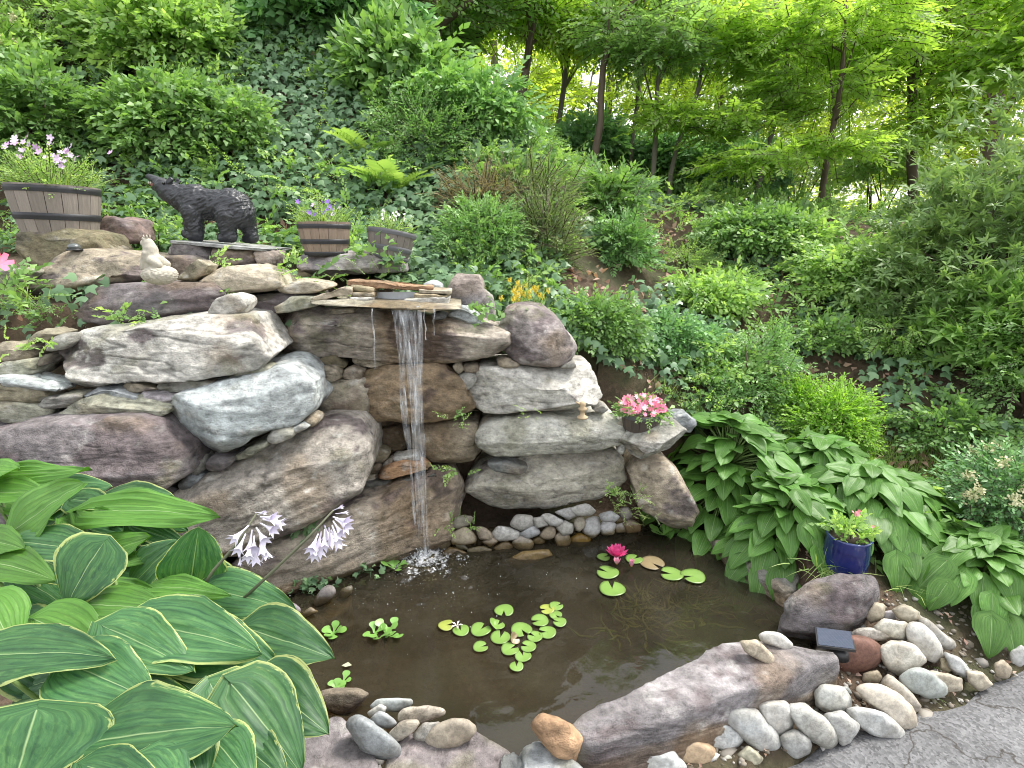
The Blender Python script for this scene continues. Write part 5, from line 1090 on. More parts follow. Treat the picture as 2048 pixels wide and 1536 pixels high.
# ---- weed under the water
rg = np.random.default_rng(77); mb = MB()
for k in range(150):
    x, y = rg.normal([330 + 260 * (k % 3) / 2 - 60, 500 - 45 * (k % 3)], [85, 45]); c = PZ(*px('F', x, y), -.05); a = rg.random() * 6.28; pts = [c + np.array([0, 0, -.08])]
    for i in range(5): a += rg.normal() * .5; pts.append(pts[-1] + np.array([.032 * math.cos(a), .032 * math.sin(a), .012 + .006 * rg.normal()])); pts[-1][2] = min(pts[-1][2], -.006)
    mb.tube(pts, [.002, .0065, .007, .006, .004, .001], 4)
o = mb.build('water_weed', plain('pond_weed', (.13, .15, .04), .7, var=.5, scale=30)); tag(o, 'feathery green brown weed under the water right of the lily pads', 'water weed', kind='stuff')

# ================================================================== PLANTS: leaf and sprig patterns
def leaf_pat(w=.26, fold=.05, droop=.12, tris=4):
    if tris == 2: return np.array([(0, 0, 0), (.45, w, fold), (1, 0, -droop), (.45, -w, fold)]), [(0, 2, 1), (0, 3, 2)]
    if tris == 4: return np.array([(0, 0, 0), (.40, w, fold), (.40, -w, fold), (.45, 0, 0), (1, 0, -droop)]), [(0, 3, 1), (0, 2, 3), (3, 4, 1), (2, 4, 3)]
    return np.array([(0, 0, 0), (.22, w * .85, fold), (.60, w * .85, fold * .8), (.22, -w * .85, fold), (.60, -w * .85, fold * .8), (.42, 0, 0), (1, 0, -droop)]), [(0, 5, 1), (1, 5, 2), (2, 5, 6), (0, 3, 5), (3, 4, 5), (4, 6, 5)]
def ivy_pat():
    pts = [(0, 0), (.08, .36), (.42, .50), (.50, .20), (1.0, 0), (.50, -.20), (.42, -.50), (.08, -.36)]
    V = [(x, y, -.10 * abs(y) - .08 * x * x + (.05 if i in (3, 5) else 0)) for i, (x, y) in enumerate(pts)]
    return np.array(V), [(0, 3, 1), (1, 3, 2), (0, 5, 3), (3, 5, 4), (0, 7, 5), (7, 6, 5)]
def rotz(a): c, s = math.cos(a), math.sin(a); return np.array([[c, -s, 0], [s, c, 0], [0, 0, 1]])
def roty(a): c, s = math.cos(a), math.sin(a); return np.array([[c, 0, s], [0, 1, 0], [-s, 0, c]])
def rotx(a): c, s = math.cos(a), math.sin(a); return np.array([[1, 0, 0], [0, c, -s], [0, s, c]])
def sprig(nl=9, size=.30, leaf=None, ang=55, arch=-.18, opp=False, seed=0, grow=True, tilt=.35, stem=.010, whorl=False, start=.12):
    """one shoot along +x, length 1, leaves carrying a brightness each (young ones at the tip paler)"""
    rg = np.random.default_rng(seed); lv, lf = leaf or leaf_pat(); V = []; F = []; R = []
    def sz(t): return arch * t * t
    k = 2; ts = np.linspace(0, .96, k + 1)
    for t in ts:
        for d in ((0, stem, 0), (0, -stem, 0)): V.append((t, d[1], sz(t))); R.append(-1.0)
    for i in range(k): F += [(2 * i, 2 * i + 1, 2 * i + 3), (2 * i, 2 * i + 3, 2 * i + 2)]
    for i in range(nl):
        t = start + (1 - start) * i / max(1, nl - 1) if not opp else start + (1 - start) * (i // 2) / max(1, (nl - 1) // 2)
        s = 1 if i % 2 else -1
        a = math.radians(ang) * s * (1 - .55 * t) if i < nl - 1 else 0.0
        M = rotz(a + rg.normal() * .15) @ roty(rg.normal() * .2 + .12) @ rotx(-s * tilt * .5 + rg.normal() * tilt)
        if whorl: M = rotz(i * 2.4 + rg.normal() * .3) @ roty(-.75 + 1.0 * (i / nl) + rg.normal() * .22)
        L = size * (.75 + .45 * rg.random()) * (1.0 if not grow else (1.05 - .45 * t if i < nl - 1 else .75))
        p = np.array([1.0 if whorl else t, 0, sz(1.0 if whorl else t)])
        n = len(V); V += [tuple(q) for q in (lv * L) @ M.T + p]; F += [tuple(j + n for j in f) for f in lf]
        R += [float(np.clip(.15 + .5 * rg.random() + (.30 * t if grow else 0), 0, 1))] * len(lv)
    return np.array(V), np.array(F), np.array(R)
def frond(n=13, seed=0):
    V = []; F = []; R = []; rg = np.random.default_rng(seed)
    for i in range(n):
        t = .12 + .86 * i / (n - 1); z = .30 * t - .55 * t * t; L = .34 * math.sin(math.pi * min(1, .25 + .75 * (1 - t))) * (1 - .3 * t) + .02
        for s in (-1, 1):
            b = len(V); d = np.array([.42, s * .9, -.12]) * L
            V += [(t - .03, 0, z), (t + .03, 0, z), tuple(np.array([t, 0, z]) + d * .55 + np.array([.035, 0, 0])), tuple(np.array([t, 0, z]) + d * .55 - np.array([.03, 0, 0])), tuple(np.array([t, 0, z]) + d)]
            F += [(b, b + 1, b + 2), (b, b + 2, b + 3), (b + 3, b + 2, b + 4)]; R += [.35 + .4 * rg.random()] * 5
    b = len(V)
    for t in np.linspace(0, 1, 5): z = .30 * t - .55 * t * t; V += [(t, .008, z), (t, -.008, z)]; R += [.2, .2]
    for i in range(4): F += [(b + 2 * i, b + 2 * i + 1, b + 2 * i + 3), (b + 2 * i, b + 2 * i + 3, b + 2 * i + 2)]
    return np.array(V), np.array(F), np.array(R)
def blade(seed=0):
    rg = np.random.default_rng(seed); V = []; R = []
    b = rg.uniform(.3, .9)
    for t in (0, .35, .7, 1.0): V += [(t * (1 - .2 * b * t), .022 * (1 - t) + .001, -b * .5 * t * t), (t * (1 - .2 * b * t), -.022 * (1 - t) - .001, -b * .5 * t * t)]; R += [.25 + .5 * t] * 2
    return np.array(V), np.array([(0, 1, 3), (0, 3, 2), (2, 3, 5), (2, 5, 4), (4, 5, 7), (4, 7, 6)]), np.array(R)
def one(pat, r=.5): return pat[0], np.array(pat[1]), np.full(len(pat[0]), r)
BROAD = [sprig(9, .38, leaf_pat(.30, .05, .16, 4), 64, -.30, seed=i, tilt=.4) for i in range(5)]
BROADBIG = [sprig(8, .46, leaf_pat(.30, .05, .16, 4), 62, -.25, seed=20 + i, tilt=.4) for i in range(4)]
TREE = [sprig(11, .26, leaf_pat(.24, .03, .12, 2), 58, -.12, seed=40 + i, tilt=.30) for i in range(6)]
PINN = [sprig(17, .20, leaf_pat(.20, .02, .10, 2), 70, -.16, opp=True, seed=60 + i, tilt=.2, grow=False) for i in range(4)]
FINE = [sprig(15, .17, leaf_pat(.20, .03, .08, 2), 55, -.15, seed=80 + i, tilt=.5) for i in range(4)]
BOXS = [sprig(15, .20, leaf_pat(.26, .04, .05, 2), 50, -.05, seed=100 + i, tilt=.5) for i in range(4)]
RHODO = [sprig(10, .66, leaf_pat(.15, .03, .22, 4), 0, -.1, seed=120 + i, whorl=True, tilt=.1, grow=False) for i in range(5)]
JUNI = [sprig(30, .13, (np.array([(0, 0, 0), (.6, .10, 0), (1, 0, 0), (.6, -.10, 0)]), [(0, 2, 1), (0, 3, 2)]), 40, .1, seed=140 + i, tilt=1.2) for i in range(4)]
FERN = [frond(13, i) for i in range(3)]
IVY = [one(ivy_pat(), .5)]
GRASS = [blade(i) for i in range(5)]
def unit(a): return a / (np.linalg.norm(a, axis=-1, keepdims=True) + 1e-9)
def place(T, pos, dirs, ups, scale, rnd, seed=0):
    """many copies of the patterns as one set of faces"""
    rg = np.random.default_rng(seed); N_ = len(pos); ch = rg.integers(0, len(T), N_); Vs = []; Fs = []; Rs = []; off = 0
    X = unit(np.asarray(dirs, float)); Z = np.asarray(ups, float); Z = unit(Z - (Z * X).sum(1, keepdims=True) * X); Yv = np.cross(Z, X)
    for k, (v, f, r) in enumerate(T):
        i = np.where(ch == k)[0]
        if not len(i): continue
        w = v[None, :, 0:1] * X[i][:, None] + v[None, :, 1:2] * Yv[i][:, None] + v[None, :, 2:3] * Z[i][:, None]
        w = w * np.asarray(scale)[i][:, None, None] + np.asarray(pos)[i][:, None]
        rr = np.where(r[None] < 0, -1.0, np.clip(r[None] * .55 + np.asarray(rnd)[i][:, None] * .55 - .05, 0, 1))
        Vs.append(w.reshape(-1, 3)); Rs.append(rr.ravel()); Fs.append((f[None] + (off + np.arange(len(i)) * len(v))[:, None, None]).reshape(-1, 3)); off += len(i) * len(v)
    return np.concatenate(Vs), np.concatenate(Fs), np.concatenate(Rs)
def foliage(name, parts, mat, parent=None, loc=(0, 0, 0), smooth=False):
    V = []; F = []; R = []; o_ = 0
    for v, f, r in parts: V.append(v); F.append(f + o_); R.append(r); o_ += len(v)
    V = np.concatenate(V) - np.array(loc)
    o = mobj(name, mesh_from(name, V, np.concatenate(F), rnd=np.concatenate(R), smooth=smooth), mat, parent)
    if parent is None: o.location = loc
    o['kind'] = 'stuff'; return o
# ---- leaf colours
M_BROAD = leafmat('broad_leaf', (0.053, 0.124, 0.034), (0.124, 0.256, 0.059), (0.264, 0.451, 0.104), .32)
M_DARK = leafmat('dark_leaf', (0.050, 0.126, 0.049), (0.114, 0.264, 0.089), (0.244, 0.480, 0.156), .28, .4)
M_IVY = leafmat('ivy_leaf', (0.049, 0.109, 0.062), (0.109, 0.216, 0.096), (0.232, 0.385, 0.149), .18, .38)
M_LIGHT = leafmat('light_leaf', (0.105, 0.202, 0.050), (0.211, 0.373, 0.086), (0.421, 0.590, 0.150), .38)
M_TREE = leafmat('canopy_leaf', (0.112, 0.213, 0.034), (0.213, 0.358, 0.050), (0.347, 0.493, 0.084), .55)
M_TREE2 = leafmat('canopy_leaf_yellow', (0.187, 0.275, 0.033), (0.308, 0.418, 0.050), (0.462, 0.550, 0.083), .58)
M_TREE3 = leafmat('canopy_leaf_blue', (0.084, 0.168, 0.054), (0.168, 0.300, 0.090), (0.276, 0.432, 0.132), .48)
M_RHODO = leafmat('rhododendron_leaf', (0.075, 0.150, 0.044), (0.156, 0.269, 0.075), (0.325, 0.463, 0.138), .22, .40)
M_BOX = leafmat('box_leaf', (.09, .19, .016), (.20, .40, .030), (.36, .58, .06), .40, .4)
M_PIERIS = leafmat('pieris_leaf', (0.066, 0.165, 0.045), (0.143, 0.310, 0.074), (0.286, 0.505, 0.120), .25, .4)
M_JUNI = leafmat('juniper', (0.079, 0.132, 0.044), (0.150, 0.233, 0.066), (0.281, 0.365, 0.096), .2, .7)
M_FERN = leafmat('fern_frond', (0.089, 0.168, 0.036), (0.165, 0.291, 0.062), (0.278, 0.402, 0.095), .4)
M_GRASS = leafmat('grass_blade', (0.105, 0.186, 0.036), (0.211, 0.342, 0.067), (0.456, 0.528, 0.150), .35)
M_DRY = leafmat('dry_leaf', (0.176, 0.085, 0.059), (0.386, 0.217, 0.159), (0.600, 0.451, 0.351), .15, .8)
M_RUSSET = leafmat('russet_sprig', (.12, .10, .045), (.21, .175, .08), (.31, .27, .13), .3, .7)
BARK = plain('bark', (.115, .085, .062), .9, var=.45, scale=14, bump=.8, stretch=(1, 1, .25))
BARKG = plain('grey_bark', (.17, .15, .125), .9, var=.4, scale=16, bump=.7, stretch=(1, 1, .25))
TWIG = plain('twig', (.085, .06, .042), .85, var=.3)
STEMG = plain('green_stem', (.16, .25, .07), .6, var=.2)

def hit(pxx, pyy, t0=1.5, t1=30):
    """where the line of sight through a pixel meets the hillside"""
    ts = np.linspace(t0, t1, 1600); P = CAM + ray(pxx, pyy)[None] * ts[:, None]; h = terrain(P[:, 0], P[:, 1]); i = np.argmax(P[:, 2] < h)
    return P[i] if (P[:, 2] < h).any() else P[len(ts) // 5]
def slope_n(x, y):
    e = .06; zx = (terrain(x + e, y) - terrain(x - e, y)) / (2 * e); zy = (terrain(x, y + e) - terrain(x, y - e)) / (2 * e)
    return unit(np.stack([-zx, -zy, np.ones_like(zx)], -1))
def rnd_dir(rg, n): return unit(rg.normal(size=(n, 3)))

# ================================================================== SHRUBS
def shrub(name, label, c, rad, n, T, mat, size=.18, cat='shrub', group='shrubs on the bank', seed=0, droop=.25, lump=.35, stems=7, base=None, fill=.55, updir=.10, rn=(0, 1), bark=None, clump=0.0):
    rg = np.random.default_rng(seed + 300); c = np.array(c, float); rad = np.array(rad, float)
    gz = T1(c[0], c[1]) if base is None else base; root = empty(name, (c[0], c[1], gz), label, cat, group)
    d = rnd_dir(rg, int(n * 1.7)); d = d[d[:, 2] > -.55][:n]; m = len(d)
    lum = 1 + lump * fbm(d * 2.4 + seed, 3) * 1.6
    rr = (1 - fill * rg.random(m) ** 1.8) * lum
    P = c + d * rad * rr[:, None]
    if clump: 
        kq = fbm(P * clump + seed, 2); keep = kq > -.12; P, d, rr = P[keep], d[keep], rr[keep]; m = len(P)
    ok = P[:, 2] > terrain(P[:, 0], P[:, 1]) + .02; P, d, rr = P[ok], d[ok], rr[ok]; m = len(P)
    dirs = unit(d * np.array([1, 1, .6]) + rg.normal(size=(m, 3)) * .35 + np.array([0, 0, updir]))
    ups = unit(d * .9 + np.array([0, -.2, .8]) + rg.normal(size=(m, 3)) * .25)
    bright = np.clip(rn[0] + (rn[1] - rn[0]) * (.25 + .5 * rg.random(m) + .25 * fbm(P * 3 + seed, 2)), 0, 1)
    S = size * (.7 + .6 * rg.random(m))
    foliage('foliage', [place(T, P - dirs * S[:, None] * .5, dirs, ups, S, bright, seed)], mat, root, (c[0], c[1], gz))
    mb = MB()
    for k in range(stems):
        e = P[rg.integers(m)]; e = c + (e - c) * .8; b = np.array([c[0] + rg.normal() * rad[0] * .08, c[1] + rg.normal() * rad[1] * .08, gz - .03]); mid = (b + e) / 2 + rg.normal(size=3) * .05 * rad.mean(); mid[2] += .05
        r0 = .012 * (rad.mean() / .4) ** .7; mb.tube([b - root.location, mid - np.array(root.location), e - np.array(root.location)], [r0, r0 * .7, r0 * .3], 5)
    if stems: mb.build('stems', bark or TWIG, root)
    return root

# ================================================================== GROUND COVER ON THE BANK
rg = np.random.default_rng(2024)
def inpoly(poly, u, v): return poly_sd(np.array(poly, float), u, v) < 0
def bank_points(n, x0=-5.0, x1=5.6, y0=2.2, y1=9.0):
    x = rg.uniform(x0, x1, n * 3); y = rg.uniform(y0, y1, n * 3); z = terrain(x, y); P = np.stack([x, y, z], 1); u, v, zc = project(P)
    wy = interp(x, WX, WY); ok = (zc > .8) & (u > -350) & (u < 2400) & (v > -250) & (v < 1350) & ((y > wy + .5) | (x > 1.0))
    ok &= ~((zc < 3.25) & (x < .1) & inpoly([(-400, 330), (860, 380), (860, 600), (-400, 600)], u, v)); sp = poly_sd(POND, x, y); ok &= sp > .3; ok &= (y - 1.376 - .348 * (x - .9)) > .35
    i = np.where(ok)[0][:n]; return P[i], u[i], v[i], zc[i]
LITTER = [[(1110, 520), (1210, 530), (1230, 600), (1150, 620), (1100, 580)], [(1290, 480), (1420, 500), (1440, 570), (1330, 580)], [(1580, 700), (1700, 740), (1720, 800), (1600, 780)], [(1720, 880), (1880, 900), (1960, 960), (1800, 1010), (1720, 960)], [(380, 440), (600, 430), (620, 500), (400, 500)], [(1560, 560), (1640, 580), (1600, 640)], [(1840, 800), (1920, 820), (1940, 880), (1860, 870)]]
IVYZ = [[(560, 0), (800, 0), (820, 180), (700, 330), (560, 200)], [(480, 150), (760, 200), (760, 460), (500, 430)], [(1080, 590), (1420, 600), (1500, 760), (1300, 780), (1150, 740)], [(1620, 600), (1860, 640), (1900, 800), (1780, 900), (1680, 780), (1560, 760)], [(1780, 870), (2048, 860), (2048, 1000), (1900, 980)], [(690, 430), (900, 420), (900, 560), (800, 560)]]
OPEN = [[(1480, 1000), (2100, 1150), (2300, 1500), (1500, 1500)]]
def masks(u, v, P):
    li = np.zeros(len(u), bool); iv = np.zeros(len(u), bool)
    for p in LITTER: li |= inpoly(p, u + 25 * fbm(P * 3, 2), v + 25 * fbm(P * 3 + 9, 2))
    for p in IVYZ: iv |= inpoly(p, u + 40 * fbm(P * 3, 2), v + 40 * fbm(P * 3 + 5, 2))
    return li, iv
# ivy, hugging the soil
A_ = bank_points(46000); B_ = bank_points(17000, -2.6, .6, 3.0, 6.6); P, u, v, zc = [np.concatenate([a_, b_]) for a_, b_ in zip(A_, B_)]; li, iv = masks(u, v, P); k = fbm(P * 2.2 + 3, 3); iv |= (P[:, 0] < .3)
keep = (~li) & (iv | (k > -.02)) & ((zc < 6.0) | (rg.random(len(P)) < .4)); P, zc, iv = P[keep], zc[keep], iv[keep]; m = len(P)
nn = slope_n(P[:, 0], P[:, 1]); lift = rg.random(m) ** 1.5 * np.where(iv, .16, .08)
ups = unit(nn + np.array([0, -.35, .25]) + rg.normal(size=(m, 3)) * .42); dirs = unit(np.stack([rg.normal(size=m), -np.abs(rg.normal(size=m)) * .8, -np.abs(rg.normal(size=m)) * .9], 1))
tag(foliage('ivy', [place(IVY, P + nn * (lift + .01)[:, None], dirs, ups, rg.uniform(.035, .075, m), np.clip(.5 * rg.random(m) + .35 * (fbm(P * 2, 2) + .5), 0, 1), 1)], M_IVY), 'dark ivy carpeting the bank between the shrubs', 'ivy', kind='stuff')
# leafy undergrowth standing off the slope
A_ = bank_points(12500); B_ = bank_points(5000, -2.6, .4, 3.2, 6.4); P, u, v, zc = [np.concatenate([a_, b_]) for a_, b_ in zip(A_, B_)]; li, iv = masks(u, v, P); k = fbm(P * 1.7 + 11, 3)
keep = (~li) & (k > -.20) & (~iv | (rg.random(len(P)) < .35)); P, zc, u, v = P[keep], zc[keep], u[keep], v[keep]; m = len(P); nn = slope_n(P[:, 0], P[:, 1])
h = rg.random(m) * (.06 + .22 * np.clip(fbm(P * 1.3 + 4, 2) + .45, 0, 1)); dirs = unit(nn * .5 + np.array([0, -.35, .12]) + rg.normal(size=(m, 3)) * np.array([.7, .5, .35])); ups = unit(nn + np.array([0, -.2, 1.0]) + rg.normal(size=(m, 3)) * .3)
br = np.clip(.35 + .55 * fbm(P * 1.1 + 7, 3) + .35 * rg.random(m), 0, 1); wn_ = rg.random(m); s = rg.uniform(.08, .19, m); Q = P + nn * h[:, None]
a = wn_ < .42; b = (wn_ >= .42) & (wn_ < .72); c = wn_ >= .72
tag(foliage('undergrowth', [place(BROAD, Q[a], dirs[a], ups[a], s[a], br[a], 2)], M_BROAD), 'mid green leafy undergrowth over the whole bank', 'undergrowth', kind='stuff')
tag(foliage('light_undergrowth', [place(FINE, Q[b], dirs[b], ups[b], s[b] * 1.1, br[b], 3), place(BROAD, Q[c], dirs[c], ups[c], s[c] * .85, br[c], 4)], M_LIGHT), 'pale green fine leaved weeds scattered over the bank', 'undergrowth', kind='stuff')
# grass
def grass_at(polys, n, lo, hi, name, label):
    P, u, v, zc = bank_points(60000, .3, 5, 1.3, 4.2); k = np.zeros(len(P), bool)
    for p in polys: k |= inpoly(p, u, v)
    P = P[k][:n]; m = len(P); dirs = unit(np.stack([rg.normal(size=m) * .4, rg.normal(size=m) * .4 - .1, np.ones(m)], 1)); ups = rnd_dir(rg, m)
    tag(foliage(name, [place(GRASS, P, dirs, ups, rg.uniform(lo, hi, m), rg.random(m), 5)], M_GRASS), label, 'grass', kind='stuff')
grass_at([[(1190, 740), (1340, 780), (1420, 860), (1330, 850), (1200, 800)], [(1960, 1120), (2300, 1120), (2300, 1330), (2040, 1300)], [(1500, 840), (1620, 800), (1700, 880), (1560, 900)], [(1640, 860), (1900, 900), (2000, 1100), (1840, 1050)]], 9000, .05, .12, 'grass', 'short green grass behind the rock wall and right of the hosta')
# dead leaves
P, u, v, zc = bank_points(20000); li, iv = masks(u, v, P); k = fbm(P * 2.5 + 21, 3); keep = li | ((k > .10) & (rg.random(len(P)) < .6)) | (rg.random(len(P)) < .12); P = P[keep]; m = len(P); nn = slope_n(P[:, 0], P[:, 1])
x = rg.uniform(-1.6, 1.9, 900); y = rg.uniform(1.1, 2.2, 900); sp = poly_sd(POND, x, y); e = y - 1.376 - .348 * (x - .9); ok = (sp > .1) & (e > .0) & (x > .2) & (e < .7); Pf = np.stack([x, y, terrain(x, y)], 1)[ok]
PP = np.concatenate([P + nn * .02, Pf + np.array([0, 0, .015])]); m = len(PP); nn = np.concatenate([nn, np.tile([0, 0, 1.0], (len(Pf), 1))])
tag(foliage('leaf_litter', [place([one(leaf_pat(.28, .12, .2, 4))], PP, rnd_dir(rg, m), unit(nn + rg.normal(size=(m, 3)) * .5), np.concatenate([rg.uniform(.03, .07, m - len(Pf)), rg.uniform(.015, .032, len(Pf))]), rg.random(m), 6)], M_DRY), 'brown dead leaves lying on the bank and between the stones', 'leaf litter', kind='stuff')
# moss, tufts and sprigs growing out of the seams of the wall
def tuft(label, s, x, y, Y, n, size, T=BOXS, mat=M_LIGHT, spread=.05, name='seam_plant', down=0.0):
    p = PY(*px(s, x, y), Y); root = empty(name, p, label, 'plant', 'small plants in the seams of the wall'); r2 = np.random.default_rng(int(x + y))
    d = unit(r2.normal(size=(n, 3)) * np.array([1, .6, .6]) + np.array([0, -.6, .55 - down])); pos = p + r2.normal(size=(n, 3)) * spread * np.array([1, .3, .4])
    foliage('foliage', [place(T, pos, d, np.tile([0, -.4, 1.0], (n, 1)) + r2.normal(size=(n, 3)) * .3, r2.uniform(.6, 1.2, n) * size, r2.random(n), 7)], mat, root, p); return root
tuft('bright creeper tuft left of the fall cobbles', 'B', 1110, 1350, 2.48, 8, .065, BROADBIG, M_LIGHT, .025)
tuft('small green plant beside the wet block', 'B', 1100, 1075, 2.42, 6, .04, BROAD, M_LIGHT, .03); tuft('small leafy sprig under the heart shaped cobble', 'B', 1180, 1035, 2.44, 7, .045, BROAD, M_BROAD, .03)
tuft('tiny fern on the pale chalky block', 'B', 1525, 1035, 2.42, 7, .06, BOXS, M_LIGHT, .03); tuft('sprig lying on the long dark purple slab', 'A', 740, 1110, 2.34, 10, .09, BROAD, M_LIGHT, .05); tuft('little row of leaves on the purple slab, under the sprig', 'A', 860, 1150, 2.33, 9, .06, BROAD, M_BROAD, .06)
tuft('tall creeper sprig in front of the bear plinth', 'A', 1255, 800, 2.55, 6, .08, BROAD, M_LIGHT, .02); tuft('yellow green creeper beside the ledge slab', 'A', 1690, 820, 2.62, 14, .075, BROAD, M_LIGHT, .06); tuft('weedy tuft above the left edge slates', 'C', 170, 120, 2.1, 10, .07, BROAD, M_LIGHT, .05)
tuft('weeds in the gap left of the purple slab', 'A', 190, 1050, 2.42, 26, .085, BROAD, M_BROAD, .10); tuft('ferny weeds at the left edge gap', 'A', 40, 1080, 2.40, 22, .09, FINE, M_BROAD, .10); tuft('grassy tuft in the left edge gap', 'A', 160, 1010, 2.44, 30, .13, GRASS, M_GRASS, .04)
tuft('low weeds in the dark gap beside the purple slab', 'A', 330, 1100, 2.46, 14, .09, FINE, M_BROAD, .06)
tuft('green creeper on the cobbles in the far right corner', 'G', 250, 800, 2.42, 26, .07, FINE, M_LIGHT, .05); tuft('feathery moss trailing over the corner cobbles', 'G', 290, 860, 2.40, 22, .07, JUNI, M_LIGHT, .05, down=.6); tuft('small weed at the top of the far bank cobbles', 'G', 160, 760, 2.5, 12, .06, BROAD, M_LIGHT, .04)
tuft('little fern beside the dark smooth cobble', 'E', 1040, 85, 2.5, 9, .05, FINE, M_LIGHT, .02); tuft('tiny plant among the far bank cobbles', 'E', 1140, 160, 2.42, 8, .05, BOXS, M_LIGHT, .015); tuft('small plant under the grey square cobble', 'E', 985, 155, 2.46, 8, .055, BROAD, M_LIGHT, .015)
tuft('ivy trail under the long brown waterline boulder', 'E', 220, 480, 2.12, 60, .035, IVY, M_IVY, .06); tuft('ivy trail under the right half of the waterline boulder', 'E', 440, 420, 2.24, 45, .035, IVY, M_IVY, .06); tuft('ivy sprigs in the seam under the slanting boulder', 'E', 140, 160, 2.14, 45, .035, IVY, M_IVY, .06)
tuft('grass tuft beside the blue pot', 'F', 1130, 320, 2.02, 40, .12, GRASS, M_GRASS, .04); tuft('dry grass tuft behind the plum boulder', 'F', 1470, 430, 2.06, 60, .17, GRASS, M_GRASS, .07); tuft('weed growing among the border cobbles', 'F', 1400, 770, 1.72, 8, .05, FINE, M_LIGHT, .02); tuft('second weed growing at the edge of the asphalt', 'F', 1600, 900, 1.62, 9, .05, GRASS, M_GRASS, .02); tuft('weed right of the pale blue cobble', 'F', 1600, 760, 1.74, 8, .045, FINE, M_LIGHT, .02)
tuft('ivy creeping round the tilted grey barrel', 'B', 700, 150, 2.84, 34, .045, IVY, M_BROAD, .09); tuft('ivy and weeds under the tilted grey barrel', 'B', 860, 240, 2.9, 60, .05, IVY, M_IVY, .14); tuft('ivy climbing the upright grey stone', 'B', 1280, 470, 2.62, 40, .04, IVY, M_BROAD, .07); tuft('weeds behind the cream crumpled stone', 'B', 470, 310, 2.75, 26, .07, FINE, M_LIGHT, .12); tuft('weeds behind the rusty orange slab', 'B', 800, 300, 2.85, 30, .07, FINE, M_BROAD, .16)

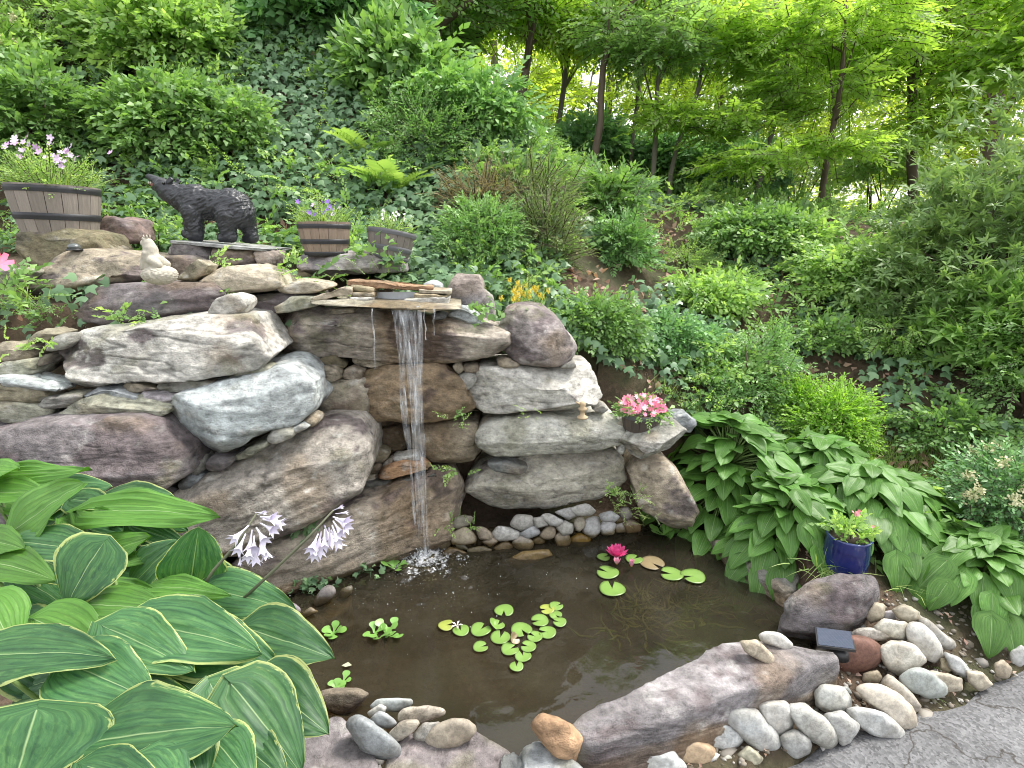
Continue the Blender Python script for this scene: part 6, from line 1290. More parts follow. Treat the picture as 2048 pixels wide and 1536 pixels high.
# ================================================================== SHRUBS, each where it stands
def at_bank(u, v, up=.15, back=0.0):
    p = hit(u, v); return p + np.array([0, back, up])
SH_ = [
 # name, label, pixel, lift, radii, sprigs, patterns, material, size, options
 ('leafy_shrub', 'mid green leafy shrub behind the big barrel planter', (90, 300), .12, (.50, .40, .42), 910, BROAD, M_BROAD, 0.173, {}),
 ('leafy_shrub', 'leafy shrub with drooping pale tips behind the bear statue', (350, 290), .10, (.50, .36, .34), 1085, BROAD, M_BROAD, 0.173, {}),
 ('leafy_shrub', 'leafy shrub hanging over the bear statue, to its right', (470, 300), .08, (.34, .30, .32), 560, BROAD, M_BROAD, 0.158, {}),
 ('leafy_shrub', 'light green shrub high on the left bank', (330, 130), .15, (.60, .45, .45), 1085, BROAD, M_LIGHT, 0.194, {}),
 ('leafy_shrub', 'loose pale shrub in the top left corner', (120, 90), .2, (.75, .5, .45), 980, FINE, M_LIGHT, 0.230, {}),
 ('panicle_shrub', 'shrub with cream flower sprays at the left edge', (20, 210), .2, (.36, .30, .40), 577, BROAD, M_LIGHT, 0.173, {}),
 ('big_leaf_shrub', 'dark big leaved shrub at the top of the bank', (640, 70), .15, (.70, .45, .45), 1085, BROADBIG, M_DARK, 0.245, {}),
 ('big_leaf_shrub', 'mid green big leaved shrub on the crest, left of the trunks', (800, 200), .15, (.55, .45, .38), 752, BROADBIG, M_BROAD, 0.216, {}),
 ('leafy_shrub', 'rounded green shrub on the crest below the brown trunk', (930, 280), .18, (.52, .4, .36), 840, BROAD, M_PIERIS, 0.180, {}),
 ('leafy_shrub', 'feathery green shrub on the bank above the fern', (850, 330), .15, (.40, .3, .32), 630, FINE, M_PIERIS, 0.180, {}),
 ('pieris_bush', 'neat rounded glossy bush behind the upright grey stone', (965, 530), .16, (.27, .25, .25), 620, BOXS, M_PIERIS, .13, dict(lump=.2)),
 ('juniper', 'soft juniper right of the neat rounded bush', (1085, 530), .14, (.24, .24, .30), 420, JUNI, M_JUNI, .24, {}),
 ('juniper', 'russet tipped juniper above the neat rounded bush', (960, 450), .14, (.26, .22, .18), 260, JUNI, M_RUSSET, .24, {}),
 ('juniper', 'low spreading juniper on the bank above the rounded bush', (1060, 420), .12, (.32, .28, .18), 300, JUNI, M_JUNI, .26, {}),
 ('fern_shrub', 'bright sumac like shrub on the middle of the bank', (1210, 450), .16, (.28, .26, .26), 320, PINN, M_BROAD, .25, {}),
 ('fern_shrub', 'deep green feathery plant under the sumac like shrub', (1240, 530), .12, (.20, .18, .20), 260, PINN, M_PIERIS, .20, {}),
 ('azalea', 'twiggy azalea above the planter of begonias', (1500, 800), .16, (.30, .26, .30), 460, BOXS, M_PIERIS, .13, dict(fill=.6, stems=16)),
 ('box_bush', 'bright lime green box bush behind the hosta', (1655, 905), .14, (.22, .21, .23), 1150, BOXS, M_BOX, .12, dict(lump=.25)),
 ('box_bush', 'smaller lime green box bush left of the taller one', (1590, 850), .12, (.15, .15, .16), 420, BOXS, M_BOX, .12, dict(lump=.2)),
 ('hydrangea', 'small hydrangea with cream flower heads at the right edge', (1990, 1080), .20, (.26, .24, .24), 420, BOXS, M_DARK, .15, {}),
 ('azalea', 'light green azalea at the right edge of the bank', (1990, 740), .22, (.36, .32, .32), 800, RHODO, M_LIGHT, .11, dict(stems=14)),
 ('azalea', 'tall twiggy azalea under the rhododendron, right edge', (2060, 840), .3, (.34, .3, .42), 420, BOXS, M_BROAD, .15, dict(stems=16)),
 ('leafy_shrub', 'pale yellow green shrub in the middle of the slope', (1700, 590), .14, (.46, .35, .24), 735, BROAD, M_LIGHT, 0.144, {}),
 ('leafy_shrub', 'broad leaved shrub on the slope under the saplings', (1330, 400), .16, (.46, .36, .26), 735, BROADBIG, M_BROAD, 0.173, {}),
 ('leafy_shrub', 'low green shrub left of the pale yellow green one', (1500, 500), .14, (.42, .35, .22), 665, BROAD, M_BROAD, 0.158, {}),
 ('leafy_shrub', 'light sprawling shrub above the ivy on the right slope', (1420, 620), .10, (.34, .28, .16), 525, BROAD, M_LIGHT, 0.130, {}),
 ('low_shrub', 'low pale shrub left of the lime box bush', (1430, 740), .05, (.30, .26, .13), 260, BROAD, M_LIGHT, .12, dict(lump=.7)),
 ('low_shrub', 'flat green shrub above the lime box bush', (1640, 690), .06, (.34, .28, .14), 300, BROAD, M_BROAD, .12, dict(lump=.7)),
 ('low_shrub', 'yellow green shrub between the rhododendron and the lime box bush', (1790, 700), .08, (.34, .28, .16), 320, PINN, M_LIGHT, .16, dict(lump=.7)),
 ('low_shrub', 'loose green shrub on the slope above the small hydrangea', (1900, 880), .06, (.32, .26, .14), 300, BROAD, M_BROAD, .12, dict(lump=.7)),
 ('low_shrub', 'thin leaved pale shrub in the middle of the litter patch', (1370, 530), .05, (.28, .24, .12), 220, FINE, M_LIGHT, .14, dict(lump=.7)),
 ('low_shrub', 'flat shrub with mixed leaves under the saplings', (1600, 500), .08, (.40, .3, .16), 320, BROAD, M_LIGHT, .13, dict(lump=.7)),
 ('low_shrub', 'grey green low shrub between vine mound and azalea', (1420, 800), .05, (.22, .2, .12), 220, BOXS, M_PIERIS, .11, dict(lump=.6)),
 ('vine_mound', 'mound of green vine right of the rounded purple boulder', (1190, 680), .06, (.28, .22, .22), 735, BROAD, M_BROAD, 0.108, {}),
 ('vine_mound', 'mound of dark ivy and vine above the grass', (1330, 700), .05, (.28, .22, .18), 595, BROAD, M_DARK, 0.108, {}),
 ('rhododendron', 'big rhododendron with pale leaf rosettes on the right', (1960, 600), .25, (.80, .60, .56), 2800, RHODO, M_RHODO, .086, dict(stems=22, lump=.5, fill=.4, rn=(.1, 1.1))),
 ('rhododendron', 'rhododendron behind the big one at the right edge', (2150, 560), .5, (.9, .7, .8), 1100, RHODO, M_RHODO, .10, dict(stems=12, lump=.5, fill=.4)),
 ('rhododendron', 'dark rhododendron under the saplings in the middle', (1460, 400), .3, (.55, .45, .45), 800, RHODO, M_DARK, .13, dict(stems=10)),
 ('leafy_shrub', 'tall light shrub closing the gap behind the crest, right of centre', (1590, 395), .3, (.6, .4, .42), 420, FINE, M_LIGHT, .22, {}),
 ('leafy_shrub', 'tall yellow green shrub behind the rhododendron top', (1760, 385), .3, (.6, .4, .42), 420, BROAD, M_LIGHT, .2, {}),
 ('dark_shrub', 'dark evergreen shrub in the shade between the trunks', (1180, 330), .2, (.6, .4, .34), 735, BROADBIG, M_DARK, 0.202, {}),
 ('dark_shrub', 'dark evergreen shrub in the shade right of the leaning trunk', (1330, 350), .2, (.5, .4, .34), 665, BROADBIG, M_DARK, 0.202, {}),
]
SHRUBS = {}
for i_, (nm, lab, (u_, v_), lift, rad, n_s, T_, mat_, sz_, opt) in enumerate(SH_):
    c_ = at_bank(u_, v_, lift); SHRUBS[lab] = (shrub(nm, lab, c_, rad, int(n_s * 1.08), T_, mat_, sz_, seed=i_ * 7 + 1, **opt), c_, rad)
# cream flower heads on the hydrangea and the shrub at the left edge
CREAMF = plain('cream_flower', (.62, .60, .36), .7, var=.25, scale=60); YELF = plain('yellow_petal', (.75, .60, .06), .6, var=.2)
def head_mesh(n, r, s, seed):
    r2 = np.random.default_rng(seed); P = rnd_dir(r2, n) * r * r2.random((n, 1)) ** .4 * np.array([1, 1, 1.5]); V, F, R_ = place([one(leaf_pat(.35, .1, .1, 2))], P, rnd_dir(r2, n), rnd_dir(r2, n), np.full(n, s), np.zeros(n)); return mesh_from('flower_head', V, F, smooth=False)
HEADM = [head_mesh(60, .026, .016, k) for k in range(3)]
for lab, n in (('small hydrangea with cream flower heads at the right edge', 26), ('shrub with cream flower sprays at the left edge', 14)):
    root, c_, rad = SHRUBS[lab]; r2 = np.random.default_rng(n)
    for j in range(n):
        d = unit(r2.normal(size=3) * np.array([1, .8, .6]) + np.array([0, -.5, .8])); o = mobj('flower_head', HEADM[j % 3], CREAMF, root, c_ + d * np.array(rad) * r2.uniform(.95, 1.15) - np.array(root.location)); o.rotation_euler = (r2.random(), r2.random(), r2.random() * 6)
# ferns
def fern(label, p, n, L, seed):
    r2 = np.random.default_rng(seed); root = empty('fern', p, label, 'fern', 'ferns on the bank')
    a = np.arange(n) * 2.4 + r2.random(n); d = np.stack([np.cos(a), np.sin(a) - .3, .9 + .3 * r2.random(n)], 1)
    me_parts = [place(FERN, np.tile(p, (n, 1)), d, np.stack([-np.cos(a), -np.sin(a), np.full(n, .8)], 1), L * r2.uniform(.7, 1.1, n), r2.random(n), seed)]
    foliage('frond_cluster', me_parts, M_FERN, root, p)
fern('large pale fern right of the small barrels', hit(790, 400), 13, .42, 1); fern('fern behind the barrel with purple flowers', hit(740, 330), 9, .34, 2); fern('fern low on the bank above the box bush', hit(1420, 560), 9, .26, 3); fern('fern on the slope above the begonias', hit(1440, 690), 9, .24, 4); fern('fern at the foot of the crest shrubs', hit(990, 380), 8, .30, 5)
# yellow flowered plant behind the purple boulder
p = PY(*px('B', 1510, 440), 2.95); root = empty('yellow_flower_plant', p, 'yellow flowered plant behind the rounded purple boulder', 'flowering plant'); r2 = np.random.default_rng(4); n = 40
foliage('foliage', [place(FINE, p + r2.normal(size=(n, 3)) * .05, unit(r2.normal(size=(n, 3)) * .5 + np.array([0, -.2, 1])), rnd_dir(r2, n), np.full(n, .10), r2.random(n))], M_LIGHT, root, p)
BLM = head_mesh(26, .010, .012, 9)
for j in range(26): mobj('blossom', BLM, YELF, root, r2.normal(size=3) * np.array([.055, .04, .03]) + np.array([0, -.04, .07]))

# ================================================================== TREES on and behind the crest
def tree(label, base, top, r0, crown, n, T, mat, size, bark=BARK, seed=0, name='tree', limbs=9, bend=.25, group='trees on the crest', flat=.6, clump=.9, rn=(0, 1)):
    """crown: list of (centre, radii); limbs leave the trunk towards the clumps"""
    rg = np.random.default_rng(seed + 900); base = np.array(base, float); top = np.array(top, float); root = empty(name, base, label, 'tree', group)
    k = 9; pts = []; 
    for i in range(k + 1):
        t = i / k; p = base + (top - base) * t; p[:2] += bend * np.array([vnoise(np.array([[t * 2.2 + seed, seed * .7, 1.3]]))[0], vnoise(np.array([[t * 2.2, seed * 1.3, 7.7]]))[0]]) * (t > 0) * min(1, t * 2); pts.append(p - base)
    pts[0][2] -= .25; rad = [r0 * (1.35 if i == 0 else 1) * (1 - .62 * i / k) for i in range(k + 1)]
    mb = MB(); mb.tube(pts, rad, 9)
    Ps = []
    for ci, (c, R) in enumerate(crown):
        c = np.array(c, float); R = np.array(R, float); m = int(n * R.prod() ** (2 / 3.) / sum(np.prod(r) ** (2 / 3.) for _, r in crown))
        d = rnd_dir(rg, m * 2) * rg.random((m * 2, 1)) ** .40; lay = rg.random(len(d)) < .5; d[:, 2] = np.where(lay, np.round(d[:, 2] * 5) / 5 * .7 + d[:, 2] * .3, d[:, 2])      # half of the leaves in layered boughs
        P = c + d * R; q = fbm(P * clump + seed * 3.1, 3); P = P[q > -.10][:m]; Ps.append(P)
    P = np.concatenate(Ps); m = len(P); axis = np.array(pts) + base
    j = np.argmin(((P[:, None, :] - axis[None]) ** 2).sum(2), 1); out = unit((P - axis[j]) * np.array([1, 1, .35]))
    dirs = unit(out + rg.normal(size=(m, 3)) * np.array([.6, .6, .28]) + np.array([0, 0, -.12])); ups = unit(np.array([0, 0, 1.0]) + rg.normal(size=(m, 3)) * flat)
    br = np.clip(rn[0] + (rn[1] - rn[0]) * (.5 + .55 * fbm(P * .9 + seed, 2) + .25 * (rg.random(m) - .5)), 0, 1)
    ok = P[:, 2] > terrain(P[:, 0], P[:, 1]) + .15; P, dirs, ups, br = P[ok], dirs[ok], ups[ok], br[ok]; m = len(P)
    foliage('crown', [place(T, P, dirs, ups, size * rg.uniform(.7, 1.25, m), br, seed)], mat, root, base)
    for i in range(limbs):
        e = P[rg.integers(m)]; t = rg.integers(3, k); s = axis[t]; mid = s * .45 + e * .55 + np.array([0, 0, .12 * np.linalg.norm(e - s)]) + rg.normal(size=3) * .1
        r1 = rad[t] * .45; mb.tube([s - base, mid - base, e - base], [r1, r1 * .6, r1 * .18], 6)
    mb.build('trunk', bark, root)
    return root
def gp(u, Y):      # a spot on the ground in the column of pixel u, at depth Y
    x = (u - 1024) / FPX * Y * .99; return np.array([x, Y, T1(x, Y)])
def sky_pt(u, v, Y): return PY(u, v, Y)
TR = [
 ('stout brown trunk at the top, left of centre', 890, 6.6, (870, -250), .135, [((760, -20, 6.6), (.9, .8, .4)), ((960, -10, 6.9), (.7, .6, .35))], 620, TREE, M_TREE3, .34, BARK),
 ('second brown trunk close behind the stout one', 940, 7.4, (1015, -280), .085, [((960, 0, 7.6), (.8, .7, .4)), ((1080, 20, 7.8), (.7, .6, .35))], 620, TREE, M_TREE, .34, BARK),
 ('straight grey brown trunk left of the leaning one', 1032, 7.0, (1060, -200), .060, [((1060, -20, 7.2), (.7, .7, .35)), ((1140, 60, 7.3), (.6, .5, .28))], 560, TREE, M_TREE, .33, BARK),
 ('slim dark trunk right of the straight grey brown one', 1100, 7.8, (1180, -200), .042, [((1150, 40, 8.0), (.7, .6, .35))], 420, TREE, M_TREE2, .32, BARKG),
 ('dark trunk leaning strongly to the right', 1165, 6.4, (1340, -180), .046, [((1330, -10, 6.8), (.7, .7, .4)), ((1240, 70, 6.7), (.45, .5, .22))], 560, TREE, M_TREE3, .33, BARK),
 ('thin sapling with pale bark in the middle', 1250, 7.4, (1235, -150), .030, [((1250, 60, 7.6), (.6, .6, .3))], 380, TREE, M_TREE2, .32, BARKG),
 ('multi stemmed sapling, left stem', 1290, 6.3, (1345, -120), .030, [((1335, 80, 6.4), (.5, .5, .28))], 420, PINN, M_TREE3, .28, BARKG),
 ('multi stemmed sapling, right stem', 1325, 6.4, (1430, -120), .028, [((1430, 70, 6.5), (.5, .5, .3)), ((1340, 235, 6.2), (.4, .4, .14))], 520, PINN, M_TREE, .28, BARKG),
 ('grey leaning sapling right of the multi stemmed one', 1490, 6.2, (1600, -160), .030, [((1560, 80, 6.3), (.6, .6, .32)), ((1470, 250, 6.0), (.4, .4, .15))], 620, PINN, M_TREE, .29, BARKG),
 ('young ash with layered pale boughs right of centre', 1620, 5.9, (1650, -160), .034, [((1620, 170, 5.9), (.6, .5, .25)), ((1700, 40, 6.1), (.7, .6, .35)), ((1520, 320, 5.6), (.42, .4, .13)), ((1680, 290, 5.6), (.4, .35, .12))], 1000, PINN, M_TREE, .30, BARK),
 ('broad leafy tree behind the rhododendron', 1820, 7.0, (1800, -260), .065, [((1780, 110, 7.0), (.85, .7, .42)), ((1900, 20, 7.2), (1.0, .8, .5)), ((1930, 230, 6.6), (.7, .5, .3))], 1500, TREE, M_TREE, .36, BARK),
 ('stout dark trunk in the top right corner', 1962, 8.6, (1975, -300), .15, [((2060, 0, 8.8), (.9, .8, .6)), ((1880, -30, 8.8), (.9, .8, .35))], 700, TREE, M_TREE3, .40, BARK),
 ('bright maple at the right edge', 2140, 6.2, (2120, -200), .06, [((2090, 130, 6.3), (.7, .6, .45)), ((2060, 290, 6.0), (.5, .5, .25)), ((2160, -40, 6.4), (.8, .7, .4))], 1100, BROAD, M_TREE, .32, BARK),
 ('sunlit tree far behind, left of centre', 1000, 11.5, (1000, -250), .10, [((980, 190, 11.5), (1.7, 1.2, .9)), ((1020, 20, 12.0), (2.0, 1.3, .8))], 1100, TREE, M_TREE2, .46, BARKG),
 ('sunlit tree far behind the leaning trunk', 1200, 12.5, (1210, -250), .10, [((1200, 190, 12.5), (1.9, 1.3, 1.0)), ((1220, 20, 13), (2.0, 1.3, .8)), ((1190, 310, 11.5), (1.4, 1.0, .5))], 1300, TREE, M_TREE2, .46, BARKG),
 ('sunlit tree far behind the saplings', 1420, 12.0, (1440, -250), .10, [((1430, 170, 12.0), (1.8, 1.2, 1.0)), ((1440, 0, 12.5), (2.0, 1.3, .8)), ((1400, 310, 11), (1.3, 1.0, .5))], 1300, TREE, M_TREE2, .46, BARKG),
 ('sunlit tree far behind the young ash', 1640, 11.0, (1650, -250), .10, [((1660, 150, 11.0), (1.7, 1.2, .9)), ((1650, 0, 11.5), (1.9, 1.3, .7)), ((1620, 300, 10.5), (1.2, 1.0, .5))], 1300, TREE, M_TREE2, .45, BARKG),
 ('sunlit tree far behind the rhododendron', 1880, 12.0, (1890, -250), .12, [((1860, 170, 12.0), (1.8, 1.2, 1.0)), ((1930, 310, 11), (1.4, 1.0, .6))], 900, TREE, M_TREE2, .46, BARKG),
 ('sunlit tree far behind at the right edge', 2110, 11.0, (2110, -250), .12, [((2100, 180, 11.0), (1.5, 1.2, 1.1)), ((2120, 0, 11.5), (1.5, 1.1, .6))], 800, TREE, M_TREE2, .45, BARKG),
 ('tree on the high bank at the top left', 450, 7.4, (430, -330), .10, [((420, -60, 7.2), (1.1, .8, .45)), ((620, -90, 7.2), (1.1, .8, .45)), ((220, -100, 7.0), (1.1, .8, .45))], 900, TREE, M_TREE, .38, BARK),
 ('low boughed tree above the dark big leaved shrub', 740, 7.2, (720, -300), .09, [((720, -10, 7.0), (.7, .6, .3)), ((820, 50, 7.2), (.6, .5, .3))], 520, BROAD, M_TREE3, .36, BARK),
]
for i_, (lab, u_, Y_, (tu, tv), r0, cr, n_s, T_, mat_, sz_, bk) in enumerate(TR):
    b_ = gp(u_, Y_); t_ = sky_pt(tu, tv, Y_ + .3)
    tree(lab, b_, t_, r0, [(sky_pt(*c), R) for c, R in cr], int(n_s * (1.25 if Y_ > 9.5 else .95)), T_, mat_, sz_, bk, seed=i_ * 3 + 2, group='trees far behind the crest' if Y_ > 9.5 else 'trees on the crest')
# far wood closing the view
rg = np.random.default_rng(8); n = 9500; u = rg.uniform(500, 2500, n); Y = rg.uniform(15, 26, n); x = (u - 1024) / FPX * Y; z = .4 + rg.random(n) ** 2.1 * 8.0
P = np.stack([x, Y, z], 1); k = fbm(P * .45, 3) > -.22; P = P[k]; m = len(P)
Pl = np.stack([(rg.uniform(1000, 2400, 2600) - 1024) / FPX * 12.5, rg.uniform(11.5, 14.5, 2600), 1.2 + rg.random(2600) ** 1.3 * 2.2], 1); P = np.concatenate([P, Pl]); m = len(P)      # bushes at the foot of the wood
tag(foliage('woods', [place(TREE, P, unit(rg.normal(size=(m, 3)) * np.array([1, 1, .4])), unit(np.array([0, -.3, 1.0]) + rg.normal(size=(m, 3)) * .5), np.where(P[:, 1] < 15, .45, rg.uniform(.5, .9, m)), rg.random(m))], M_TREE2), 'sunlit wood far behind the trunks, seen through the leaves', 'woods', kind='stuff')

# ================================================================== HOSTAS
def hosta_material(name, green, deep, pale, margin, var):
    m, n, l, b, o = newmat(name)
    uv = N(n, 'ShaderNodeAttribute', attribute_name='leafuv'); s = n.new('ShaderNodeSeparateXYZ'); l.new(uv.outputs['Vector'], s.inputs[0])
    oi = n.new('ShaderNodeObjectInfo'); tc = n.new('ShaderNodeTexCoord')
    ab = N(n, 'ShaderNodeMath', operation='ABSOLUTE'); l.new(s.outputs['X'], ab.inputs[0])
    # feathered streaks along the veins
    mp = n.new('ShaderNodeMapping'); mp.inputs['Scale'].default_value = (9.0, 1.6, 1.0); l.new(uv.outputs['Vector'], mp.inputs['Vector'])
    t = N(n, 'ShaderNodeTexNoise', noise_dimensions='4D', Scale=1.1, Detail=4.0, Roughness=.65); l.new(mp.outputs[0], t.inputs['Vector'])
    rw = N(n, 'ShaderNodeMath', operation='MULTIPLY'); rw.inputs[1].default_value = 50; l.new(oi.outputs['Random'], rw.inputs[0]); l.new(rw.outputs[0], t.inputs['W'])
    g = ramp(n, [(.30, deep), (.55, green), (.75, pale)]); l.new(t.outputs['Fac'], g.inputs['Fac']); col = g.outputs['Color']
    if var:
        e = N(n, 'ShaderNodeMath', operation='MULTIPLY_ADD'); l.new(t.outputs['Fac'], e.inputs[0]); e.inputs[1].default_value = .62; l.new(ab.outputs[0], e.inputs[2])
        er = ramp(n, [(1.04, 0.0), (1.09, 1.0)]); er.color_ramp.elements[0].position = .585; er.color_ramp.elements[1].position = .615
        ra = N(n, 'ShaderNodeMath', operation='MULTIPLY_ADD'); l.new(oi.outputs['Random'], ra.inputs[0]); ra.inputs[1].default_value = -.10; l.new(e.outputs[0], ra.inputs[2]); h = N(n, 'ShaderNodeMath', operation='MULTIPLY'); h.inputs[1].default_value = .5; l.new(ra.outputs[0], h.inputs[0]); l.new(h.outputs[0], er.inputs['Fac'])
        cr = N(n, 'ShaderNodeMath', operation='MULTIPLY_ADD'); l.new(s.outputs['Y'], cr.inputs[0]); cr.inputs[1].default_value = .10; cr.inputs[2].default_value = 0
        col = mixc(n, l, er.outputs['Color'], col, margin)
    vn = N(n, 'ShaderNodeMath', operation='SINE'); vm = N(n, 'ShaderNodeMath', operation='MULTIPLY'); vm.inputs[1].default_value = math.pi * 2 * 6; l.new(s.outputs['X'], vm.inputs[0]); l.new(vm.outputs[0], vn.inputs[0])
    vr = n.new('ShaderNodeMapRange'); vr.inputs[1].default_value = -1; vr.inputs[2].default_value = -.45; vr.inputs[3].default_value = .78; vr.inputs[4].default_value = 1.0; l.new(vn.outputs[0], vr.inputs[0])
    hv = n.new('ShaderNodeHueSaturation'); l.new(col, hv.inputs['Color']); l.new(vr.outputs[0], hv.inputs['Value']); 
    ov = n.new('ShaderNodeMapRange'); ov.inputs[3].default_value = .72; ov.inputs[4].default_value = 1.22; l.new(oi.outputs['Random'], ov.inputs[0]); h2 = n.new('ShaderNodeHueSaturation'); l.new(hv.outputs[0], h2.inputs['Color']); l.new(ov.outputs[0], h2.inputs['Value'])
    mid = ramp(n, [(.0, 1.0), (.022, 0.0)]); l.new(ab.outputs[0], mid.inputs['Fac']); col = mixc(n, l, mid.outputs['Color'], h2.outputs[0], (.30, .42, .20))
    l.new(col, b.inputs['Base Color']); b.inputs['Roughness'].default_value = .46; b.inputs['Specular IOR Level'].default_value = .35
    tr = n.new('ShaderNodeBsdfTranslucent'); tm = mixc(n, l, 1.0, col, (1.5, 1.6, .5), 'MULTIPLY'); l.new(tm, tr.inputs['Color'])
    mx = n.new('ShaderNodeMixShader'); mx.inputs[0].default_value = .24; l.new(b.outputs[0], mx.inputs[1]); l.new(tr.outputs[0], mx.inputs[2]); l.new(mx.outputs[0], o.inputs['Surface'])
    pk = N(n, 'ShaderNodeTexNoise', Scale=45.0, Detail=2.0); l.new(tc.outputs['Object'], pk.inputs['Vector']); bp = N(n, 'ShaderNodeBump', Strength=.12, Distance=.004); l.new(pk.outputs['Fac'], bp.inputs['Height']); l.new(bp.outputs[0], b.inputs['Normal'])
    return m
HV = hosta_material('hosta_variegated', (.062, .165, .056), (.022, .080, .036), (.13, .26, .085), (.40, .47, .17), True)
HG = hosta_material('hosta_lime', (.105, .255, .040), (.070, .185, .030), (.17, .33, .065), None, False)
HR = hosta_material('hosta_plain', (.115, .255, .050), (.070, .175, .035), (.19, .34, .08), None, False)
def hosta_leaf(L, W, droop, cup, seed, nu=12, nv=13, pucker=.03, ribs=6):
    rg = np.random.default_rng(seed); V = []; UV = []; ph = rg.random(4) * 6; tw = rg.normal() * .25
    for i in range(nv + 1):
        v = (i / nv) ** .92; w = W / 2 * (math.sin(math.pi * min(1, v ** .60)) ** .72 if 0 < v < 1 else 0) * (1.05 if v < .5 else 1)
        for j in range(nu * 1 + 1):
            u = 2 * j / nu - 1
            x = v * L * (1 - .08 * droop) - .13 * L * abs(u) ** 1.6 * max(0, 1 - v * 1.6) ** 2
            z = -droop * L * v ** 2.1 + cup * w * abs(u) ** 1.35 + .034 * L * math.sin(9 * v + ph[0]) * abs(u) ** 3 + .016 * L * math.sin(5.5 * v + ph[1]) * u
            z += -.0085 * L * math.cos(math.pi * 2 * ribs * u) * (w / (W / 2)) + pucker * L * vnoise(np.array([[u * 4 + seed, v * 9, ph[2]]]))[0] * .5
            y = u * w + tw * .12 * L * v * v
            V.append((x, y, z)); UV.append((u, v, rg.random()))
    k = nu + 1; F = [(i * k + j, (i + 1) * k + j, (i + 1) * k + j + 1, i * k + j + 1) for i in range(nv) for j in range(nu)]
    return mesh_from('leaf', V, np.array(F), uv=UV)
def leaf_frame(d, up):
    x = d / np.linalg.norm(d); z = up - (up @ x) * x; z /= np.linalg.norm(z); y = np.cross(z, x); return Matrix(((x[0], y[0], z[0]), (x[1], y[1], z[1]), (x[2], y[2], z[2])))
# ---- the great variegated hosta, lower left: leaves set one by one
hc = np.array(PC(300, 1300, 1.35)); hc[2] = T1(hc[0], hc[1])
big_hosta = empty('hosta', hc, 'huge yellow edged hosta filling the lower left corner', 'hosta', 'hostas round the pond')
LEAVES = [  # base, tip, width (sheet D), distance, kind: v variegated, g plain lime
 (-60, 175, 372, 124, 95, 1.55, 'g', .10), (-120, 255, 142, 215, 150, 1.50, 'g', .2), (-90, 170, 62, 125, 130, 1.53, 'g', .1), (70, 420, 328, 205, 235, 1.40, 'g', .12), (370, 330, 958, 298, 175, 1.44, 'g', .16), (300, 370, 525, 345, 90, 1.46, 'g', .1),
 (330, 280, 505, 275, 110, 1.50, 'v', .2), (610, 400, 884, 465, 90, 1.44, 'v', .2), (50, 470, 475, 500, 165, 1.33, 'v', .15), (410, 580, 664, 424, 150, 1.37, 'g', .12), (390, 610, 685, 540, 100, 1.34, 'g', .12), (485, 480, 262, 778, 260, 1.20, 'v', .22),
 (-80, 570, 212, 590, 160, 1.28, 'g', .18), (-110, 470, 84, 455, 130, 1.34, 'g', .2), (350, 690, 712, 665, 110, 1.25, 'g', .18), (600, 690, 795, 488, 180, 1.31, 'v', .1), (890, 690, 925, 430, 220, 1.28, 'v', .08), (690, 690, 1030, 668, 95, 1.22, 'g', .2),
 (960, 700, 1350, 745, 190, 1.26, 'v', .22), (605, 850, 1165, 912, 270, 1.08, 'v', .20), (395, 775, 730, 755, 165, 1.17, 'g', .2), (160, 840, 500, 975, 215, 1.12, 'g', .25), (-60, 740, 62, 940, 190, 1.12, 'g', .25), (480, 870, 862, 1015, 215, 1.04, 'v', .22),
 (810, 930, 1268, 1015, 260, 1.10, 'v', .22), (1150, 880, 1525, 988, 215, 1.16, 'v', .22), (1150, 850, 1405, 880, 125, 1.22, 'v', .2), (-90, 1010, 425, 935, 240, .99, 'v', .2), (300, 1040, 665, 1165, 255, .97, 'v', .25), (172, 1262, 40, 1660, 500, .84, 'v', .22),
 (480, 1240, 820, 1140, 190, 1.02, 'v', .2), (715, 1050, 965, 1200, 150, 1.05, 'v', .25), (930, 1120, 1155, 1115, 140, 1.08, 'g', .2), (1110, 1090, 1285, 1105, 130, 1.12, 'v', .2), (340, 1430, 995, 1275, 360, .86, 'v', .18), (985, 1140, 1135, 1405, 245, .93, 'v', .25),
 (1080, 1140, 1415, 1525, 290, .93, 'v', .22), (1200, 1110, 1515, 1345, 240, 1.0, 'v', .22), (830, 1350, 965, 1570, 230, .85, 'v', .2), (990, 1390, 1180, 1570, 200, .86, 'v', .2), (1110, 1410, 1320, 1560, 170, .9, 'v', .2), (380, 1520, 720, 1600, 180, .80, 'v', .2), (660, 1480, 840, 1640, 220, .80, 'v', .2),
 # deeper, shaded leaves filling the heart of the clump
 (80, 640, 330, 760, 170, 1.36, 'v', .2), (300, 800, 480, 880, 170, 1.28, 'v', .2), (20, 860, 250, 900, 180, 1.26, 'v', .2), (560, 560, 760, 620, 150, 1.42, 'v', .2), (700, 760, 900, 820, 170, 1.28, 'v', .2), (880, 980, 1080, 1080, 170, 1.2, 'v', .2), (620, 1010, 800, 1100, 180, 1.18, 'v', .2), (440, 1180, 620, 1300, 190, 1.1, 'v', .2), (750, 1230, 940, 1330, 190, 1.08, 'v', .2), (1000, 1250, 1180, 1330, 160, 1.12, 'v', .2), (250, 1180, 420, 1260, 180, 1.08, 'v', .2), (640, 300, 860, 380, 110, 1.55, 'v', .2), (130, 300, 330, 330, 140, 1.56, 'g', .2), (880, 600, 1100, 640, 130, 1.4, 'v', .2), (1000, 780, 1200, 830, 150, 1.32, 'v', .2), (420, 420, 640, 460, 120, 1.5, 'v', .2), (-40, 640, 120, 700, 160, 1.4, 'g', .2), (200, 560, 400, 640, 150, 1.42, 'v', .2), (1040, 1400, 1240, 1480, 190, 1.02, 'v', .2), (560, 1380, 760, 1460, 200, 1.0, 'v', .2), (180, 1420, 360, 1500, 200, .98, 'v', .2)]
_r = np.random.default_rng(66)
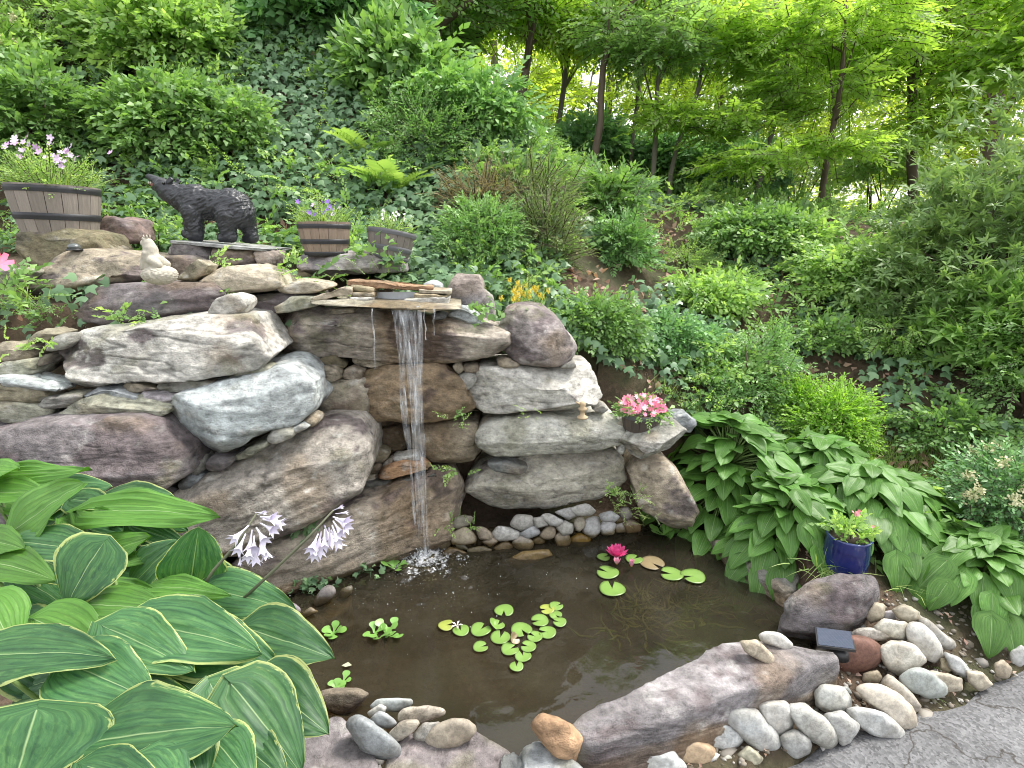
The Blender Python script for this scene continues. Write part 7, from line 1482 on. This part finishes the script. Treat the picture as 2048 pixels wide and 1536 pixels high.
for _k in range(46):      # more shaded leaves under the top layer
    _x, _y = _r.uniform(-60, 1150), _r.uniform(230, 1500)
    if _x > 560 + (_y - 300) * .8: continue
    _a = _r.uniform(-.7, .9); _L = _r.uniform(220, 320); _z = 1.60 - .36 * (_y - 200) / 1300
    LEAVES.append((_x, _y, _x + _L * math.cos(_a), _y + _L * math.sin(_a), _r.uniform(150, 210), _z, 'v' if _r.random() < .7 else 'g', .2))
stems = MB()
for i_, (bx, by, tx, ty, w, zc, kd, dr) in enumerate(LEAVES):
    zc = zc * 1.02; B = PC(*px('D', bx, by), zc + .035); T_ = PC(*px('D', tx, ty), zc - .03); L = np.linalg.norm(T_ - B); W = w * SH['D'][2] * zc / FPX * 1.30
    mid = (B + T_) / 2; toc = CAM - mid; toc /= np.linalg.norm(toc); side = random.uniform(-.25, .25)
    up = toc * .62 + np.array([side, 0, .55]); me = hosta_leaf(L * 1.03, W, dr, .10 if kd == 'g' else .06, i_ * 13 + 5, nu=18, nv=14)
    o = mobj('leaf', me, HV if kd == 'v' else HG, big_hosta); o.matrix_world = Matrix.Translation(Vector(B - hc)) @ leaf_frame(T_ - B, up + 0 * up).to_4x4()
    m_ = (B + hc) / 2 - hc; m_[2] = (B[2] - hc[2]) * .62; m_ += (B - hc) * np.array([.12, .12, 0])
    stems.tube([np.array([random.uniform(-.06, .06), random.uniform(-.06, .06), 0]), m_, B - hc + np.array([0, 0, -.004])], [.007, .006, .0035], 6)
stems.build('leaf_stalks', STEMG, big_hosta)
# two flower spikes
HFLOW = plain('hosta_flower', (.70, .66, .77), .55, var=.12, scale=40); SCAPE = plain('hosta_scape', (.13, .14, .085), .6, var=.2)
def trumpet(L, r):
    mb = MB(); n = 12; V = []
    for i, (t, q) in enumerate([(0, .12), (.35, .16), (.6, .34), (.8, .62)]):
        for j in range(n): a = 2 * math.pi * j / n; V.append((L * t, r * q * math.cos(a), r * q * math.sin(a)))
    for j in range(n):
        a = 2 * math.pi * j / n; out = 1.25 if j % 2 == 0 else .72; V.append((L * (1.0 if j % 2 == 0 else .84), r * out * math.cos(a), r * out * math.sin(a)))
    F = [(i * n + j, i * n + (j + 1) % n, (i + 1) * n + (j + 1) % n, (i + 1) * n + j) for i in range(4) for j in range(n)]
    return mesh_from('flower', V, F)
TRUMP = trumpet(.052, .014); TRUMP.materials.append(HFLOW); BUDM = trumpet(.030, .005); BUDM.materials.append(HFLOW)
def scape(pts, heads, zc):
    st = [PC(*px('D', x, y), zc) - hc for x, y in pts]; mb = MB(); mb.tube(st, [.0042, .0038, .0032, .002][:len(st)], 7); root = mb.build('flower_stem', SCAPE, big_hosta)
    r2 = np.random.default_rng(int(pts[0][0]))
    for k, (x, y, a) in enumerate(heads):
        p = PC(*px('D', x, y), zc + r2.normal() * .012) - hc; q = PC(*px('D', x + 100 * math.cos(a), y + 100 * math.sin(a)), zc - .02 + r2.normal() * .03) - hc
        o = mobj('flower', TRUMP if k < len(heads) - 3 else BUDM, None, root); o.matrix_world = Matrix.Translation(Vector(p)) @ leaf_frame(q - p, np.array([r2.normal(), -1.0, r2.normal()])).to_4x4()
scape([(930, 720), (1000, 610), (1110, 485), (1200, 345)], [(1165, 400, 2.4), (1150, 440, 2.0), (1180, 420, 1.7), (1190, 450, 1.6), (1215, 440, 1.4), (1200, 410, 1.0), (1220, 390, .5), (1230, 370, .25), (1220, 360, .1), (1175, 470, 1.75), (1195, 480, 1.55), (1225, 460, 1.3), (1205, 350, -.3), (1195, 340, .0), (1125, 530, 1.6)], 1.28)
scape([(1090, 790), (1250, 640), (1440, 460), (1560, 330)], [(1490, 440, 2.0), (1505, 430, 1.8), (1520, 420, 1.6), (1540, 410, 1.4), (1555, 400, 1.2), (1560, 380, 1.0), (1570, 370, .6), (1560, 360, .35), (1520, 400, 1.3), (1500, 450, 1.6), (1480, 465, 1.7), (1550, 420, 1.1), (1560, 330, -.4), (1570, 345, -.1), (1480, 480, 1.9)], 1.30)
# ---- plain green hostas on the right bank
HLEAF = [hosta_leaf(1, .66, .18 + .05 * k, .06, 700 + k * 5, nu=10, nv=10) for k in range(6)] + [hosta_leaf(1, .56, .14, .10, 790 + k, nu=10, nv=10) for k in range(2)]
HLEAFM = {}
def hosta_clump(label, c, R, Hc, n, size, mat, seed, flat=1.0, squash=(1, 1), cut=None):
    r2 = np.random.default_rng(seed); c = np.array(c, float); root = empty('hosta', c, label, 'hosta', 'hostas round the pond'); st = MB(); k = 0
    for i in range(n):
        f = ((i + .5) / n) ** .62; a = i * 2.39996 + r2.normal() * .12; rr = R * f * (1 + .06 * r2.normal())
        hx, hy = rr * math.cos(a) * squash[0], rr * math.sin(a) * squash[1]; hz = Hc * (1 - .80 * f ** 2.0) + r2.normal() * .012
        gz = T1(c[0] + hx, c[1] + hy) - c[2]; hz = max(hz + min(gz, 0) * f * .9, gz + .03)
        pitch = math.radians(30 - 72 * f + r2.normal() * 9); out = np.array([math.cos(a), math.sin(a), 0]); d = out * math.cos(pitch) + np.array([0, 0, math.sin(pitch)])
        L = size * (.72 + .38 * f + .15 * r2.normal() * .5); base = np.array([hx, hy, hz]) - d * L * .45
        me = HLEAF[r2.integers(len(HLEAF))]; key = (me.name, mat.name)
        if key not in HLEAFM: HLEAFM[key] = me.copy(); HLEAFM[key].materials.clear(); HLEAFM[key].materials.append(mat)
        o = mobj('leaf', HLEAFM[key], None, root); up = np.array([0, -.15, 1.0]) + out * .35 + r2.normal(size=3) * .16
        o.matrix_world = Matrix.Translation(Vector(base)) @ leaf_frame(d, up).to_4x4() @ Matrix.Diagonal((L, L * r2.uniform(.9, 1.12), L, 1))
        st.tube([np.array([hx * .06, hy * .06, min(0, gz * .1)]), np.array([hx * .35, hy * .35, hz * .62]), base], [.005, .0042, .003], 5)
    st.build('leaf_stalks', STEMG, root)
def gpt(u, v, z): p = PZ(u, v, z); p[2] = T1(p[0], p[1]); return p
HOS = [('biggest plain green hosta beside the far right pond corner', (1455, 950), .28, .36, .24, 150, .158, 41, (1.1, 1.0)), ('plain green hosta overhanging the pond, left of the blue pot', (1560, 1050), .20, .30, .22, 120, .158, 42, (1.1, 1.0)), ('plain green hosta behind the blue pot', (1730, 1010), .26, .38, .28, 140, .158, 43, (1.2, 1.0)), ('lighter hosta at the right edge above the border cobbles', (1965, 1130), .14, .32, .24, 125, .142, 44, (1.15, 1.05)), ('narrow leaved hosta at the top of the right hostas', (1640, 940), .34, .28, .28, 60, .19, 45, (1.1, .8))]
for lab, (u_, v_), z_, R_, H_, n_l, s_, sd, sq in HOS:
    hosta_clump(lab, gpt(u_, v_, z_), R_, H_, n_l, s_, HR, sd, squash=sq)

# ================================================================== FLOWERS IN THE PLANTERS
def blossom(r, n, cup=.25):
    V = [(0, 0, 0)]; F = []
    for j in range(n):
        a = 2 * math.pi * j / n; b = len(V); w = math.pi / n * .95
        V += [(r * .55 * math.cos(a - w), r * .55 * math.sin(a - w), cup * r * .5), (r * math.cos(a - w * .4), r * math.sin(a - w * .4), cup * r), (r * math.cos(a + w * .4), r * math.sin(a + w * .4), cup * r), (r * .55 * math.cos(a + w), r * .55 * math.sin(a + w), cup * r * .5)]
        F += [(0, b, b + 1), (0, b + 1, b + 2), (0, b + 2, b + 3)]
    return mesh_from('blossom', V, np.array(F))
def petal_mat(name, a, c_):
    m = plain(name, a, .55, var=.25, scale=90); return m
FL = {'lilac': petal_mat('petunia_lilac', (.60, .38, .62), 0), 'paleviolet': petal_mat('pale_violet', (.66, .52, .70), 0), 'violet': petal_mat('violet_petal', (.24, .13, .50), 0), 'white': petal_mat('white_petal', (.80, .80, .76), 0), 'pink': petal_mat('begonia_pink', (.80, .22, .34), 0), 'palepink': petal_mat('begonia_pale', (.84, .50, .55), 0), 'coral': petal_mat('geranium_coral', (.80, .30, .32), 0)}
BLS = {}
def blooms(root, pts, cols, r, n=5, seed=0):
    r2 = np.random.default_rng(seed)
    for p in pts:
        c = cols[r2.integers(len(cols))]; key = (c, n, round(r, 4))
        if key not in BLS: BLS[key] = blossom(r, n); BLS[key].materials.append(FL[c])
        o = mobj('blossom', BLS[key], None, root, p); d = unit(np.array([r2.normal() * .6, -1.0 + r2.normal() * .3, .7 + r2.normal() * .4])); o.rotation_euler = Vector(d).to_track_quat('Z', 'Y').to_euler(); s = r2.uniform(.75, 1.2); o.scale = (s, s, s)
def bed(root, R, z, h, n, T, mat, size, seed, droop=0.0, name='foliage'):
    r2 = np.random.default_rng(seed); a = r2.random(n) * 6.283; rr = R * np.sqrt(r2.random(n)); p = np.stack([rr * np.cos(a), rr * np.sin(a), z + h * r2.random(n) * (1 - .5 * (rr / R) ** 2)], 1)
    d = unit(np.stack([np.cos(a) * rr / R, np.sin(a) * rr / R, .8 - droop * rr / R], 1) + r2.normal(size=(n, 3)) * .35); foliage(name, [place(T, p, d, rnd_dir(r2, n) + np.array([0, 0, 1.2]), size * r2.uniform(.7, 1.2, n), r2.random(n), seed)], mat, root, (0, 0, 0)); return p
r2 = np.random.default_rng(3)
bed(big_barrel, .16, .23, .12, 190, FINE, M_LIGHT, .13, 1); bed(big_barrel, .17, .23, .05, 60, GRASS, M_GRASS, .16, 11)
blooms(big_barrel, [np.array([r2.normal() * .10, -.05 + r2.normal() * .07, .36 + r2.random() * .11]) for _ in range(34)] + [np.array([.13 + r2.normal() * .04, -.08, .34 + r2.random() * .07]) for _ in range(10)], ['lilac', 'paleviolet', 'paleviolet'], .017, 5, 1)
bed(barrel1, .11, .15, .07, 90, FINE, M_LIGHT, .085, 2); bed(barrel1, .10, .15, .04, 30, BOXS, M_FERN, .08, 22)
blooms(barrel1, [np.array([r2.normal() * .065, -.05 + r2.normal() * .04, .19 + r2.random() * .08]) for _ in range(20)], ['violet', 'violet', 'paleviolet'], .012, 5, 2)
bed(barrel2, .10, .13, .07, 80, FINE, M_LIGHT, .08, 3)
for x_, y_ in ((-.045, -.04), (.02, -.05), (.06, -.02), (-.01, .02)):
    blooms(barrel2, [np.array([x_ + r2.normal() * .008, y_ + r2.normal() * .006, .19 + .011 * k]) for k in range(6)], ['white'], .009, 5, int(x_ * 900) % 50)
bed(pink_pl, .10, .085, .055, 90, BROAD, M_BROAD, .065, 4, .5)
ang = r2.random(95) * 6.283; el = r2.random(95)
blooms(pink_pl, [np.array([.108 * math.cos(a) * math.sqrt(1 - e * e * .8), .108 * math.sin(a) * math.sqrt(1 - e * e * .8), .115 + .055 * e]) for a, e in zip(ang, el)], ['pink', 'pink', 'palepink'], .0165, 6, 5)
bed(pot, .055, .16, .06, 34, BROADBIG, M_LIGHT, .065, 6); bed(pot, .07, .165, .05, 26, IVY, M_LIGHT, .045, 7)
blooms(pot, [np.array([-.005 + r2.normal() * .007, -.03 + r2.normal() * .006, .283 + r2.normal() * .006]) for _ in range(8)] + [np.array([.055, -.05, .235]), np.array([.06, -.05, .24])], ['coral'], .008, 5, 8)
mb = MB(); mb.tube([(0, -.01, .16), (-.004, -.025, .22), (-.005, -.03, .28)], [.0022, .0018, .0015], 5); mb.build('flower_stem', STEMG, pot)
# pink flower looking in at the left edge
p = PY(2, 500, 2.2); root = empty('pink_flower_plant', p - np.array([.05, 0, .25]), 'bright pink flowers looking in at the left edge of the picture', 'flowering plant'); blooms(root, [np.array([.05, -.02, .27]), np.array([.055, -.02, .20]), np.array([.03, .0, .235])], ['pink'], .038, 6, 9); bed(root, .06, .05, .15, 14, BROAD, M_BROAD, .12, 12)
